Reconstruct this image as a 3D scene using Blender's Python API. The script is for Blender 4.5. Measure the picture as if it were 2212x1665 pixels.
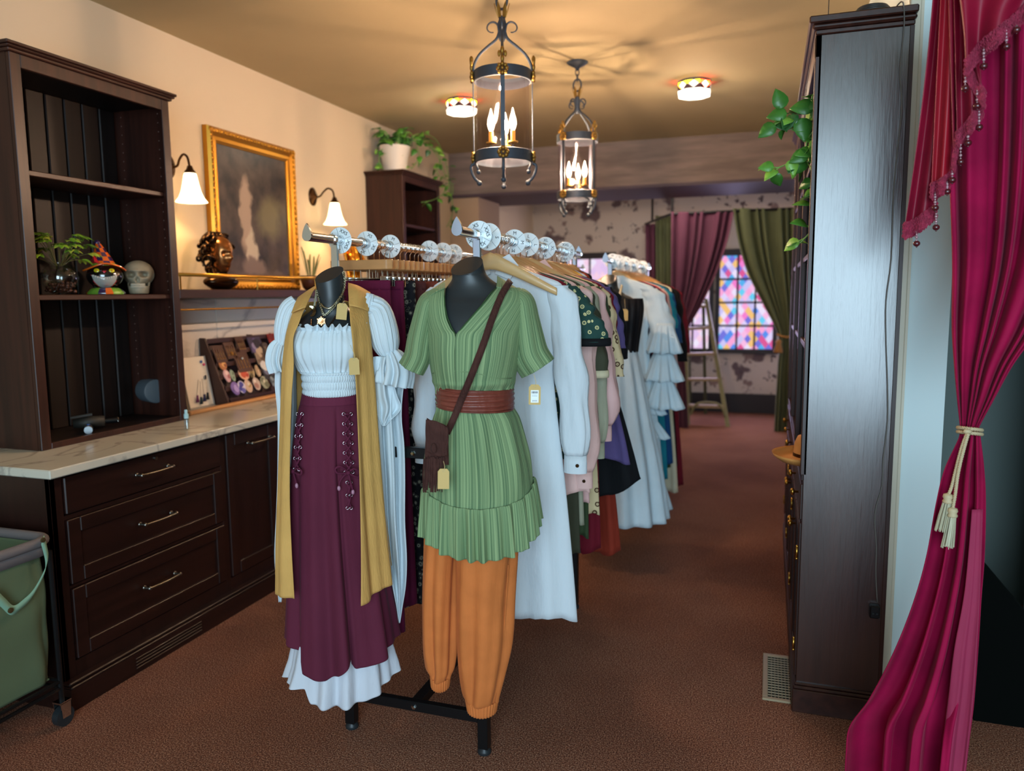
import bpy, bmesh, math, random
from mathutils import Vector, Matrix
random.seed(7)
for o in list(bpy.data.objects): bpy.data.objects.remove(o)
SC = bpy.context.scene
COL = SC.collection
PI = math.pi
# ------------------------------------------------------------------ camera
YAW, PITCH, ROLL, FPX, HC = .3252141, .1186492, -.00960956, 1647.8, 1.5
FW = Vector((-math.sin(YAW)*math.cos(PITCH), math.cos(YAW)*math.cos(PITCH), -math.sin(PITCH)))
_r = Vector((math.cos(YAW), math.sin(YAW), 0)); _u = _r.cross(FW)
RT = _r*math.cos(ROLL)+_u*math.sin(ROLL); UP = -_r*math.sin(ROLL)+_u*math.cos(ROLL)
CAM = Vector((0, 0, HC))
cd = bpy.data.cameras.new('camera'); cam = bpy.data.objects.new('camera', cd); COL.objects.link(cam)
cam.matrix_world = Matrix.Translation(CAM) @ Matrix((RT, UP, -FW)).transposed().to_4x4()
cd.sensor_fit = 'HORIZONTAL'; cd.sensor_width = 36; cd.lens = FPX/2212*36
cd.clip_start = .05; cd.clip_end = 60
cd.dof.use_dof = True; cd.dof.focus_distance = 2.36; cd.dof.aperture_fstop = 2.2
SC.camera = cam
# ------------------------------------------------------------------ world, daylight, exposure
SC.view_settings.view_transform = 'Standard'; SC.view_settings.look = 'None'
SC.view_settings.gamma = 1; SC.view_settings.use_curve_mapping = False
SC.view_settings.exposure = 0.1
W = bpy.data.worlds.new('world'); SC.world = W; W.use_nodes = True
W.node_tree.nodes['Background'].inputs[0].default_value = (.62, .78, 1, 1)
W.node_tree.nodes['Background'].inputs[1].default_value = .8
def area(name, loc, rot, sx, sy, power, col):
    l = bpy.data.lights.new(name, 'AREA'); l.shape = 'RECTANGLE'; l.size = sx; l.size_y = sy
    l.energy = power; l.color = col
    o = bpy.data.objects.new(name, l); COL.objects.link(o); o.location = loc; o.rotation_euler = rot
    return o
# the shop window behind the camera: broad cool daylight entering the room
area('shop_window_daylight', (.75, -2.3, 1.65), (PI/2, 0, 0), 2.5, 2.3, 215, (.60, .84, 1))
# skylit back room behind the stained glass
area('back_window_daylight', (-.5, 9.75, 1.4), (-PI/2, 0, 0), 1.6, 1.0, 34, (.66, .6, 1))
# added fill light that brightens the back of the shop; stands for no fixture
area('back_fill_light', (-1.2, 7.9, 2.8), (0, 0, 0), 1.2, .5, 40, (1, .86, .72))

def P(px, py, ax, v):
    d = FW + RT*((px-1106)/FPX) - UP*((py-832.5)/FPX)
    i = 'xyz'.index(ax); return CAM + d*((v-CAM[i])/d[i])
# ------------------------------------------------------------------ materials
def lin(h):
    h = h.lstrip('#'); c = [int(h[i:i+2], 16)/255 for i in (0, 2, 4)]
    return tuple((x/12.92 if x <= .04045 else ((x+.055)/1.055)**2.4) for x in c)+(1,)
MATS = {}
def mat(name, col, rough=.6, metal=0, bump=0, bscale=60, bst=(1, 1, 1), sheen=0, vary=0, vscale=6, vst=(1, 1, 1), spec=.5, coat=0, uv=False, trans=0, emit=0, ecol=None, col2=None, alpha=1, bdist=.0006, aniso=0):
    if name in MATS: return MATS[name]
    m = bpy.data.materials.new(name); m.use_nodes = True; nt = m.node_tree; N = nt.nodes; L = nt.links
    b = N['Principled BSDF']; c = lin(col) if isinstance(col, str) else col
    b.inputs['Base Color'].default_value = c
    b.inputs['Roughness'].default_value = rough; b.inputs['Metallic'].default_value = metal
    b.inputs['Specular IOR Level'].default_value = spec
    b.inputs['Coat Weight'].default_value = coat; b.inputs['Coat Roughness'].default_value = .25 if coat == .9 else .06
    if coat == .9: b.inputs['Coat IOR'].default_value = 1.62
    b.inputs['Transmission Weight'].default_value = trans
    b.inputs['Alpha'].default_value = alpha
    if sheen:
        b.inputs['Sheen Weight'].default_value = sheen; b.inputs['Sheen Roughness'].default_value = .35
        b.inputs['Sheen Tint'].default_value = tuple(min(1, x*1.6+.15) for x in c[:3])+(1,)
    if emit:
        b.inputs['Emission Color'].default_value = lin(ecol or col); b.inputs['Emission Strength'].default_value = emit
    tc = N.new('ShaderNodeTexCoord'); src = tc.outputs['UV' if uv else 'Object']
    def mapped(st):
        mp = N.new('ShaderNodeMapping'); mp.inputs['Scale'].default_value = st; L.new(src, mp.inputs[0]); return mp.outputs[0]
    if vary or col2:
        n = N.new('ShaderNodeTexNoise'); n.inputs['Scale'].default_value = vscale; n.inputs['Detail'].default_value = 5
        L.new(mapped(vst), n.inputs['Vector'])
        mx = N.new('ShaderNodeMix'); mx.data_type = 'RGBA'
        cr = N.new('ShaderNodeValToRGB'); cr.color_ramp.elements[0].position = .35; cr.color_ramp.elements[1].position = .65
        L.new(n.outputs['Fac'], cr.inputs[0]); L.new(cr.outputs[0], mx.inputs[0])
        c2 = lin(col2) if col2 else tuple(x*(1-vary) for x in c[:3])+(1,)
        mx.inputs[6].default_value = c2; mx.inputs[7].default_value = c
        L.new(mx.outputs[2], b.inputs['Base Color'])
    if bump:
        n = N.new('ShaderNodeTexNoise'); n.inputs['Scale'].default_value = bscale; n.inputs['Detail'].default_value = 4
        L.new(mapped(bst), n.inputs['Vector'])
        bp = N.new('ShaderNodeBump'); bp.inputs['Strength'].default_value = bump; bp.inputs['Distance'].default_value = bdist
        L.new(n.outputs['Fac'], bp.inputs['Height']); L.new(bp.outputs[0], b.inputs['Normal'])
    MATS[name] = m; return m
def glass_mat(name, tint=(1, 1, 1, 1), gl=.09, rough=.02):
    m = bpy.data.materials.new(name); m.use_nodes = True; N = m.node_tree.nodes; L = m.node_tree.links
    N.remove(N['Principled BSDF']); t = N.new('ShaderNodeBsdfTransparent'); t.inputs[0].default_value = tint
    g = N.new('ShaderNodeBsdfGlossy'); g.inputs['Roughness'].default_value = rough
    lw = N.new('ShaderNodeLayerWeight'); lw.inputs[0].default_value = .25
    mp = N.new('ShaderNodeMath'); mp.operation = 'MULTIPLY_ADD'; mp.inputs[1].default_value = .03; mp.inputs[2].default_value = gl
    L.new(lw.outputs['Fresnel'], mp.inputs[0])
    mx = N.new('ShaderNodeMixShader'); L.new(mp.outputs[0], mx.inputs[0]); L.new(t.outputs[0], mx.inputs[1]); L.new(g.outputs[0], mx.inputs[2])
    L.new(mx.outputs[0], N['Material Output'].inputs[0]); MATS[name] = m; return m
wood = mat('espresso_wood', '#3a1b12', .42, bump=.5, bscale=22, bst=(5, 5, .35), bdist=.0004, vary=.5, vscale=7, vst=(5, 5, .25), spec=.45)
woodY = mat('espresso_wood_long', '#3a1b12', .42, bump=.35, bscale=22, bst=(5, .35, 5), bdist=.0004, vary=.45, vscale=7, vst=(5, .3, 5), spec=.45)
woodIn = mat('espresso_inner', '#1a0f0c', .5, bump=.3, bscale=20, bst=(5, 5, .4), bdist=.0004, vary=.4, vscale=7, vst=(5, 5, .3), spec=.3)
woodGloss = mat('brushed_espresso', '#30160e', .34, bump=1, bscale=16, bst=(7, 7, .5), vary=.4, vscale=5, vst=(6, 6, .4), spec=.6, bdist=.0013, coat=.9)
chrome = mat('chrome', '#d8dde0', .12, 1)
brass = mat('brass_rail', '#c99a45', .3, 1)
gold = mat('gilt', '#c08a35', .38, 1, bump=.6, bscale=60)
antique = mat('antique_gold', '#9a7434', .45, .85, bump=.5, bscale=120)
iron = mat('lantern_iron', '#39404a', .5, .25)
bronze = mat('dark_bronze', '#4a3018', .35, .85, vary=.3, vscale=30)
blackm = mat('black_steel', '#0d0e10', .38, .2)
blackp = mat('mannequin_black', '#262b2e', .40, spec=.45, vary=.15, vscale=9)
steel = mat('pewter_handle', '#8d8880', .28, 1)
# ------------------------------------------------------------------ mesh helpers
class MB:
    def __init__(s): s.v = []; s.f = []; s.uv = []; s.mi = []
    def add(s, vs, fs, uvs=None, mi=0):
        k = len(s.v); s.v += [tuple(v) for v in vs]
        for i, f in enumerate(fs):
            s.f.append([k+j for j in f]); s.mi.append(mi)
            s.uv.append(uvs[i] if uvs else [(0, 0)]*len(f))
        return s
    def box(s, a, b, rot=None, bev=0):
        x0, y0, z0 = [min(a[i], b[i]) for i in range(3)]; x1, y1, z1 = [max(a[i], b[i]) for i in range(3)]
        if bev:
            e = min(bev, (x1-x0)*.45, (y1-y0)*.45, (z1-z0)*.45)
            vs = []
            for X, Y, Z, sx, sy, sz in [(x, y, z, (1 if x == x0 else -1), (1 if y == y0 else -1), (1 if z == z0 else -1)) for x in (x0, x1) for y in (y0, y1) for z in (z0, z1)]:
                vs += [(X, Y+sy*e, Z+sz*e), (X+sx*e, Y, Z+sz*e), (X+sx*e, Y+sy*e, Z)]
            bm = bmesh.new()
            for v in vs: bm.verts.new(v)
            r = bmesh.ops.convex_hull(bm, input=bm.verts[:])
            bmesh.ops.recalc_face_normals(bm, faces=bm.faces[:])
            bm.verts.index_update()
            vv = [v.co.copy() for v in bm.verts]; ff = [[v.index for v in f.verts] for f in bm.faces]; bm.free()
        else:
            vv = [Vector((x, y, z)) for x in (x0, x1) for y in (y0, y1) for z in (z0, z1)]
            ff = [(0, 1, 3, 2), (4, 6, 7, 5), (0, 4, 5, 1), (2, 3, 7, 6), (0, 2, 6, 4), (1, 5, 7, 3)]
        if rot is not None: vv = [rot @ v for v in vv]
        return s.add(vv, ff)
    def tube(s, path, r, n=8, closed=False, caps=True, flat=1, up=None):
        path = [Vector(p) for p in path]; m = len(path); rs = r if isinstance(r, (list, tuple)) else [r]*m
        k = len(s.v); vs = []; prev = None
        for i, p in enumerate(path):
            a = path[(i-1) % m] if (closed or i > 0) else p; b = path[(i+1) % m] if (closed or i < m-1) else p
            t = (b-a); t = t.normalized() if t.length > 1e-9 else Vector((0, 0, 1))
            if up is not None: side = t.cross(Vector(up))
            elif prev is None:
                side = t.cross(Vector((0, 0, 1)));
                if side.length < .05: side = t.cross(Vector((0, 1, 0)))
            else: side = prev - t*prev.dot(t)
            if side.length < 1e-6: side = Vector((1, 0, 0))
            side.normalize(); prev = side; nn = side.cross(t)
            for j in range(n):
                th = 2*PI*j/n; vs.append(p+side*rs[i]*math.cos(th)+nn*rs[i]*flat*math.sin(th))
        fs = []
        for i in range(m if closed else m-1):
            for j in range(n):
                a, b = i*n+j, i*n+(j+1) % n; c, d = ((i+1) % m)*n+(j+1) % n, ((i+1) % m)*n+j
                fs.append((a, b, c, d))
        if caps and not closed: fs += [tuple(range(n-1, -1, -1)), tuple((m-1)*n+j for j in range(n))]
        return s.add(vs, fs)
    def lathe(s, prof, c=(0, 0, 0), n=24, M=None, sx=1, sy=1, cap=True):
        c = Vector(c); vs = []
        for r, z in prof:
            for j in range(n):
                th = 2*PI*j/n; v = Vector((r*sx*math.cos(th), r*sy*math.sin(th), z))
                vs.append((M @ v if M else v)+c)
        fs = []
        for i in range(len(prof)-1):
            for j in range(n): fs.append((i*n+j, i*n+(j+1) % n, (i+1)*n+(j+1) % n, (i+1)*n+j))
        if cap:
            if prof[0][0] > 1e-5: fs.append(tuple(range(n-1, -1, -1)))
            if prof[-1][0] > 1e-5: fs.append(tuple((len(prof)-1)*n+j for j in range(n)))
        return s.add(vs, fs)
    def ball(s, c, r, n=12, sc=(1, 1, 1), M=None):
        return s.lathe([(r*math.sin(PI*i/8)*1, -r*math.cos(PI*i/8)*sc[2]) for i in range(9)], c, n, M, sc[0], sc[1], False)
    def grid(s, fn, nu, nv, closed=False, us=1, vs_=1):
        vs = []; nn = nu if closed else nu+1
        for j in range(nv+1):
            for i in range(nn): vs.append(fn(i/nu, j/nv))
        fs = []; uv = []
        for j in range(nv):
            for i in range(nu):
                i2 = (i+1) % nn
                fs.append((j*nn+i, j*nn+i2, (j+1)*nn+i2, (j+1)*nn+i))
                uv.append([(i/nu*us, j/nv*vs_), ((i+1)/nu*us, j/nv*vs_), ((i+1)/nu*us, (j+1)/nv*vs_), (i/nu*us, (j+1)/nv*vs_)])
        return s.add(vs, fs, uv)
    def prism(s, pts, d):
        n = len(pts); d = Vector(d); a = [Vector(p) for p in pts]
        return s.add(a+[p+d for p in a], [tuple(range(n))[::-1], tuple(range(n, 2*n))]+[(i, (i+1) % n, n+(i+1) % n, n+i) for i in range(n)])
    def build(s, name, m, parent=None, smooth=False, solid=0, mats=None, recalc=True):
        me = bpy.data.meshes.new(name); me.from_pydata([tuple(v) for v in s.v], [], s.f)
        uvl = me.uv_layers.new(name='UVMap'); k = 0
        for p, u in zip(me.polygons, s.uv):
            for q in range(len(p.vertices)): uvl.data[p.loop_start+q].uv = u[q] if q < len(u) else (0, 0)
        for mm in (mats or [m]): me.materials.append(mm)
        if mats:
            for p, i in zip(me.polygons, s.mi): p.material_index = i
        if recalc:
            bm = bmesh.new(); bm.from_mesh(me)
            bmesh.ops.recalc_face_normals(bm, faces=bm.faces[:]); bm.to_mesh(me); bm.free()
        if smooth:
            me.shade_smooth()
            if smooth == 'auto': me.set_sharp_from_angle(angle=math.radians(40))
        o = bpy.data.objects.new(name, me); COL.objects.link(o)
        if solid:
            md = o.modifiers.new('thickness', 'SOLIDIFY'); md.thickness = solid; md.offset = 0
        if parent is not None:
            o.parent = parent; o.matrix_parent_inverse = Matrix.Translation(-parent.location)
        return o
def tag(o, label=None, cat=None, group=None, kind=None):
    if label: o['label'] = label
    if cat: o['category'] = cat
    if group: o['group'] = group
    if kind: o['kind'] = kind
    return o
def thing(name, loc, label, cat, group=None):
    o = bpy.data.objects.new(name, None); o.empty_display_size = .05; COL.objects.link(o); o.location = loc
    return tag(o, label, cat, group)
def copy_tree(o, parent=None, delta=None, kids=None):
    c = o.copy(); COL.objects.link(c)
    for k in [x for x in bpy.data.objects if x.parent == o and x is not c]:
        d = copy_tree(k); d.parent = c
    return c
def structure(name, mb, m, smooth=False, **k):
    return tag(mb.build(name, m, smooth=smooth, **k), kind='structure')
def lerp(a, b, t): return a+(b-a)*t
def rowi(rows, t):   # piecewise (smoothed) interpolation of tuples on t in 0..1 by index
    n = len(rows)-1; x = min(max(t, 0), 1)*n; i = min(int(x), n-1); f = x-i
    p0 = rows[max(i-1, 0)]; p1 = rows[i]; p2 = rows[i+1]; p3 = rows[min(i+2, n)]
    return tuple(p1[k]+.5*f*((p2[k]-p0[k])+f*(2*p0[k]-5*p1[k]+4*p2[k]-p3[k]+f*(3*(p1[k]-p2[k])+p3[k]-p0[k]))) for k in range(len(p1)))
def spline(pts, n=8):
    m = len(pts)-1; return [Vector(rowi([tuple(p) for p in pts], i/(m*n))) for i in range(m*n+1)]
# ================================================================== the room
XW, ZC = -3.02, 2.87
carpet = mat('carpet', '#6b3b26', .95, bump=1, bscale=170, col2='#3a1a12', vscale=120, spec=.1, bdist=.003)
def carpet_nodes():
    nt = carpet.node_tree; N = nt.nodes; L = nt.links; b = N['Principled BSDF']
    tc = N.new('ShaderNodeTexCoord'); n = N.new('ShaderNodeTexNoise'); n.inputs['Scale'].default_value = 210; n.inputs['Detail'].default_value = 6
    L.new(tc.outputs['Object'], n.inputs['Vector'])
    cr = N.new('ShaderNodeValToRGB'); e = cr.color_ramp.elements
    e[0].position = .34; e[0].color = lin('#4a2c24'); e[1].position = .66; e[1].color = lin('#c4957a')
    k = cr.color_ramp.elements.new(.5); k.color = lin('#8a5844')
    L.new(n.outputs['Fac'], cr.inputs[0])
    n2 = N.new('ShaderNodeTexNoise'); n2.inputs['Scale'].default_value = 1.3; n2.inputs['Detail'].default_value = 4; L.new(tc.outputs['Object'], n2.inputs['Vector'])
    mx = N.new('ShaderNodeMix'); mx.data_type = 'RGBA'; mx.blend_type = 'MULTIPLY'; mx.inputs[0].default_value = 1
    c2 = N.new('ShaderNodeValToRGB'); c2.color_ramp.elements[0].color = (.72, .66, .64, 1); c2.color_ramp.elements[1].color = (1, 1, 1, 1); c2.color_ramp.elements[0].position = .3; c2.color_ramp.elements[1].position = .6
    L.new(n2.outputs['Fac'], c2.inputs[0]); L.new(cr.outputs[0], mx.inputs[6]); L.new(c2.outputs[0], mx.inputs[7]); L.new(mx.outputs[2], b.inputs['Base Color'])
carpet_nodes()
structure('floor', MB().box((XW-.1, -3, -.05), (4, 10.4, 0)), carpet)
ceilm = mat('ceiling_paint', '#ab9974', .85, bump=.12, bscale=40, vary=.06, vscale=2)
creamm = mat('cream_wall', '#cfbda2', .9, bump=.12, bscale=70)
whitem = mat('pale_wall', '#d6e8ea', .7, bump=.06, bscale=50)
trimm = mat('trim_cream', '#cfc6b0', .45)
teal = mat('dark_green_wall', '#68736f', .85, bump=.05)
structure('ceiling', MB().box((XW-.1, -3, ZC), (4, 10.4, ZC+.05)), ceilm)
structure('wall_left', MB().box((XW-.1, -3, 0), (XW, 10.4, ZC)), creamm)
structure('wall_right', MB().box((.41, 2.86, 0), (.565, 10.3, ZC)), whitem)
structure('wall_far_right', MB().box((3.0, -3, 0), (3.1, 10.3, ZC)), teal)
structure('wall_side', MB().box((.565, 4.1, 0), (3.1, 4.2, ZC)), teal)
structure('wall_stair', MB().box((1.02, 3.4, 0), (3.0, 3.5, ZC)), teal)
structure('wall_left_pillar', MB().box((XW, 7.10, 0), (-2.72, 7.7, 2.444)), mat('pillar_paint', '#b0967c', .9))
# door jamb trim on the end of the right wall
t = structure('trim_1', MB().box((.398, 2.835, 0), (.432, 2.86, ZC), bev=.004).box((.432, 2.842, 0), (.44, 2.86, ZC)), trimm)
# black stair side panel beside the doorway
st = MB().prism([(.72, 2.9, 0), (3.0, 2.9, 0), (3.0, 2.9, .02), (1.12, 2.9, .1), (.98, 2.9, .26), (.78, 2.9, .50), (.715, 2.9, .575)], (0, .28, 0))
o = st.build('stair_side', mat('black_panel', '#070908', .95, spec=.05), None); tag(o, 'black sloping stair side panel behind the crimson curtain', 'stair panel')
# beam with rough sawn boards
beamm = mat('beam_plaster', '#8d7a70', .8, bump=.5, bscale=9, bst=(1, 1, 6), vary=.35, vscale=2.5, vst=(1, 1, 7))
structure('trim_beam', MB().box((XW, 7.08, 2.47), (.41, 7.9, ZC)), beamm)
structure('trim_2', MB().box((XW, 7.05, 2.445), (.41, 7.92, 2.47)), mat('beam_edge', '#4a3a44', .6))
# wallpaper with dark blossoms (flat print)
def wallpaper():
    m = bpy.data.materials.new('floral_wallpaper'); m.use_nodes = True; nt = m.node_tree; N = nt.nodes; L = nt.links; b = N['Principled BSDF']; b.inputs['Roughness'].default_value = .8
    tc = N.new('ShaderNodeTexCoord')
    def blobs(scale, thr, seed, dist, c):
        mp = N.new('ShaderNodeMapping'); mp.inputs['Location'].default_value = (seed, 0, seed*1.7); L.new(tc.outputs['Object'], mp.inputs[0])
        n = N.new('ShaderNodeTexNoise'); n.inputs['Scale'].default_value = scale*3.2; n.inputs['Detail'].default_value = 3; L.new(mp.outputs[0], n.inputs['Vector'])
        sb = N.new('ShaderNodeVectorMath'); sb.operation = 'MULTIPLY_ADD'; sb.inputs[1].default_value = (dist,)*3; L.new(n.outputs['Color'], sb.inputs[0]); L.new(mp.outputs[0], sb.inputs[2])
        v = N.new('ShaderNodeTexVoronoi'); v.inputs['Scale'].default_value = scale; v.inputs['Randomness'].default_value = .85; L.new(sb.outputs[0], v.inputs['Vector'])
        cr = N.new('ShaderNodeValToRGB'); cr.color_ramp.elements[0].position = thr; cr.color_ramp.elements[0].color = (1, 1, 1, 1); cr.color_ramp.elements[1].position = thr+.09; cr.color_ramp.elements[1].color = (0, 0, 0, 1)
        L.new(v.outputs['Distance'], cr.inputs[0]); return cr.outputs[0]
    prev = None; base = lin('#c8bdb0')
    for a in ((2.5, .24, 0, .34, '#6a5a5c'), (4.0, .2, 3.3, .26, '#8a7670'), (6, .15, 7.1, .22, '#5a4e50')):
        f = blobs(*a); mx = N.new('ShaderNodeMix'); mx.data_type = 'RGBA'; L.new(f, mx.inputs[0])
        if prev is None: mx.inputs[6].default_value = base
        else: L.new(prev, mx.inputs[6])
        mx.inputs[7].default_value = lin(a[4]); prev = mx.outputs[2]
    L.new(prev, b.inputs['Base Color']); return m
wp = wallpaper(); YB = 9.9
def wallholes(holes, x0, x1, z0, z1, y, t, m, name):
    xs = sorted({x0, x1, *[h[i] for h in holes for i in (0, 1)]}); zs = sorted({z0, z1, *[h[i] for h in holes for i in (2, 3)]}); mb = MB()
    for i in range(len(xs)-1):
        for j in range(len(zs)-1):
            xc, zc = (xs[i]+xs[i+1])/2, (zs[j]+zs[j+1])/2
            if any(h[0] < xc < h[1] and h[2] < zc < h[3] for h in holes): continue
            mb.box((xs[i], y, zs[j]), (xs[i+1], y+t, zs[j+1]))
    return structure(name, mb, m)
WZ0, WZ1 = .80, 1.95
wins = [(-1.15, -.50, WZ0, WZ1), (-.38, .06, WZ0, WZ1), (-2.45, -1.85, WZ0, WZ1)]
wa = P(1552, 750, 'y', YB); wb = P(1668, 750, 'y', YB)
wins = [(-1.12, -.72, WZ0, WZ1), (wa.x, wb.x, WZ0, WZ1), (-2.55, -1.95, WZ0, WZ1)]
wallholes(wins, XW, .41, 0, ZC, YB, .12, wp, 'wall_back')
structure('baseboard_back', MB().box((XW, YB-.03, 0), (.41, YB, .24), bev=.004), mat('dark_trim', '#21181a', .5))
def stained(colors, name, strength, white=.45, sc=17, rot=PI/4):
    m = bpy.data.materials.new(name); m.use_nodes = True; nt = m.node_tree; N = nt.nodes; L = nt.links; N.remove(N['Principled BSDF'])
    tc = N.new('ShaderNodeTexCoord'); mp = N.new('ShaderNodeMapping'); mp.inputs['Rotation'].default_value = (0, rot, 0); mp.inputs['Scale'].default_value = (sc, .001, sc*.72); L.new(tc.outputs['Object'], mp.inputs[0])
    v = N.new('ShaderNodeTexVoronoi'); v.inputs['Randomness'].default_value = 0; v.inputs['Scale'].default_value = 1; v.distance = 'CHEBYCHEV'
    L.new(mp.outputs[0], v.inputs['Vector'])
    sep = N.new('ShaderNodeSeparateColor'); L.new(v.outputs['Color'], sep.inputs[0])
    cr = N.new('ShaderNodeValToRGB'); cr.color_ramp.interpolation = 'CONSTANT'
    el = cr.color_ramp.elements; el[0].color = lin(colors[0]); el[1].position = .999; el[1].color = lin(colors[-1])
    for i, c in enumerate(colors[1:], 1):
        e = el.new(i/len(colors)); e.color = lin(c)
    L.new(sep.outputs[0], cr.inputs[0])
    em = N.new('ShaderNodeEmission'); em.inputs[1].default_value = strength; L.new(cr.outputs[0], em.inputs[0]); L.new(em.outputs[0], N['Material Output'].inputs[0]); return m
gl1 = stained(['#5a8fe8', '#ee80cc', '#f2b8e0', '#6accf0', '#efc07a', '#dccff6', '#d85a94', '#7474d8', '#e8dcf6', '#58aeea', '#c8c0f0', '#f4a4d4'], 'stained_glass', 1.0)
gl2 = stained(['#f3dcee', '#e9c8ee', '#f8e6f4', '#e2c4ee', '#f6cfe6', '#efe6fb'], 'pink_glass', .95)
framem = mat('window_frame_dark', '#1d181d', .5)
def window(name, w, gm, nx, nz):
    x0, x1, z0, z1 = w; y = YB; f = .035
    mb = MB(); mb.box((x0-.05, y-.04, z0-.05), (x0, y+.08, z1+.06)); mb.box((x1, y-.04, z0-.05), (x1+.05, y+.08, z1+.06))
    mb.box((x0-.05, y-.04, z1), (x1+.05, y+.08, z1+.08)); mb.box((x0-.07, y-.08, z0-.05), (x1+.07, y+.08, z0))
    root = structure(name, mb, framem)
    mu = MB()
    for i in range(1, nx): x = lerp(x0, x1, i/nx); mu.box((x-.012, y+.0, z0), (x+.012, y+.05, z1))
    for j in range(1, nz): z = lerp(z0, z1, j/nz); mu.box((x0, y+.0, z-.012), (x1, y+.05, z+.012))
    mu.build('muntins', framem, root)
    for i in range(nx):
        for j in range(nz):
            MB().box((lerp(x0, x1, i/nx), y+.02, lerp(z0, z1, j/nz)), (lerp(x0, x1, (i+1)/nx), y+.03, lerp(z0, z1, (j+1)/nz))).build('pane', gm, root)
    return root
window('window_1', wins[1], gl1, 3, 4)
window('window_2', wins[0], gl2, 2, 4)
window('window_3', wins[2], gl2, 2, 4)
# ================================================================== left run of cabinets
XF = -2.40
def handle(mb, y0, y1, z, x=XF):
    pts = [(x, y0, z), (x+.028, y0+.002, z)]+[(x+.03+.006*math.sin(PI*t/6), lerp(y0, y1, t/6), z) for t in range(1, 6)]+[(x+.028, y1-.002, z), (x, y1, z)]
    mb.tube(spline(pts, 3), .0055, 8); mb.ball((x+.028, y0, z), .009); mb.ball((x+.028, y1, z), .009)
    mb.lathe([(.010, 0), (.010, .004), (.005, .006)], (x, y0, z), 12, Matrix.Rotation(PI/2, 3, 'Y')); mb.lathe([(.010, 0), (.010, .004), (.005, .006)], (x, y1, z), 12, Matrix.Rotation(PI/2, 3, 'Y'))
    return mb
def panel_front(mb, y0, y1, z0, z1, fr, x=XF, th=.02, rec=.009, edge=.003):
    # shaker front: frame proud, recessed middle
    mb.box((x-th, y0, z0), (x, y0+fr, z1), bev=edge); mb.box((x-th, y1-fr, z0), (x, y1, z1), bev=edge)
    mb.box((x-th, y0+fr, z0), (x, y1-fr, z0+fr), bev=edge); mb.box((x-th, y0+fr, z1-fr), (x, y1-fr, z1), bev=edge)
    mb.box((x-th, y0+fr, z0+fr), (x-rec, y1-fr, z1-fr)); return mb
woodD = mat('drawer_espresso', '#28110c', .4, bump=.3, bscale=22, bst=(5, 5, .35), bdist=.0003, vary=.4, vscale=7, vst=(5, 5, .25)); woodDY = mat('drawer_espresso_long', '#28110c', .4, bump=.3, bscale=22, bst=(5, .35, 5), bdist=.0003, vary=.4, vscale=7, vst=(5, .3, 5))
base = thing('base_cabinet', (-2.7, 2.6, 0), 'dark espresso base cabinet with three pull-handled drawers under the marble counter', 'cabinet')
Y0, Y1 = 1.985, 3.33
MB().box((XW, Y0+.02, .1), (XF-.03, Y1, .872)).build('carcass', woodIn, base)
MB().box((XW, Y0, 0), (XF-.008, Y0+.02, .872)).build('side_panel', woodD, base)
ff = MB()
for a, b in ((Y0, 2.035), (2.872, 2.905), (3.29, Y1)): ff.box((XF-.03, a, .1), (XF-.008, b, .872), bev=.001)
for a, b in ((.1, .165), (.442, .452), (.70, .716), (.862, .872)): ff.box((XF-.03, 2.035, a), (XF-.008, 2.872, b))
ff.box((XF-.03, 2.905, .1), (XF-.008, 3.29, .165)); ff.box((XF-.03, 2.905, .862), (XF-.008, 3.29, .872))
ff.build('face_frame', woodD, base)
for (a, b, fr, hz) in ((.72, .858, .0, .792), (.456, .698, .055, .588), (.17, .438, .055, .32)):
    mb = MB()
    if fr: panel_front(mb, 2.04, 2.868, a, b, fr)
    else:
        mb.box((XF-.02, 2.04, a), (XF-.0, 2.868, b), bev=.004)
    d = mb.build('drawer', woodDY, base); handle(MB(), 2.37, 2.54, hz).build('handle', steel, d, smooth=True)
d = panel_front(MB(), 2.91, 3.285, .17, .858, .06).build('door', woodD, base); handle(MB(), 3.065, 3.235, .792).build('handle', steel, d, smooth=True)
lk = MB().lathe([(.008, 0), (.008, .006), (.0, .006)], (XF, 2.475, .84), 12, Matrix.Rotation(PI/2, 3, 'Y')).build('lock', steel, base)
pl = MB().box((XW, Y0-.012, 0), (XF+.03, Y1, .085)).box((XF-.03, Y0-.012, .085), (XF+.034, Y1, .094), bev=.003).box((XF-.03, Y0-.01, .094), (XF+.024, Y1, .106), bev=.004)
pl.build('plinth', woodDY, base)
for k in range(4): MB().box((XF+.03, 2.27, .020+.013*k), (XF+.036, 2.645, .027+.013*k), bev=.002).build('vent_slat', woodDY, base)
b2 = thing('base_cabinet', (-2.7, 4.3, 0), 'dark base cabinet running on behind the racks toward the plant-topped cupboard', 'cabinet')
MB().box((XW+.004, Y1+.005, .1), (XF-.03, 6.1, .872)).build('carcass', woodIn, b2)
MB().box((XW+.004, Y1, 0), (XF+.03, 6.1, .1), bev=.003).build('plinth', woodDY, b2)
for k in range(5):
    y = Y1+.02+k*.55; d = panel_front(MB(), y, y+.53, .12, .858, .06, XF-.01).build('door', woodD, b2); handle(MB(), y+.18, y+.34, .79, XF-.01).build('handle', steel, d, smooth=True)
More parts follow.
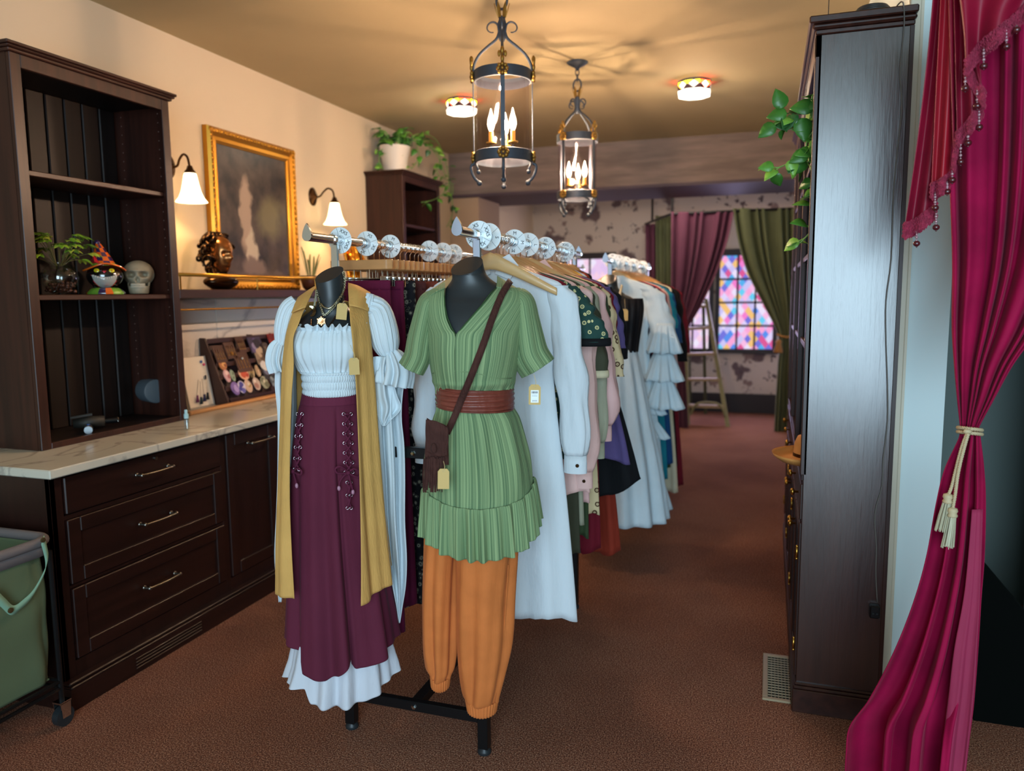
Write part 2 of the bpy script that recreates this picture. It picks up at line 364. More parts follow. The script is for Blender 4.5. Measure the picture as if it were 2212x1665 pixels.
# marble counter
def marble(name, base, vein, sc=2.2):
    m = mat(name, base, .22, vary=0); nt = m.node_tree; N = nt.nodes; L = nt.links; b = N['Principled BSDF']
    tc = N.new('ShaderNodeTexCoord'); n = N.new('ShaderNodeTexNoise'); n.inputs['Scale'].default_value = sc; n.inputs['Detail'].default_value = 8; n.inputs['Distortion'].default_value = 1.2; L.new(tc.outputs['Object'], n.inputs['Vector'])
    cr = N.new('ShaderNodeValToRGB'); e = cr.color_ramp.elements; e[0].position = .47; e[0].color = lin(base); e[1].position = .53; e[1].color = lin(base); k = e.new(.5); k.color = lin(vein)
    L.new(n.outputs['Fac'], cr.inputs[0]); L.new(cr.outputs[0], b.inputs['Base Color']); return m
mar = marble('counter_marble', '#c9c4b4', '#a39d92')
o = MB().box((XW, 1.955, .872), (XF+.035, 6.12, .905), bev=.004).build('countertop', mar); tag(o, 'long pale marble countertop on the dark drawer cabinets', 'countertop')
bs = marble('splash_marble', '#cfc6bb', '#a59d96', 1.0)
spl = structure('wall_backsplash', MB().box((XW, 3.0, .905), (XW+.012, 5.4, .91)), bs)
for y in (3.0, 3.62, 4.24, 4.86):
    for (a, b) in ((.91, 1.355), (1.36, 1.49)): MB().box((XW, y+.002, a), (XW+.014, min(y+.618, 5.4), b), bev=.002).build('tile', bs, spl)
# ---- tall open hutch
def hutch(y0, y1, zt, label, shelves, boards=8, big=True):
    root = thing('hutch', (-2.85, (y0+y1)/2, .905), label, 'hutch'); xb, xf = XW+.002, -2.70; z0 = .905
    MB().box((xb, y0, z0), (xf-.02, y0+.02, zt)).build('side', wood, root); MB().box((xb, y1-.02, z0), (xf-.02, y1, zt)).build('side', wood, root)
    fr = MB(); w = .045
    fr.box((xf-.02, y0, z0), (xf, y0+w, zt), bev=.002).box((xf-.02, y1-w, z0), (xf, y1, zt), bev=.002)
    fr.box((xf-.02, y0+w, zt-.05), (xf, y1-w, zt), bev=.002).box((xf-.02, y0+w, z0), (xf, y1-w, z0+.025), bev=.002)
    fr.build('face_frame', wood, root)
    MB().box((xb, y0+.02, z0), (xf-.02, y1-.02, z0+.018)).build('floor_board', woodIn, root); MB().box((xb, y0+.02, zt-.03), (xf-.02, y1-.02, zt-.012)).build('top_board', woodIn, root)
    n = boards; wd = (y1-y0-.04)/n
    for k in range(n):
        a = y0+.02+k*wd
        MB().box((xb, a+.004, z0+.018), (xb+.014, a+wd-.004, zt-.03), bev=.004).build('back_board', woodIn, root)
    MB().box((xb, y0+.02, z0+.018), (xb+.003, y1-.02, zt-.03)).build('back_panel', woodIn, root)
    for z in shelves: MB().box((xb+.014, y0+.022, z-.022), (xf-.022, y1-.022, z), bev=.003).build('shelf', woodY, root)
    c = MB().box((xb, y0-.012, zt), (xf+.012, y1+.012, zt+.012), bev=.003).box((xb, y0-.022, zt+.012), (xf+.022, y1+.022, zt+.022), bev=.004).box((xb, y0-.028, zt+.022), (xf+.028, y1+.028, zt+.034), bev=.003)
    c.build('crown', woodY, root)
    h = MB()
    for yy in (y1-.0205,):
        for k in range(34):
            z = z0+.1+k*.041
            for xx in (xf-.05, xb+.05): h.lathe([(.0028, 0), (0, .0006)], (xx, yy, z), 6, Matrix.Rotation(PI/2, 3, 'X'), cap=False)
    tag(h.build('peg_holes', mat('peg_hole', '#7a5a50', .6), root), kind='stuff')
    return root
hutch(2.208, 3.005, 2.415, 'tall empty espresso hutch on the near end of the counter, holding the skull', (1.995, 1.517))
hutch(5.42, 6.12, 2.425, 'far espresso hutch with the white plant pot on top', (2.06, 1.6), 6)
# ledge between hutches
lg = thing('wall_ledge', (-2.85, 4.2, 1.5), 'long dark wall ledge carrying the bronze bust and the gilt picture', 'shelf')
MB().box((XW, 3.006, 1.497), (-2.70, 5.418, 1.54), bev=.002).build('board', woodY, lg)
gr = MB(); gr.tube([(-2.715, 3.006, 1.612), (-2.715, 5.418, 1.612)], .009, 10)
gr.build('gallery_rail', brass, lg, smooth=True)
for y in (3.03, 3.62, 4.2, 4.8, 5.39): MB().tube([(-2.715, y, 1.54), (-2.715, y, 1.605)], .004, 8).build('rail_post', brass, lg)
o = MB().tube([(-2.76, 3.006, 1.44), (-2.76, 5.418, 1.44)], .005, 8).build('hanging_rail', brass); tag(o, 'thin brass rod under the wall ledge in front of the marble splashback', 'rail')
o = MB().box((-2.80, 3.10, .9055), (-2.765, 4.6, .925), bev=.006).build('wood_strip', mat('honey_wood', '#c98f55', .45, vary=.2, vscale=4, vst=(4, .4, 4))); tag(o, 'long honey-coloured wooden strip lying on the counter in front of the card display', 'wood strip')
# ================================================================== right bookcase
rb = thing('bookcase', (.26, 3.8, 0), 'tall dark brushed bookcase along the right wall, its broad end panel facing the door', 'bookcase')
bx0, bx1, by0, by1 = .122, .408, 2.79, 4.85
MB().box((bx0+.006, by0, .10), (bx1-.012, by0+.022, 2.33), bev=.002).build('end_panel', woodGloss, rb)
MB().box((bx1-.03, by0+.002, .10), (bx1, by0+.022, 2.33)).build('scribe_strip', wood, rb)
p = MB().box((bx0-.006, by0-.02, 0), (bx1, by1, .085), bev=.003).box((bx0-.004, by0-.016, .085), (bx1, by1, .097), bev=.004).box((bx0, by0-.01, .097), (bx1, by1, .107), bev=.004)
p.build('plinth', woodY, rb)
MB().box((bx0-.006, by0-.006, 2.33), (bx1, by1, 2.345), bev=.003).box((bx0-.016, by0-.016, 2.345), (bx1+.004, by1, 2.362), bev=.006).box((bx0-.026, by0-.026, 2.362), (bx1+.006, by1, 2.385), bev=.004).build('crown', woodY, rb)
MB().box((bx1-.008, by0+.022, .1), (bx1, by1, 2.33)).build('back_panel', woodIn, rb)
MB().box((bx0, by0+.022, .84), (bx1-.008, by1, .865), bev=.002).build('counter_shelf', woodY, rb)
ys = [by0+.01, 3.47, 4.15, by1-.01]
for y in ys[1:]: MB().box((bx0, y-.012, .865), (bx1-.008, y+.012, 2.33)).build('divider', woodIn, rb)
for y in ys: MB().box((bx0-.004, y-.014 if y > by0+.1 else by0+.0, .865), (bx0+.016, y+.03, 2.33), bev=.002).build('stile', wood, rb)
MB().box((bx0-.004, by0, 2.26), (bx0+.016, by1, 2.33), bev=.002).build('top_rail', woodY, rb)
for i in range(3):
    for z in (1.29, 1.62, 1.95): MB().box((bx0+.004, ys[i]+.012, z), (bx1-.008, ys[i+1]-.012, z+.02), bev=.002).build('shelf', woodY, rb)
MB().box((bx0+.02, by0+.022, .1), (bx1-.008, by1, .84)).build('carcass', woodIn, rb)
for i in range(3):
    for k in range(2):
        a = lerp(ys[i], ys[i+1], k/2)+.006; b = lerp(ys[i], ys[i+1], (k+1)/2)-.006
        mb = MB(); fr = .05; x = bx0+.018
        for bb in (((x-.02, a, .12), (x, a+fr, .69)), ((x-.02, b-fr, .12), (x, b, .69)), ((x-.02, a+fr, .12), (x, b-fr, .12+fr)), ((x-.02, a+fr, .69-fr), (x, b-fr, .69))): mb.box(*bb, bev=.003)
        mb.box((x-.01, a+fr, .12+fr), (x, b-fr, .69-fr)); d = mb.build('door', wood, rb)
        hy = a if k == 0 else b
        for z in (.24, .58): MB().tube([(x-.024, hy+.001, z-.02), (x-.024, hy+.001, z+.02)], .004, 8).ball((x-.024, hy+.001, z+.022), .005).ball((x-.024, hy+.001, z-.022), .005).build('hinge', brass, d, smooth=True)
        ky = b-.025 if k == 0 else a+.025
        MB().lathe([(.004, 0), (.004, .012), (.013, .016), (.014, .022), (.008, .028), (0, .029)], (x-.02, ky, .60), 14, Matrix.Rotation(-PI/2, 3, 'Y')).build('knob', brass, d, smooth=True)
    a, b = ys[i]+.006, ys[i+1]-.006
    d = MB().box((bx0-.002, a, .70), (bx0+.018, b, .83), bev=.003).build('drawer', woodY, rb)
    for y in (lerp(a, b, .22), lerp(a, b, .69)): MB().lathe([(.004, 0), (.004, .012), (.013, .016), (.014, .022), (.008, .028), (0, .029)], (bx0-.002, y, .765), 14, Matrix.Rotation(-PI/2, 3, 'Y')).build('knob', brass, d, smooth=True)
# floor register
vt = thing('floor_register', (.06, 3.0, 0), 'beige metal floor register in the carpet beside the bookcase plinth', 'floor vent')
vm = mat('register_beige', '#a8977a', .5, .2)
x0, x1, y0, y1 = .035, .115, 2.84, 3.18
f = MB(); f.box((x0-.02, y0-.02, 0), (x1, y0, .008), bev=.002).box((x0-.02, y1, 0), (x1, y1+.02, .008), bev=.002).box((x0-.02, y0, 0), (x0, y1, .008), bev=.002); f.build('frame', vm, vt)
MB().box((x0, y0, .0005), (x1, y1, .001)).build('dark_opening', mat('void', '#050505', .9), vt)
for k in range(6): MB().box((x0+.012+k*.0125, y0, .002), (x0+.014+k*.0125, y1, .006)).build('louver', vm, vt)
for k in range(16): y = lerp(y0, y1, (k+1)/17); MB().box((x0, y-.001, .002), (x1, y+.001, .006)).build('bar', vm, vt)
# flat dark coil of cable on the bookcase, thin wire and plug
cc = MB()
for k in range(4): cc.tube([(.29+(.062-.006*k)*math.cos(a), 2.86+(.062-.006*k)*math.sin(a), 2.392+k*.007) for a in [i*2*PI/24 for i in range(24)]], .0055, 6, closed=True)
tag(cc.build('cable_coil', blackp, smooth=True), 'black coil of cable lying on top of the right bookcase', 'cable')
wz = [P(x, y, 'y', by0-.006) for x, y in ((1947, 14), (1953, 60), (1944, 150), (1948, 230), (1938, 330), (1930, 420), (1925, 560), (1914, 650), (1914, 740), (1917, 830), (1917, 910), (1908, 990), (1905, 1050), (1890, 1110), (1893, 1180), (1892, 1240), (1895, 1300))]
wz = [Vector((.35, 2.80, 2.39)), Vector((wz[0].x, 2.755, 2.39))]+wz[1:]
tag(MB().tube(spline(wz, 4), .0022, 6).build('thin_wire', mat('grey_wire', '#5f5a54', .5), smooth=True), 'thin grey wire running down the bookcase end panel to the plug', 'wire')
q = P(1890, 1317, 'y', by0-.01)
pg = thing('plug_adapter', (q.x, q.y, q.z), 'small black plug adapter on the bookcase edge near the white cord', 'adapter')
MB().box((q.x-.018, by0-.03, q.z-.025), (q.x+.014, by0, q.z+.02), bev=.004).build('body', blackm, pg)
for dx in (-.008, .004): MB().lathe([(.004, 0), (.003, .003), (0, .003)], (q.x+dx, by0-.03, q.z-.006), 10, Matrix.Rotation(PI/2, 3, 'X')).build('socket', blackp, pg)
(MB().tube(spline([P(x, y, 'y', 2.83) for x, y in ((1898, 1310), (1903, 1290), (1908, 1310), (1907, 1345), (1905, 1385))], 4), .004, 8).build('cord', trimm, pg, smooth=True))['label'] = 'short white cord'
tag(MB().tube([(.17, 3.1, 2.385), (.17, 3.1, ZC)], .0015, 6).build('hanging_wire', blackm), 'thin vertical wire from the ceiling to the top of the right bookcase', 'wire')
# ================================================================== lamps
filam = mat('filament_glow', '#ffe2c0', .5, emit=7500, ecol='#ffdab4')
bulbm = bpy.data.materials.new('bulb_glow'); bulbm.use_nodes = True
def _bulb():
    nt = bulbm.node_tree; N = nt.nodes; L = nt.links; N.remove(N['Principled BSDF']); t = N.new('ShaderNodeBsdfTransparent'); e = N.new('ShaderNodeEmission'); e.inputs[0].default_value = (1, .78, .5, 1); e.inputs[1].default_value = 6
    m = N.new('ShaderNodeAddShader'); L.new(t.outputs[0], m.inputs[0]); L.new(e.outputs[0], m.inputs[1]); L.new(m.outputs[0], N['Material Output'].inputs[0])
_bulb()
candm = mat('candle_sleeve', '#d08a30', .5, emit=.5, ecol='#c8761e')
panem = glass_mat('lantern_glass', (.95, .92, .92, 1), .01)
def lantern(x, y, z0, rot, label, chain_to, ca=.5):
    # z0: underside of lower band ; overall built from it
    root = thing('lantern', (x, y, z0), label, 'lantern', 'lantern pendants over the racks'); c = Vector((x, y, 0)); R = .121
    zl, zh = z0+.0, z0+.335
    def rp(a, r, z): return Vector((x+r*math.cos(a), y+r*math.sin(a), z))
    for (za, zb) in ((zl, zl+.047), (zh, zh+.047)):
        MB().lathe([(R, za), (R+.003, za+.002), (R+.003, zb-.002), (R, zb), (R-.003, zb), (R-.003, za), (R, za)], c, 40, cap=False).build('band', iron, root, smooth='auto')
    MB().lathe([(R-.008, zl+.01), (R-.008, zh+.03), (R-.006, zh+.03), (R-.006, zl+.01)], c, 40, cap=False).build('glass_cylinder', panem, root, smooth=True)
    angs = [rot+k*PI/2 for k in range(4)]
    for a in angs:
        t = Vector((-math.sin(a), math.cos(a), 0))*.009; r = Vector((math.cos(a), math.sin(a), 0))
        b = MB(); p0 = rp(a, R+.004, zl); b.prism([p0-t, p0+t, p0+t+r*.004, p0-t+r*.004], (0, 0, .38)); b.build('upright', iron, root)
        pts = [rp(a, R+.004, zh+.04), rp(a, R, zh+.075), rp(a, R*.82, zh+.115), rp(a, R*.5, zh+.15), rp(a, R*.2, zh+.18), rp(a, .012, zh+.21)]
        MB().tube(spline(pts, 5), .006, 8).build('dome_arm', iron, root, smooth=True)
        # top scroll
        s = [rp(a, .01+.0*i, zh+.18) for i in range(1)]
        for i in range(15):
            th = -PI*.5+i/14*PI*1.55; s.append(rp(a, .034-.024*math.cos(th+PI*.5)+.006, zh+.225+.026*math.sin(th+PI*.5)*(1-.02*i)))
        MB().tube(s, [.007]*6+[.0065-.0003*i for i in range(len(s)-6)], 8, flat=.6).build('scroll', iron, root, smooth=True)
        # foot scroll with ball
        s = [rp(a, R+.004+.016*math.sin(i/12*PI*1.5)*(1+.2*i/12), zl-.004-.075*i/12+.012*math.sin(i/12*PI*2)) for i in range(13)]
        f = MB().tube(s, .0065, 8); f.ball(s[-1]+Vector((0, 0, -.006)), .012); f.ball(rp(a, R-.012, zl-.038), .010); f.tube([rp(a, R-.002, zl-.002), rp(a, R-.014, zl-.036)], .005, 8)
        f.build('foot_scroll', iron, root, smooth=True)
        # rosettes (two) and a fleuron
        for zz in (zl+.024, zh+.024):
            m = MB(); cc = rp(a, R+.010, zz); tt = Vector((-math.sin(a), math.cos(a), 0))
            m.ball(cc+r*.004, .008, 8)
            for k in range(8):
                q = cc+tt*.0175*math.cos(k*PI/4)+Vector((0, 0, .0175*math.sin(k*PI/4))); m.ball(q, .0092, 8)
            m.build('rosette', antique, root, smooth=True)
        m = MB(); b0 = rp(a, R+.012, zh+.045)
        for k, (dx, dz, l) in enumerate(((0, .05, .011), (-.013, .036, .009), (.013, .036, .009), (0, .018, .010))):
            tt = Vector((-math.sin(a), math.cos(a), 0)); m.ball(b0+tt*dx+Vector((0, 0, dz)), l, 8, (.8, .8, 1.5))
        m.tube([b0, b0+Vector((0, 0, .05))], .004, 6); m.build('fleuron', antique, root, smooth=True)
    # centre: crown, finial, candle cluster
    MB().lathe([(.010, zh+.17), (.018, zh+.19), (.012, zh+.22), (.02, zh+.24), (.013, zh+.262), (.016, zh+.27)], c, 16).build('finial', iron, root, smooth=True)
    m = MB()
    for k in range(6):
        a = k*PI/3+.3; m.prism([rp(a-.35, .015, zh+.265), rp(a+.35, .015, zh+.265), rp(a+.3, .026, zh+.30), rp(a, .031, zh+.325), rp(a-.3, .026, zh+.30)], (r*.0).to_3d() if False else Vector((math.cos(a), math.sin(a), 0))*.003)
    m.build('crown', antique, root)
    MB().tube([(x+.024*math.cos(t), y, zh+.335+.034*math.sin(t)) for t in [i*2*PI/20 for i in range(20)]], .0055, 8, closed=True).build('hanging_ring', iron, root, smooth=True)
    m = MB().lathe([(.0, zl+.03), (.02, zl+.035), (.012, zl+.05), (.009, zl+.09), (.015, zl+.1), (0, zl+.11)], c, 14)
    for k in range(3): a = rot+ca+k*2*PI/3; m.tube(spline([rp(a, .005, zl+.06), rp(a, .03, zl+.045), rp(a, .05, zl+.055), rp(a, .055, zl+.075)], 4), .0045, 6)
    for k in range(4): a = angs[k]; m.tube([rp(a, .01, zl+.035), rp(a, R-.006, zl+.012)], .004, 6)
    m.build('candle_bracket', iron, root, smooth=True)
    for k in range(3):
        a = rot+ca+k*2*PI/3; b = rp(a, .055, 0)
        cn = MB().lathe([(.010, zl+.078), (.0105, zl+.078), (.0105, zl+.128), (.006, zl+.128)], b, 12).build('candle', candm, root, smooth='auto')
        MB().lathe([(.021, zl+.078), (.023, zl+.084), (.01, zl+.076), (0, zl+.07)], b, 14, cap=False).build('drip_pan', antique, cn, smooth=True)
        MB().lathe([(.006, zl+.128), (.012, zl+.14), (.0165, zl+.158), (.0145, zl+.178), (.008, zl+.2), (.0025, zl+.222), (0, zl+.226)], b, 14, cap=False).build('bulb', bulbm, cn, smooth=True)
        MB().tube([b+Vector((0, 0, zl+.15)), b+Vector((0, 0, zl+.19))], .0032, 6).build('filament', filam, cn)
    z = zh+.365; i = 0
    m = MB()
    while z < chain_to-.02:
        e = Vector((1, 0, 0)) if i % 2 else Vector((0, 1, 0))
        MB().tube([Vector((x, y, z+.012))+e*.011*math.cos(t)+Vector((0, 0, .021*math.sin(t))) for t in [k*2*PI/12 for k in range(12)]], .0032, 6, closed=True).build('chain_link', iron, root, smooth=True)
        z += .032; i += 1
    MB().lathe([(.0, chain_to-.05), (.008, chain_to-.048), (.014, chain_to-.035), (.02, chain_to-.03), (.05, chain_to-.014), (.062, chain_to-.006), (.064, chain_to)], c, 28).build('canopy', iron, root, smooth=True)
    return root
lantern(-1.115, 3.22, 2.068, -1.24+.0, 'nearer iron lantern with gold rosettes and three lit candle bulbs', ZC, 2.96)
lantern(-1.128, 4.62, 2.068, -1.24+PI/4, 'smaller-looking farther iron lantern with gold rosettes hanging behind the first', ZC, .07)
# wall sconces
shadem = mat('frosted_shade', '#fff2d8', .5, emit=4.2, ecol='#ffe2a8')
def sconce(y, ym, label):
    zs = 2.135; x = -2.85; root = thing('wall_sconce', (XW, ym, 2.19), label, 'wall lamp', 'bell-shade wall sconces')
    MB().lathe([(.048, 0), (.048, .006), (.038, .014), (.03, .02), (.012, .026), (.010, .034), (0, .036)], (XW, ym, 2.185), 20, Matrix.Rotation(PI/2, 3, 'Y'), 1.3, 1).build('backplate', bronze, root, smooth=True)
    MB().tube(spline([(XW+.02, ym, 2.18), (XW+.06, ym, 2.185), (XW+.09, lerp(ym, y, .4), 2.215), (XW+.125, lerp(ym, y, .7), 2.235), (XW+.16, y, 2.215), (x, y, 2.16)], 5), .006, 8).build('arm', bronze, root, smooth=True)
    MB().lathe([(.0, zs+.04), (.012, zs+.038), (.018, zs+.02), (.027, zs+.01), (.029, zs-.004), (.0, zs-.004)], (x, y, 0), 18).build('fitter', bronze, root, smooth=True)
    MB().lathe([(.029, zs), (.033, zs-.012), (.040, zs-.05), (.049, zs-.09), (.062, zs-.122), (.078, zs-.142), (.079, zs-.146), (.074, zs-.142), (.058, zs-.12), (.044, zs-.086), (.036, zs-.05), (.029, zs-.012)], (x, y, 0), 28, cap=False).build('shade', shadem, root, smooth=True)
    MB().ball((x, y, zs-.07), .022, 14, (1, 1, 1.3)).build('bulb', mat('sconce_bulb', '#fff0d0', .5, emit=400, ecol='#ffd596'), root, smooth=True)
sconce(3.295, 3.33, 'brass wall sconce with glowing bell shade left of the gilt picture')
sconce(4.68, 4.675, 'brass wall sconce with glowing bell shade right of the gilt picture')
# flush stained drum lights
wg = mat('milk_glass', '#ffffff', .5, emit=1.7, ecol='#fff4e4')
rg = mat('red_glass', '#d02010', .4, emit=45, ecol='#ff2408'); yg = mat('yellow_glass', '#d0b020', .4, emit=9, ecol='#d8c020')
def flush(px, py, label, rot):
    q = P(px, py, 'z', ZC); x, y = q.x, q.y; R = .108; n = 8
    root = thing('ceiling_light', (x, y, ZC), label, 'ceiling light', 'drum ceiling lights')
    MB().lathe([(R*.9, ZC), (R*.9, ZC-.006), (R*.2, ZC-.006), (0, ZC-.006)], (x, y, 0), 24).build('mounting_plate', iron, root)
    z1, z0 = ZC-.012, ZC-.095
    def c(k, r=R, z=0): a = rot+k*2*PI/n; return Vector((x+r*math.cos(a), y+r*math.sin(a), z))
    lead = MB()
    for k in range(n):
        A, B = c(k), c(k+1)
        def q2(u, v): p = A.lerp(B, u); return Vector((p.x, p.y, lerp(z0+.03, z1, v)))
        o = (A+B)/2-Vector((x, y, 0)); o.z = 0; o.normalize(); d = o*.003
        MB().prism([q2(.5, .08), q2(.86, .5), q2(.5, .92), q2(.14, .5)], d).build('diamond_pane', wg, root)
        g = [rg, yg, yg][k % 3]
        for tri in ([(0, 1), (.5, 1), (0, .5)], [(1, 1), (.5, 1), (1, .5)]): MB().prism([q2(*t) for t in tri], d*.6).build('corner_pane', g, root)
        for tri in ([(0, 0), (.5, 0), (0, .5)], [(1, 0), (.5, 0), (1, .5)]): MB().prism([q2(*t) for t in tri], d*.6).build('corner_pane', mat('plum_glass', '#4a1824', .4), root)
        A2, B2 = c(k, R*.96), c(k+1, R*.96)
        MB().prism([Vector((A.x, A.y, z0+.028)), Vector((B.x, B.y, z0+.028)), Vector((B2.x, B2.y, z0)), Vector((A2.x, A2.y, z0))], o*.003).build('lower_pane', wg, root)
        for zz in (z1, z0+.03): lead.tube([Vector((A.x, A.y, zz)), Vector((B.x, B.y, zz))], .004, 6)
        lead.tube([Vector((A.x, A.y, z0+.03)), Vector((A.x, A.y, z1))], .003, 6)
    tag(lead.build('leading', iron, root), kind='stuff')
    MB().lathe([(0, z0), (R*.95, z0), (R*.95, z0+.003), (0, z0+.003)], (x, y, 0), n, Matrix.Rotation(rot, 3, 'Z'), cap=False).build('bottom_pane', wg, root)
    cl = bpy.data.lights.new('drum_glow', 'POINT'); cl.energy = 5; cl.color = (1, .86, .66); cl.shadow_soft_size = .05
    lo = bpy.data.objects.new('drum_glow', cl); COL.objects.link(lo); lo.location = (x, y, z0-.08)
flush(997, 215, 'left stained-glass drum ceiling light beside the nearer lantern', .2)
flush(1500, 175, 'right stained-glass drum ceiling light above the aisle', .45)
# ================================================================== picture, bust, ledge pieces
pic = thing('framed_picture', (XW+.03, 4.02, 1.545), 'large gilt-framed dark picture between the two sconces', 'picture')
def on_wall(px, py, x): return P(px, py, 'x', x)
y0, y1, z0, z1 = 3.60, 4.425, 1.541, 2.452; w = .085
Mt = lambda v: Vector((v[0], v[1], v[2]))
for a in (0, 1, 2, 3):
    cs = [(y0, z0), (y1, z0), (y1, z1), (y0, z1)]; p, q = cs[a], cs[(a+1) % 4]
    ctr = ((y0+y1)/2, (z0+z1)/2)
    def inn(pt, d): return (pt[0]+math.copysign(d, ctr[0]-pt[0]), pt[1]+math.copysign(d, ctr[1]-pt[1]))
    prof = [(0, .0), (0, .03), (.012, .045), (.03, .04), (.05, .028), (.07, .03), (w, .022), (w, 0)]
    mb = MB(); vs = []
    for d, h in prof:
        for pt in (inn(p, d), inn(q, d)): vs.append((XW+.004+h, pt[0], pt[1]))
    mb.add(vs, [(2*i, 2*i+1, 2*i+3, 2*i+2) for i in range(len(prof)-1)])
    sd = mb.build('frame_side', gold, pic)
    orn = MB(); L_ = math.dist(p, q); k = int(L_/.032)
    for i in range(k):
        t = (i+.5)/k; pp = (lerp(p[0], q[0], t), lerp(p[1], q[1], t)); pp2 = [inn(pp, .022)[0] if a % 2 else pp[0], inn(pp, .022)[1] if a % 2 == 0 else pp[1]]
        orn.ball((XW+.046, pp2[0], pp2[1]), .012, 7, (.6, 1, 1))
    tag(orn.build('frame_ornament', gold, sd, smooth=True), kind='stuff')
def canvas_mat():
    m = bpy.data.materials.new('dark_canvas'); m.use_nodes = True; nt = m.node_tree; N = nt.nodes; L = nt.links; b = N['Principled BSDF']; b.inputs['Roughness'].default_value = .35
    tc = N.new('ShaderNodeTexCoord'); prev = None; base = lin('#3b332f')
    n = N.new('ShaderNodeTexNoise'); n.inputs['Scale'].default_value = 7; n.inputs['Detail'].default_value = 5; L.new(tc.outputs['Object'], n.inputs['Vector'])
    cr = N.new('ShaderNodeValToRGB'); cr.color_ramp.elements[0].position = .35; cr.color_ramp.elements[1].position = .7; cr.color_ramp.elements[0].color = lin('#231f20'); cr.color_ramp.elements[1].color = lin('#5a4c42'); L.new(n.outputs['Fac'], cr.inputs[0]); prev = cr.outputs[0]
    sc = N.new('ShaderNodeVectorMath'); sc.operation = 'MULTIPLY_ADD'; sc.inputs[1].default_value = (.15,)*3; L.new(n.outputs['Color'], sc.inputs[0]); L.new(tc.outputs['Object'], sc.inputs[2])
    for (y, z, ry, rz, c, s) in ((4.16, 2.0, .15, .17, '#6b6248', .5), (3.93, 1.99, .055, .26, '#a08a78', .35), (3.97, 1.78, .05, .16, '#b3a490', .3), (3.99, 1.68, .14, .07, '#756359', .35), (4.08, 1.62, .3, .05, '#5e504a', .4)):
        v = N.new('ShaderNodeVectorMath'); v.operation = 'SUBTRACT'; v.inputs[1].default_value = (XW+.075, y+.075, z+.075); L.new(sc.outputs[0], v.inputs[0])
        v2 = N.new('ShaderNodeVectorMath'); v2.operation = 'MULTIPLY'; v2.inputs[1].default_value = (0, 1/ry, 1/rz); L.new(v.outputs[0], v2.inputs[0])
        ln = N.new('ShaderNodeVectorMath'); ln.operation = 'LENGTH'; L.new(v2.outputs[0], ln.inputs[0])
        mr = N.new('ShaderNodeMapRange'); mr.inputs[1].default_value = 1; mr.inputs[2].default_value = 1-s; L.new(ln.outputs['Value'], mr.inputs[0])
        mx = N.new('ShaderNodeMix'); mx.data_type = 'RGBA'; L.new(mr.outputs[0], mx.inputs[0]); L.new(prev, mx.inputs[6]); mx.inputs[7].default_value = lin(c); prev = mx.outputs[2]
    L.new(prev, b.inputs['Base Color']); return m
MB().box((XW+.004, y0+w, z0+w), (XW+.02, y1-w, z1-w)).build('canvas', canvas_mat(), pic)
# bronze bust with coiling snakes for hair, face turned to the right
bu = thing('snake_haired_bust', (-2.85, 3.45, 1.54), 'glossy bronze bust with coiled snake hair on the wall ledge in front of the picture', 'bust')
bz = mat('bust_bronze', '#3a2718', .26, .9, vary=.5, vscale=14); bzf = mat('bust_face_bronze', '#8a5a33', .24, .9)
hd = Vector((-2.84, 3.475, 1.73)); fd = Vector((.97, -.12, 0)).normalized(); sd = Vector((fd.y, -fd.x, 0))
def hp(f, s, z): return hd+fd*f+sd*s+Vector((0, 0, z))
face = MB(); rows = [(-.105, .012, .012), (-.095, .03, .03), (-.07, .045, .042), (-.04, .056, .05), (0, .064, .056), (.035, .064, .056), (.07, .05, .048), (.095, .02, .02)]
def facefn(u, v):
    z, rf, rs = rowi(rows, v); th = u*2*PI; f = rf*math.cos(th); s_ = rs*math.sin(th); fr = max(0, math.cos(th))**12
    nose = math.exp(-((z+.02)/.022)**2)*.026*max(0, math.cos(th))**30; brow = .011*math.exp(-((z-.018)/.01)**2)*fr; eye = -.015*math.exp(-((z-.002)/.010)**2)*math.exp(-((abs(th if th < PI else th-2*PI)-.45)/.22)**2)
    lips = .010*math.exp(-((z+.058)/.008)**2)*fr; chin = .008*math.exp(-((z+.085)/.012)**2)*fr
    k = nose+brow+eye+lips+chin
    return hp(f+k*math.cos(th)+.01, s_+k*math.sin(th)*.3, z)
face.grid(facefn, 40, 30, True); face.build('face', bzf, bu, smooth=True)
MB().grid(lambda u, v: hp(-.012+(.046-.016*math.sin(v*PI*.8))*math.cos(u*2*PI), (.044-.012*math.sin(v*PI*.8))*math.sin(u*2*PI), -.05-.085*v), 20, 8, True).build('neck', bzf, bu, smooth=True)
sh = MB().grid(lambda u, v: Vector((hd.x, hd.y, 1.541))+fd*(.0+(lerp(.045, .07, math.sin(v*PI)*.9))*math.cos(u*2*PI))+sd*(lerp(.04, .11, math.sin(v*PI)))*math.sin(u*2*PI)+Vector((0, 0, .085*v)), 28, 10, True)
sh.build('chest', bz, bu, smooth=True)
rr = random.Random(5)
for k in range(30):
    a = rr.uniform(1.15, 2*PI-1.15); e = rr.uniform(-.5, 1.2); b0 = hp(.05*math.cos(a)*math.cos(e)-.015, .05*math.sin(a)*math.cos(e), .02+.07*math.sin(e))
    out = (b0-hd); out.normalize(); tn = out.cross(Vector((rr.uniform(-1, 1), rr.uniform(-1, 1), rr.uniform(-.3, 1)))).normalized(); bn = out.cross(tn)
    pts = []; R_ = rr.uniform(.014, .026); n = 22
    for i in range(n): t = i/(n-1); pts.append(b0+out*(.01+.045*math.sin(t*PI*.8))+tn*R_*math.cos(t*7)+bn*R_*math.sin(t*7)+Vector((0, 0, -.04*t)))
    MB().tube(pts, [.0105*(1-.55*i/n) for i in range(n)], 7).build('snake', bz, bu, smooth=True)
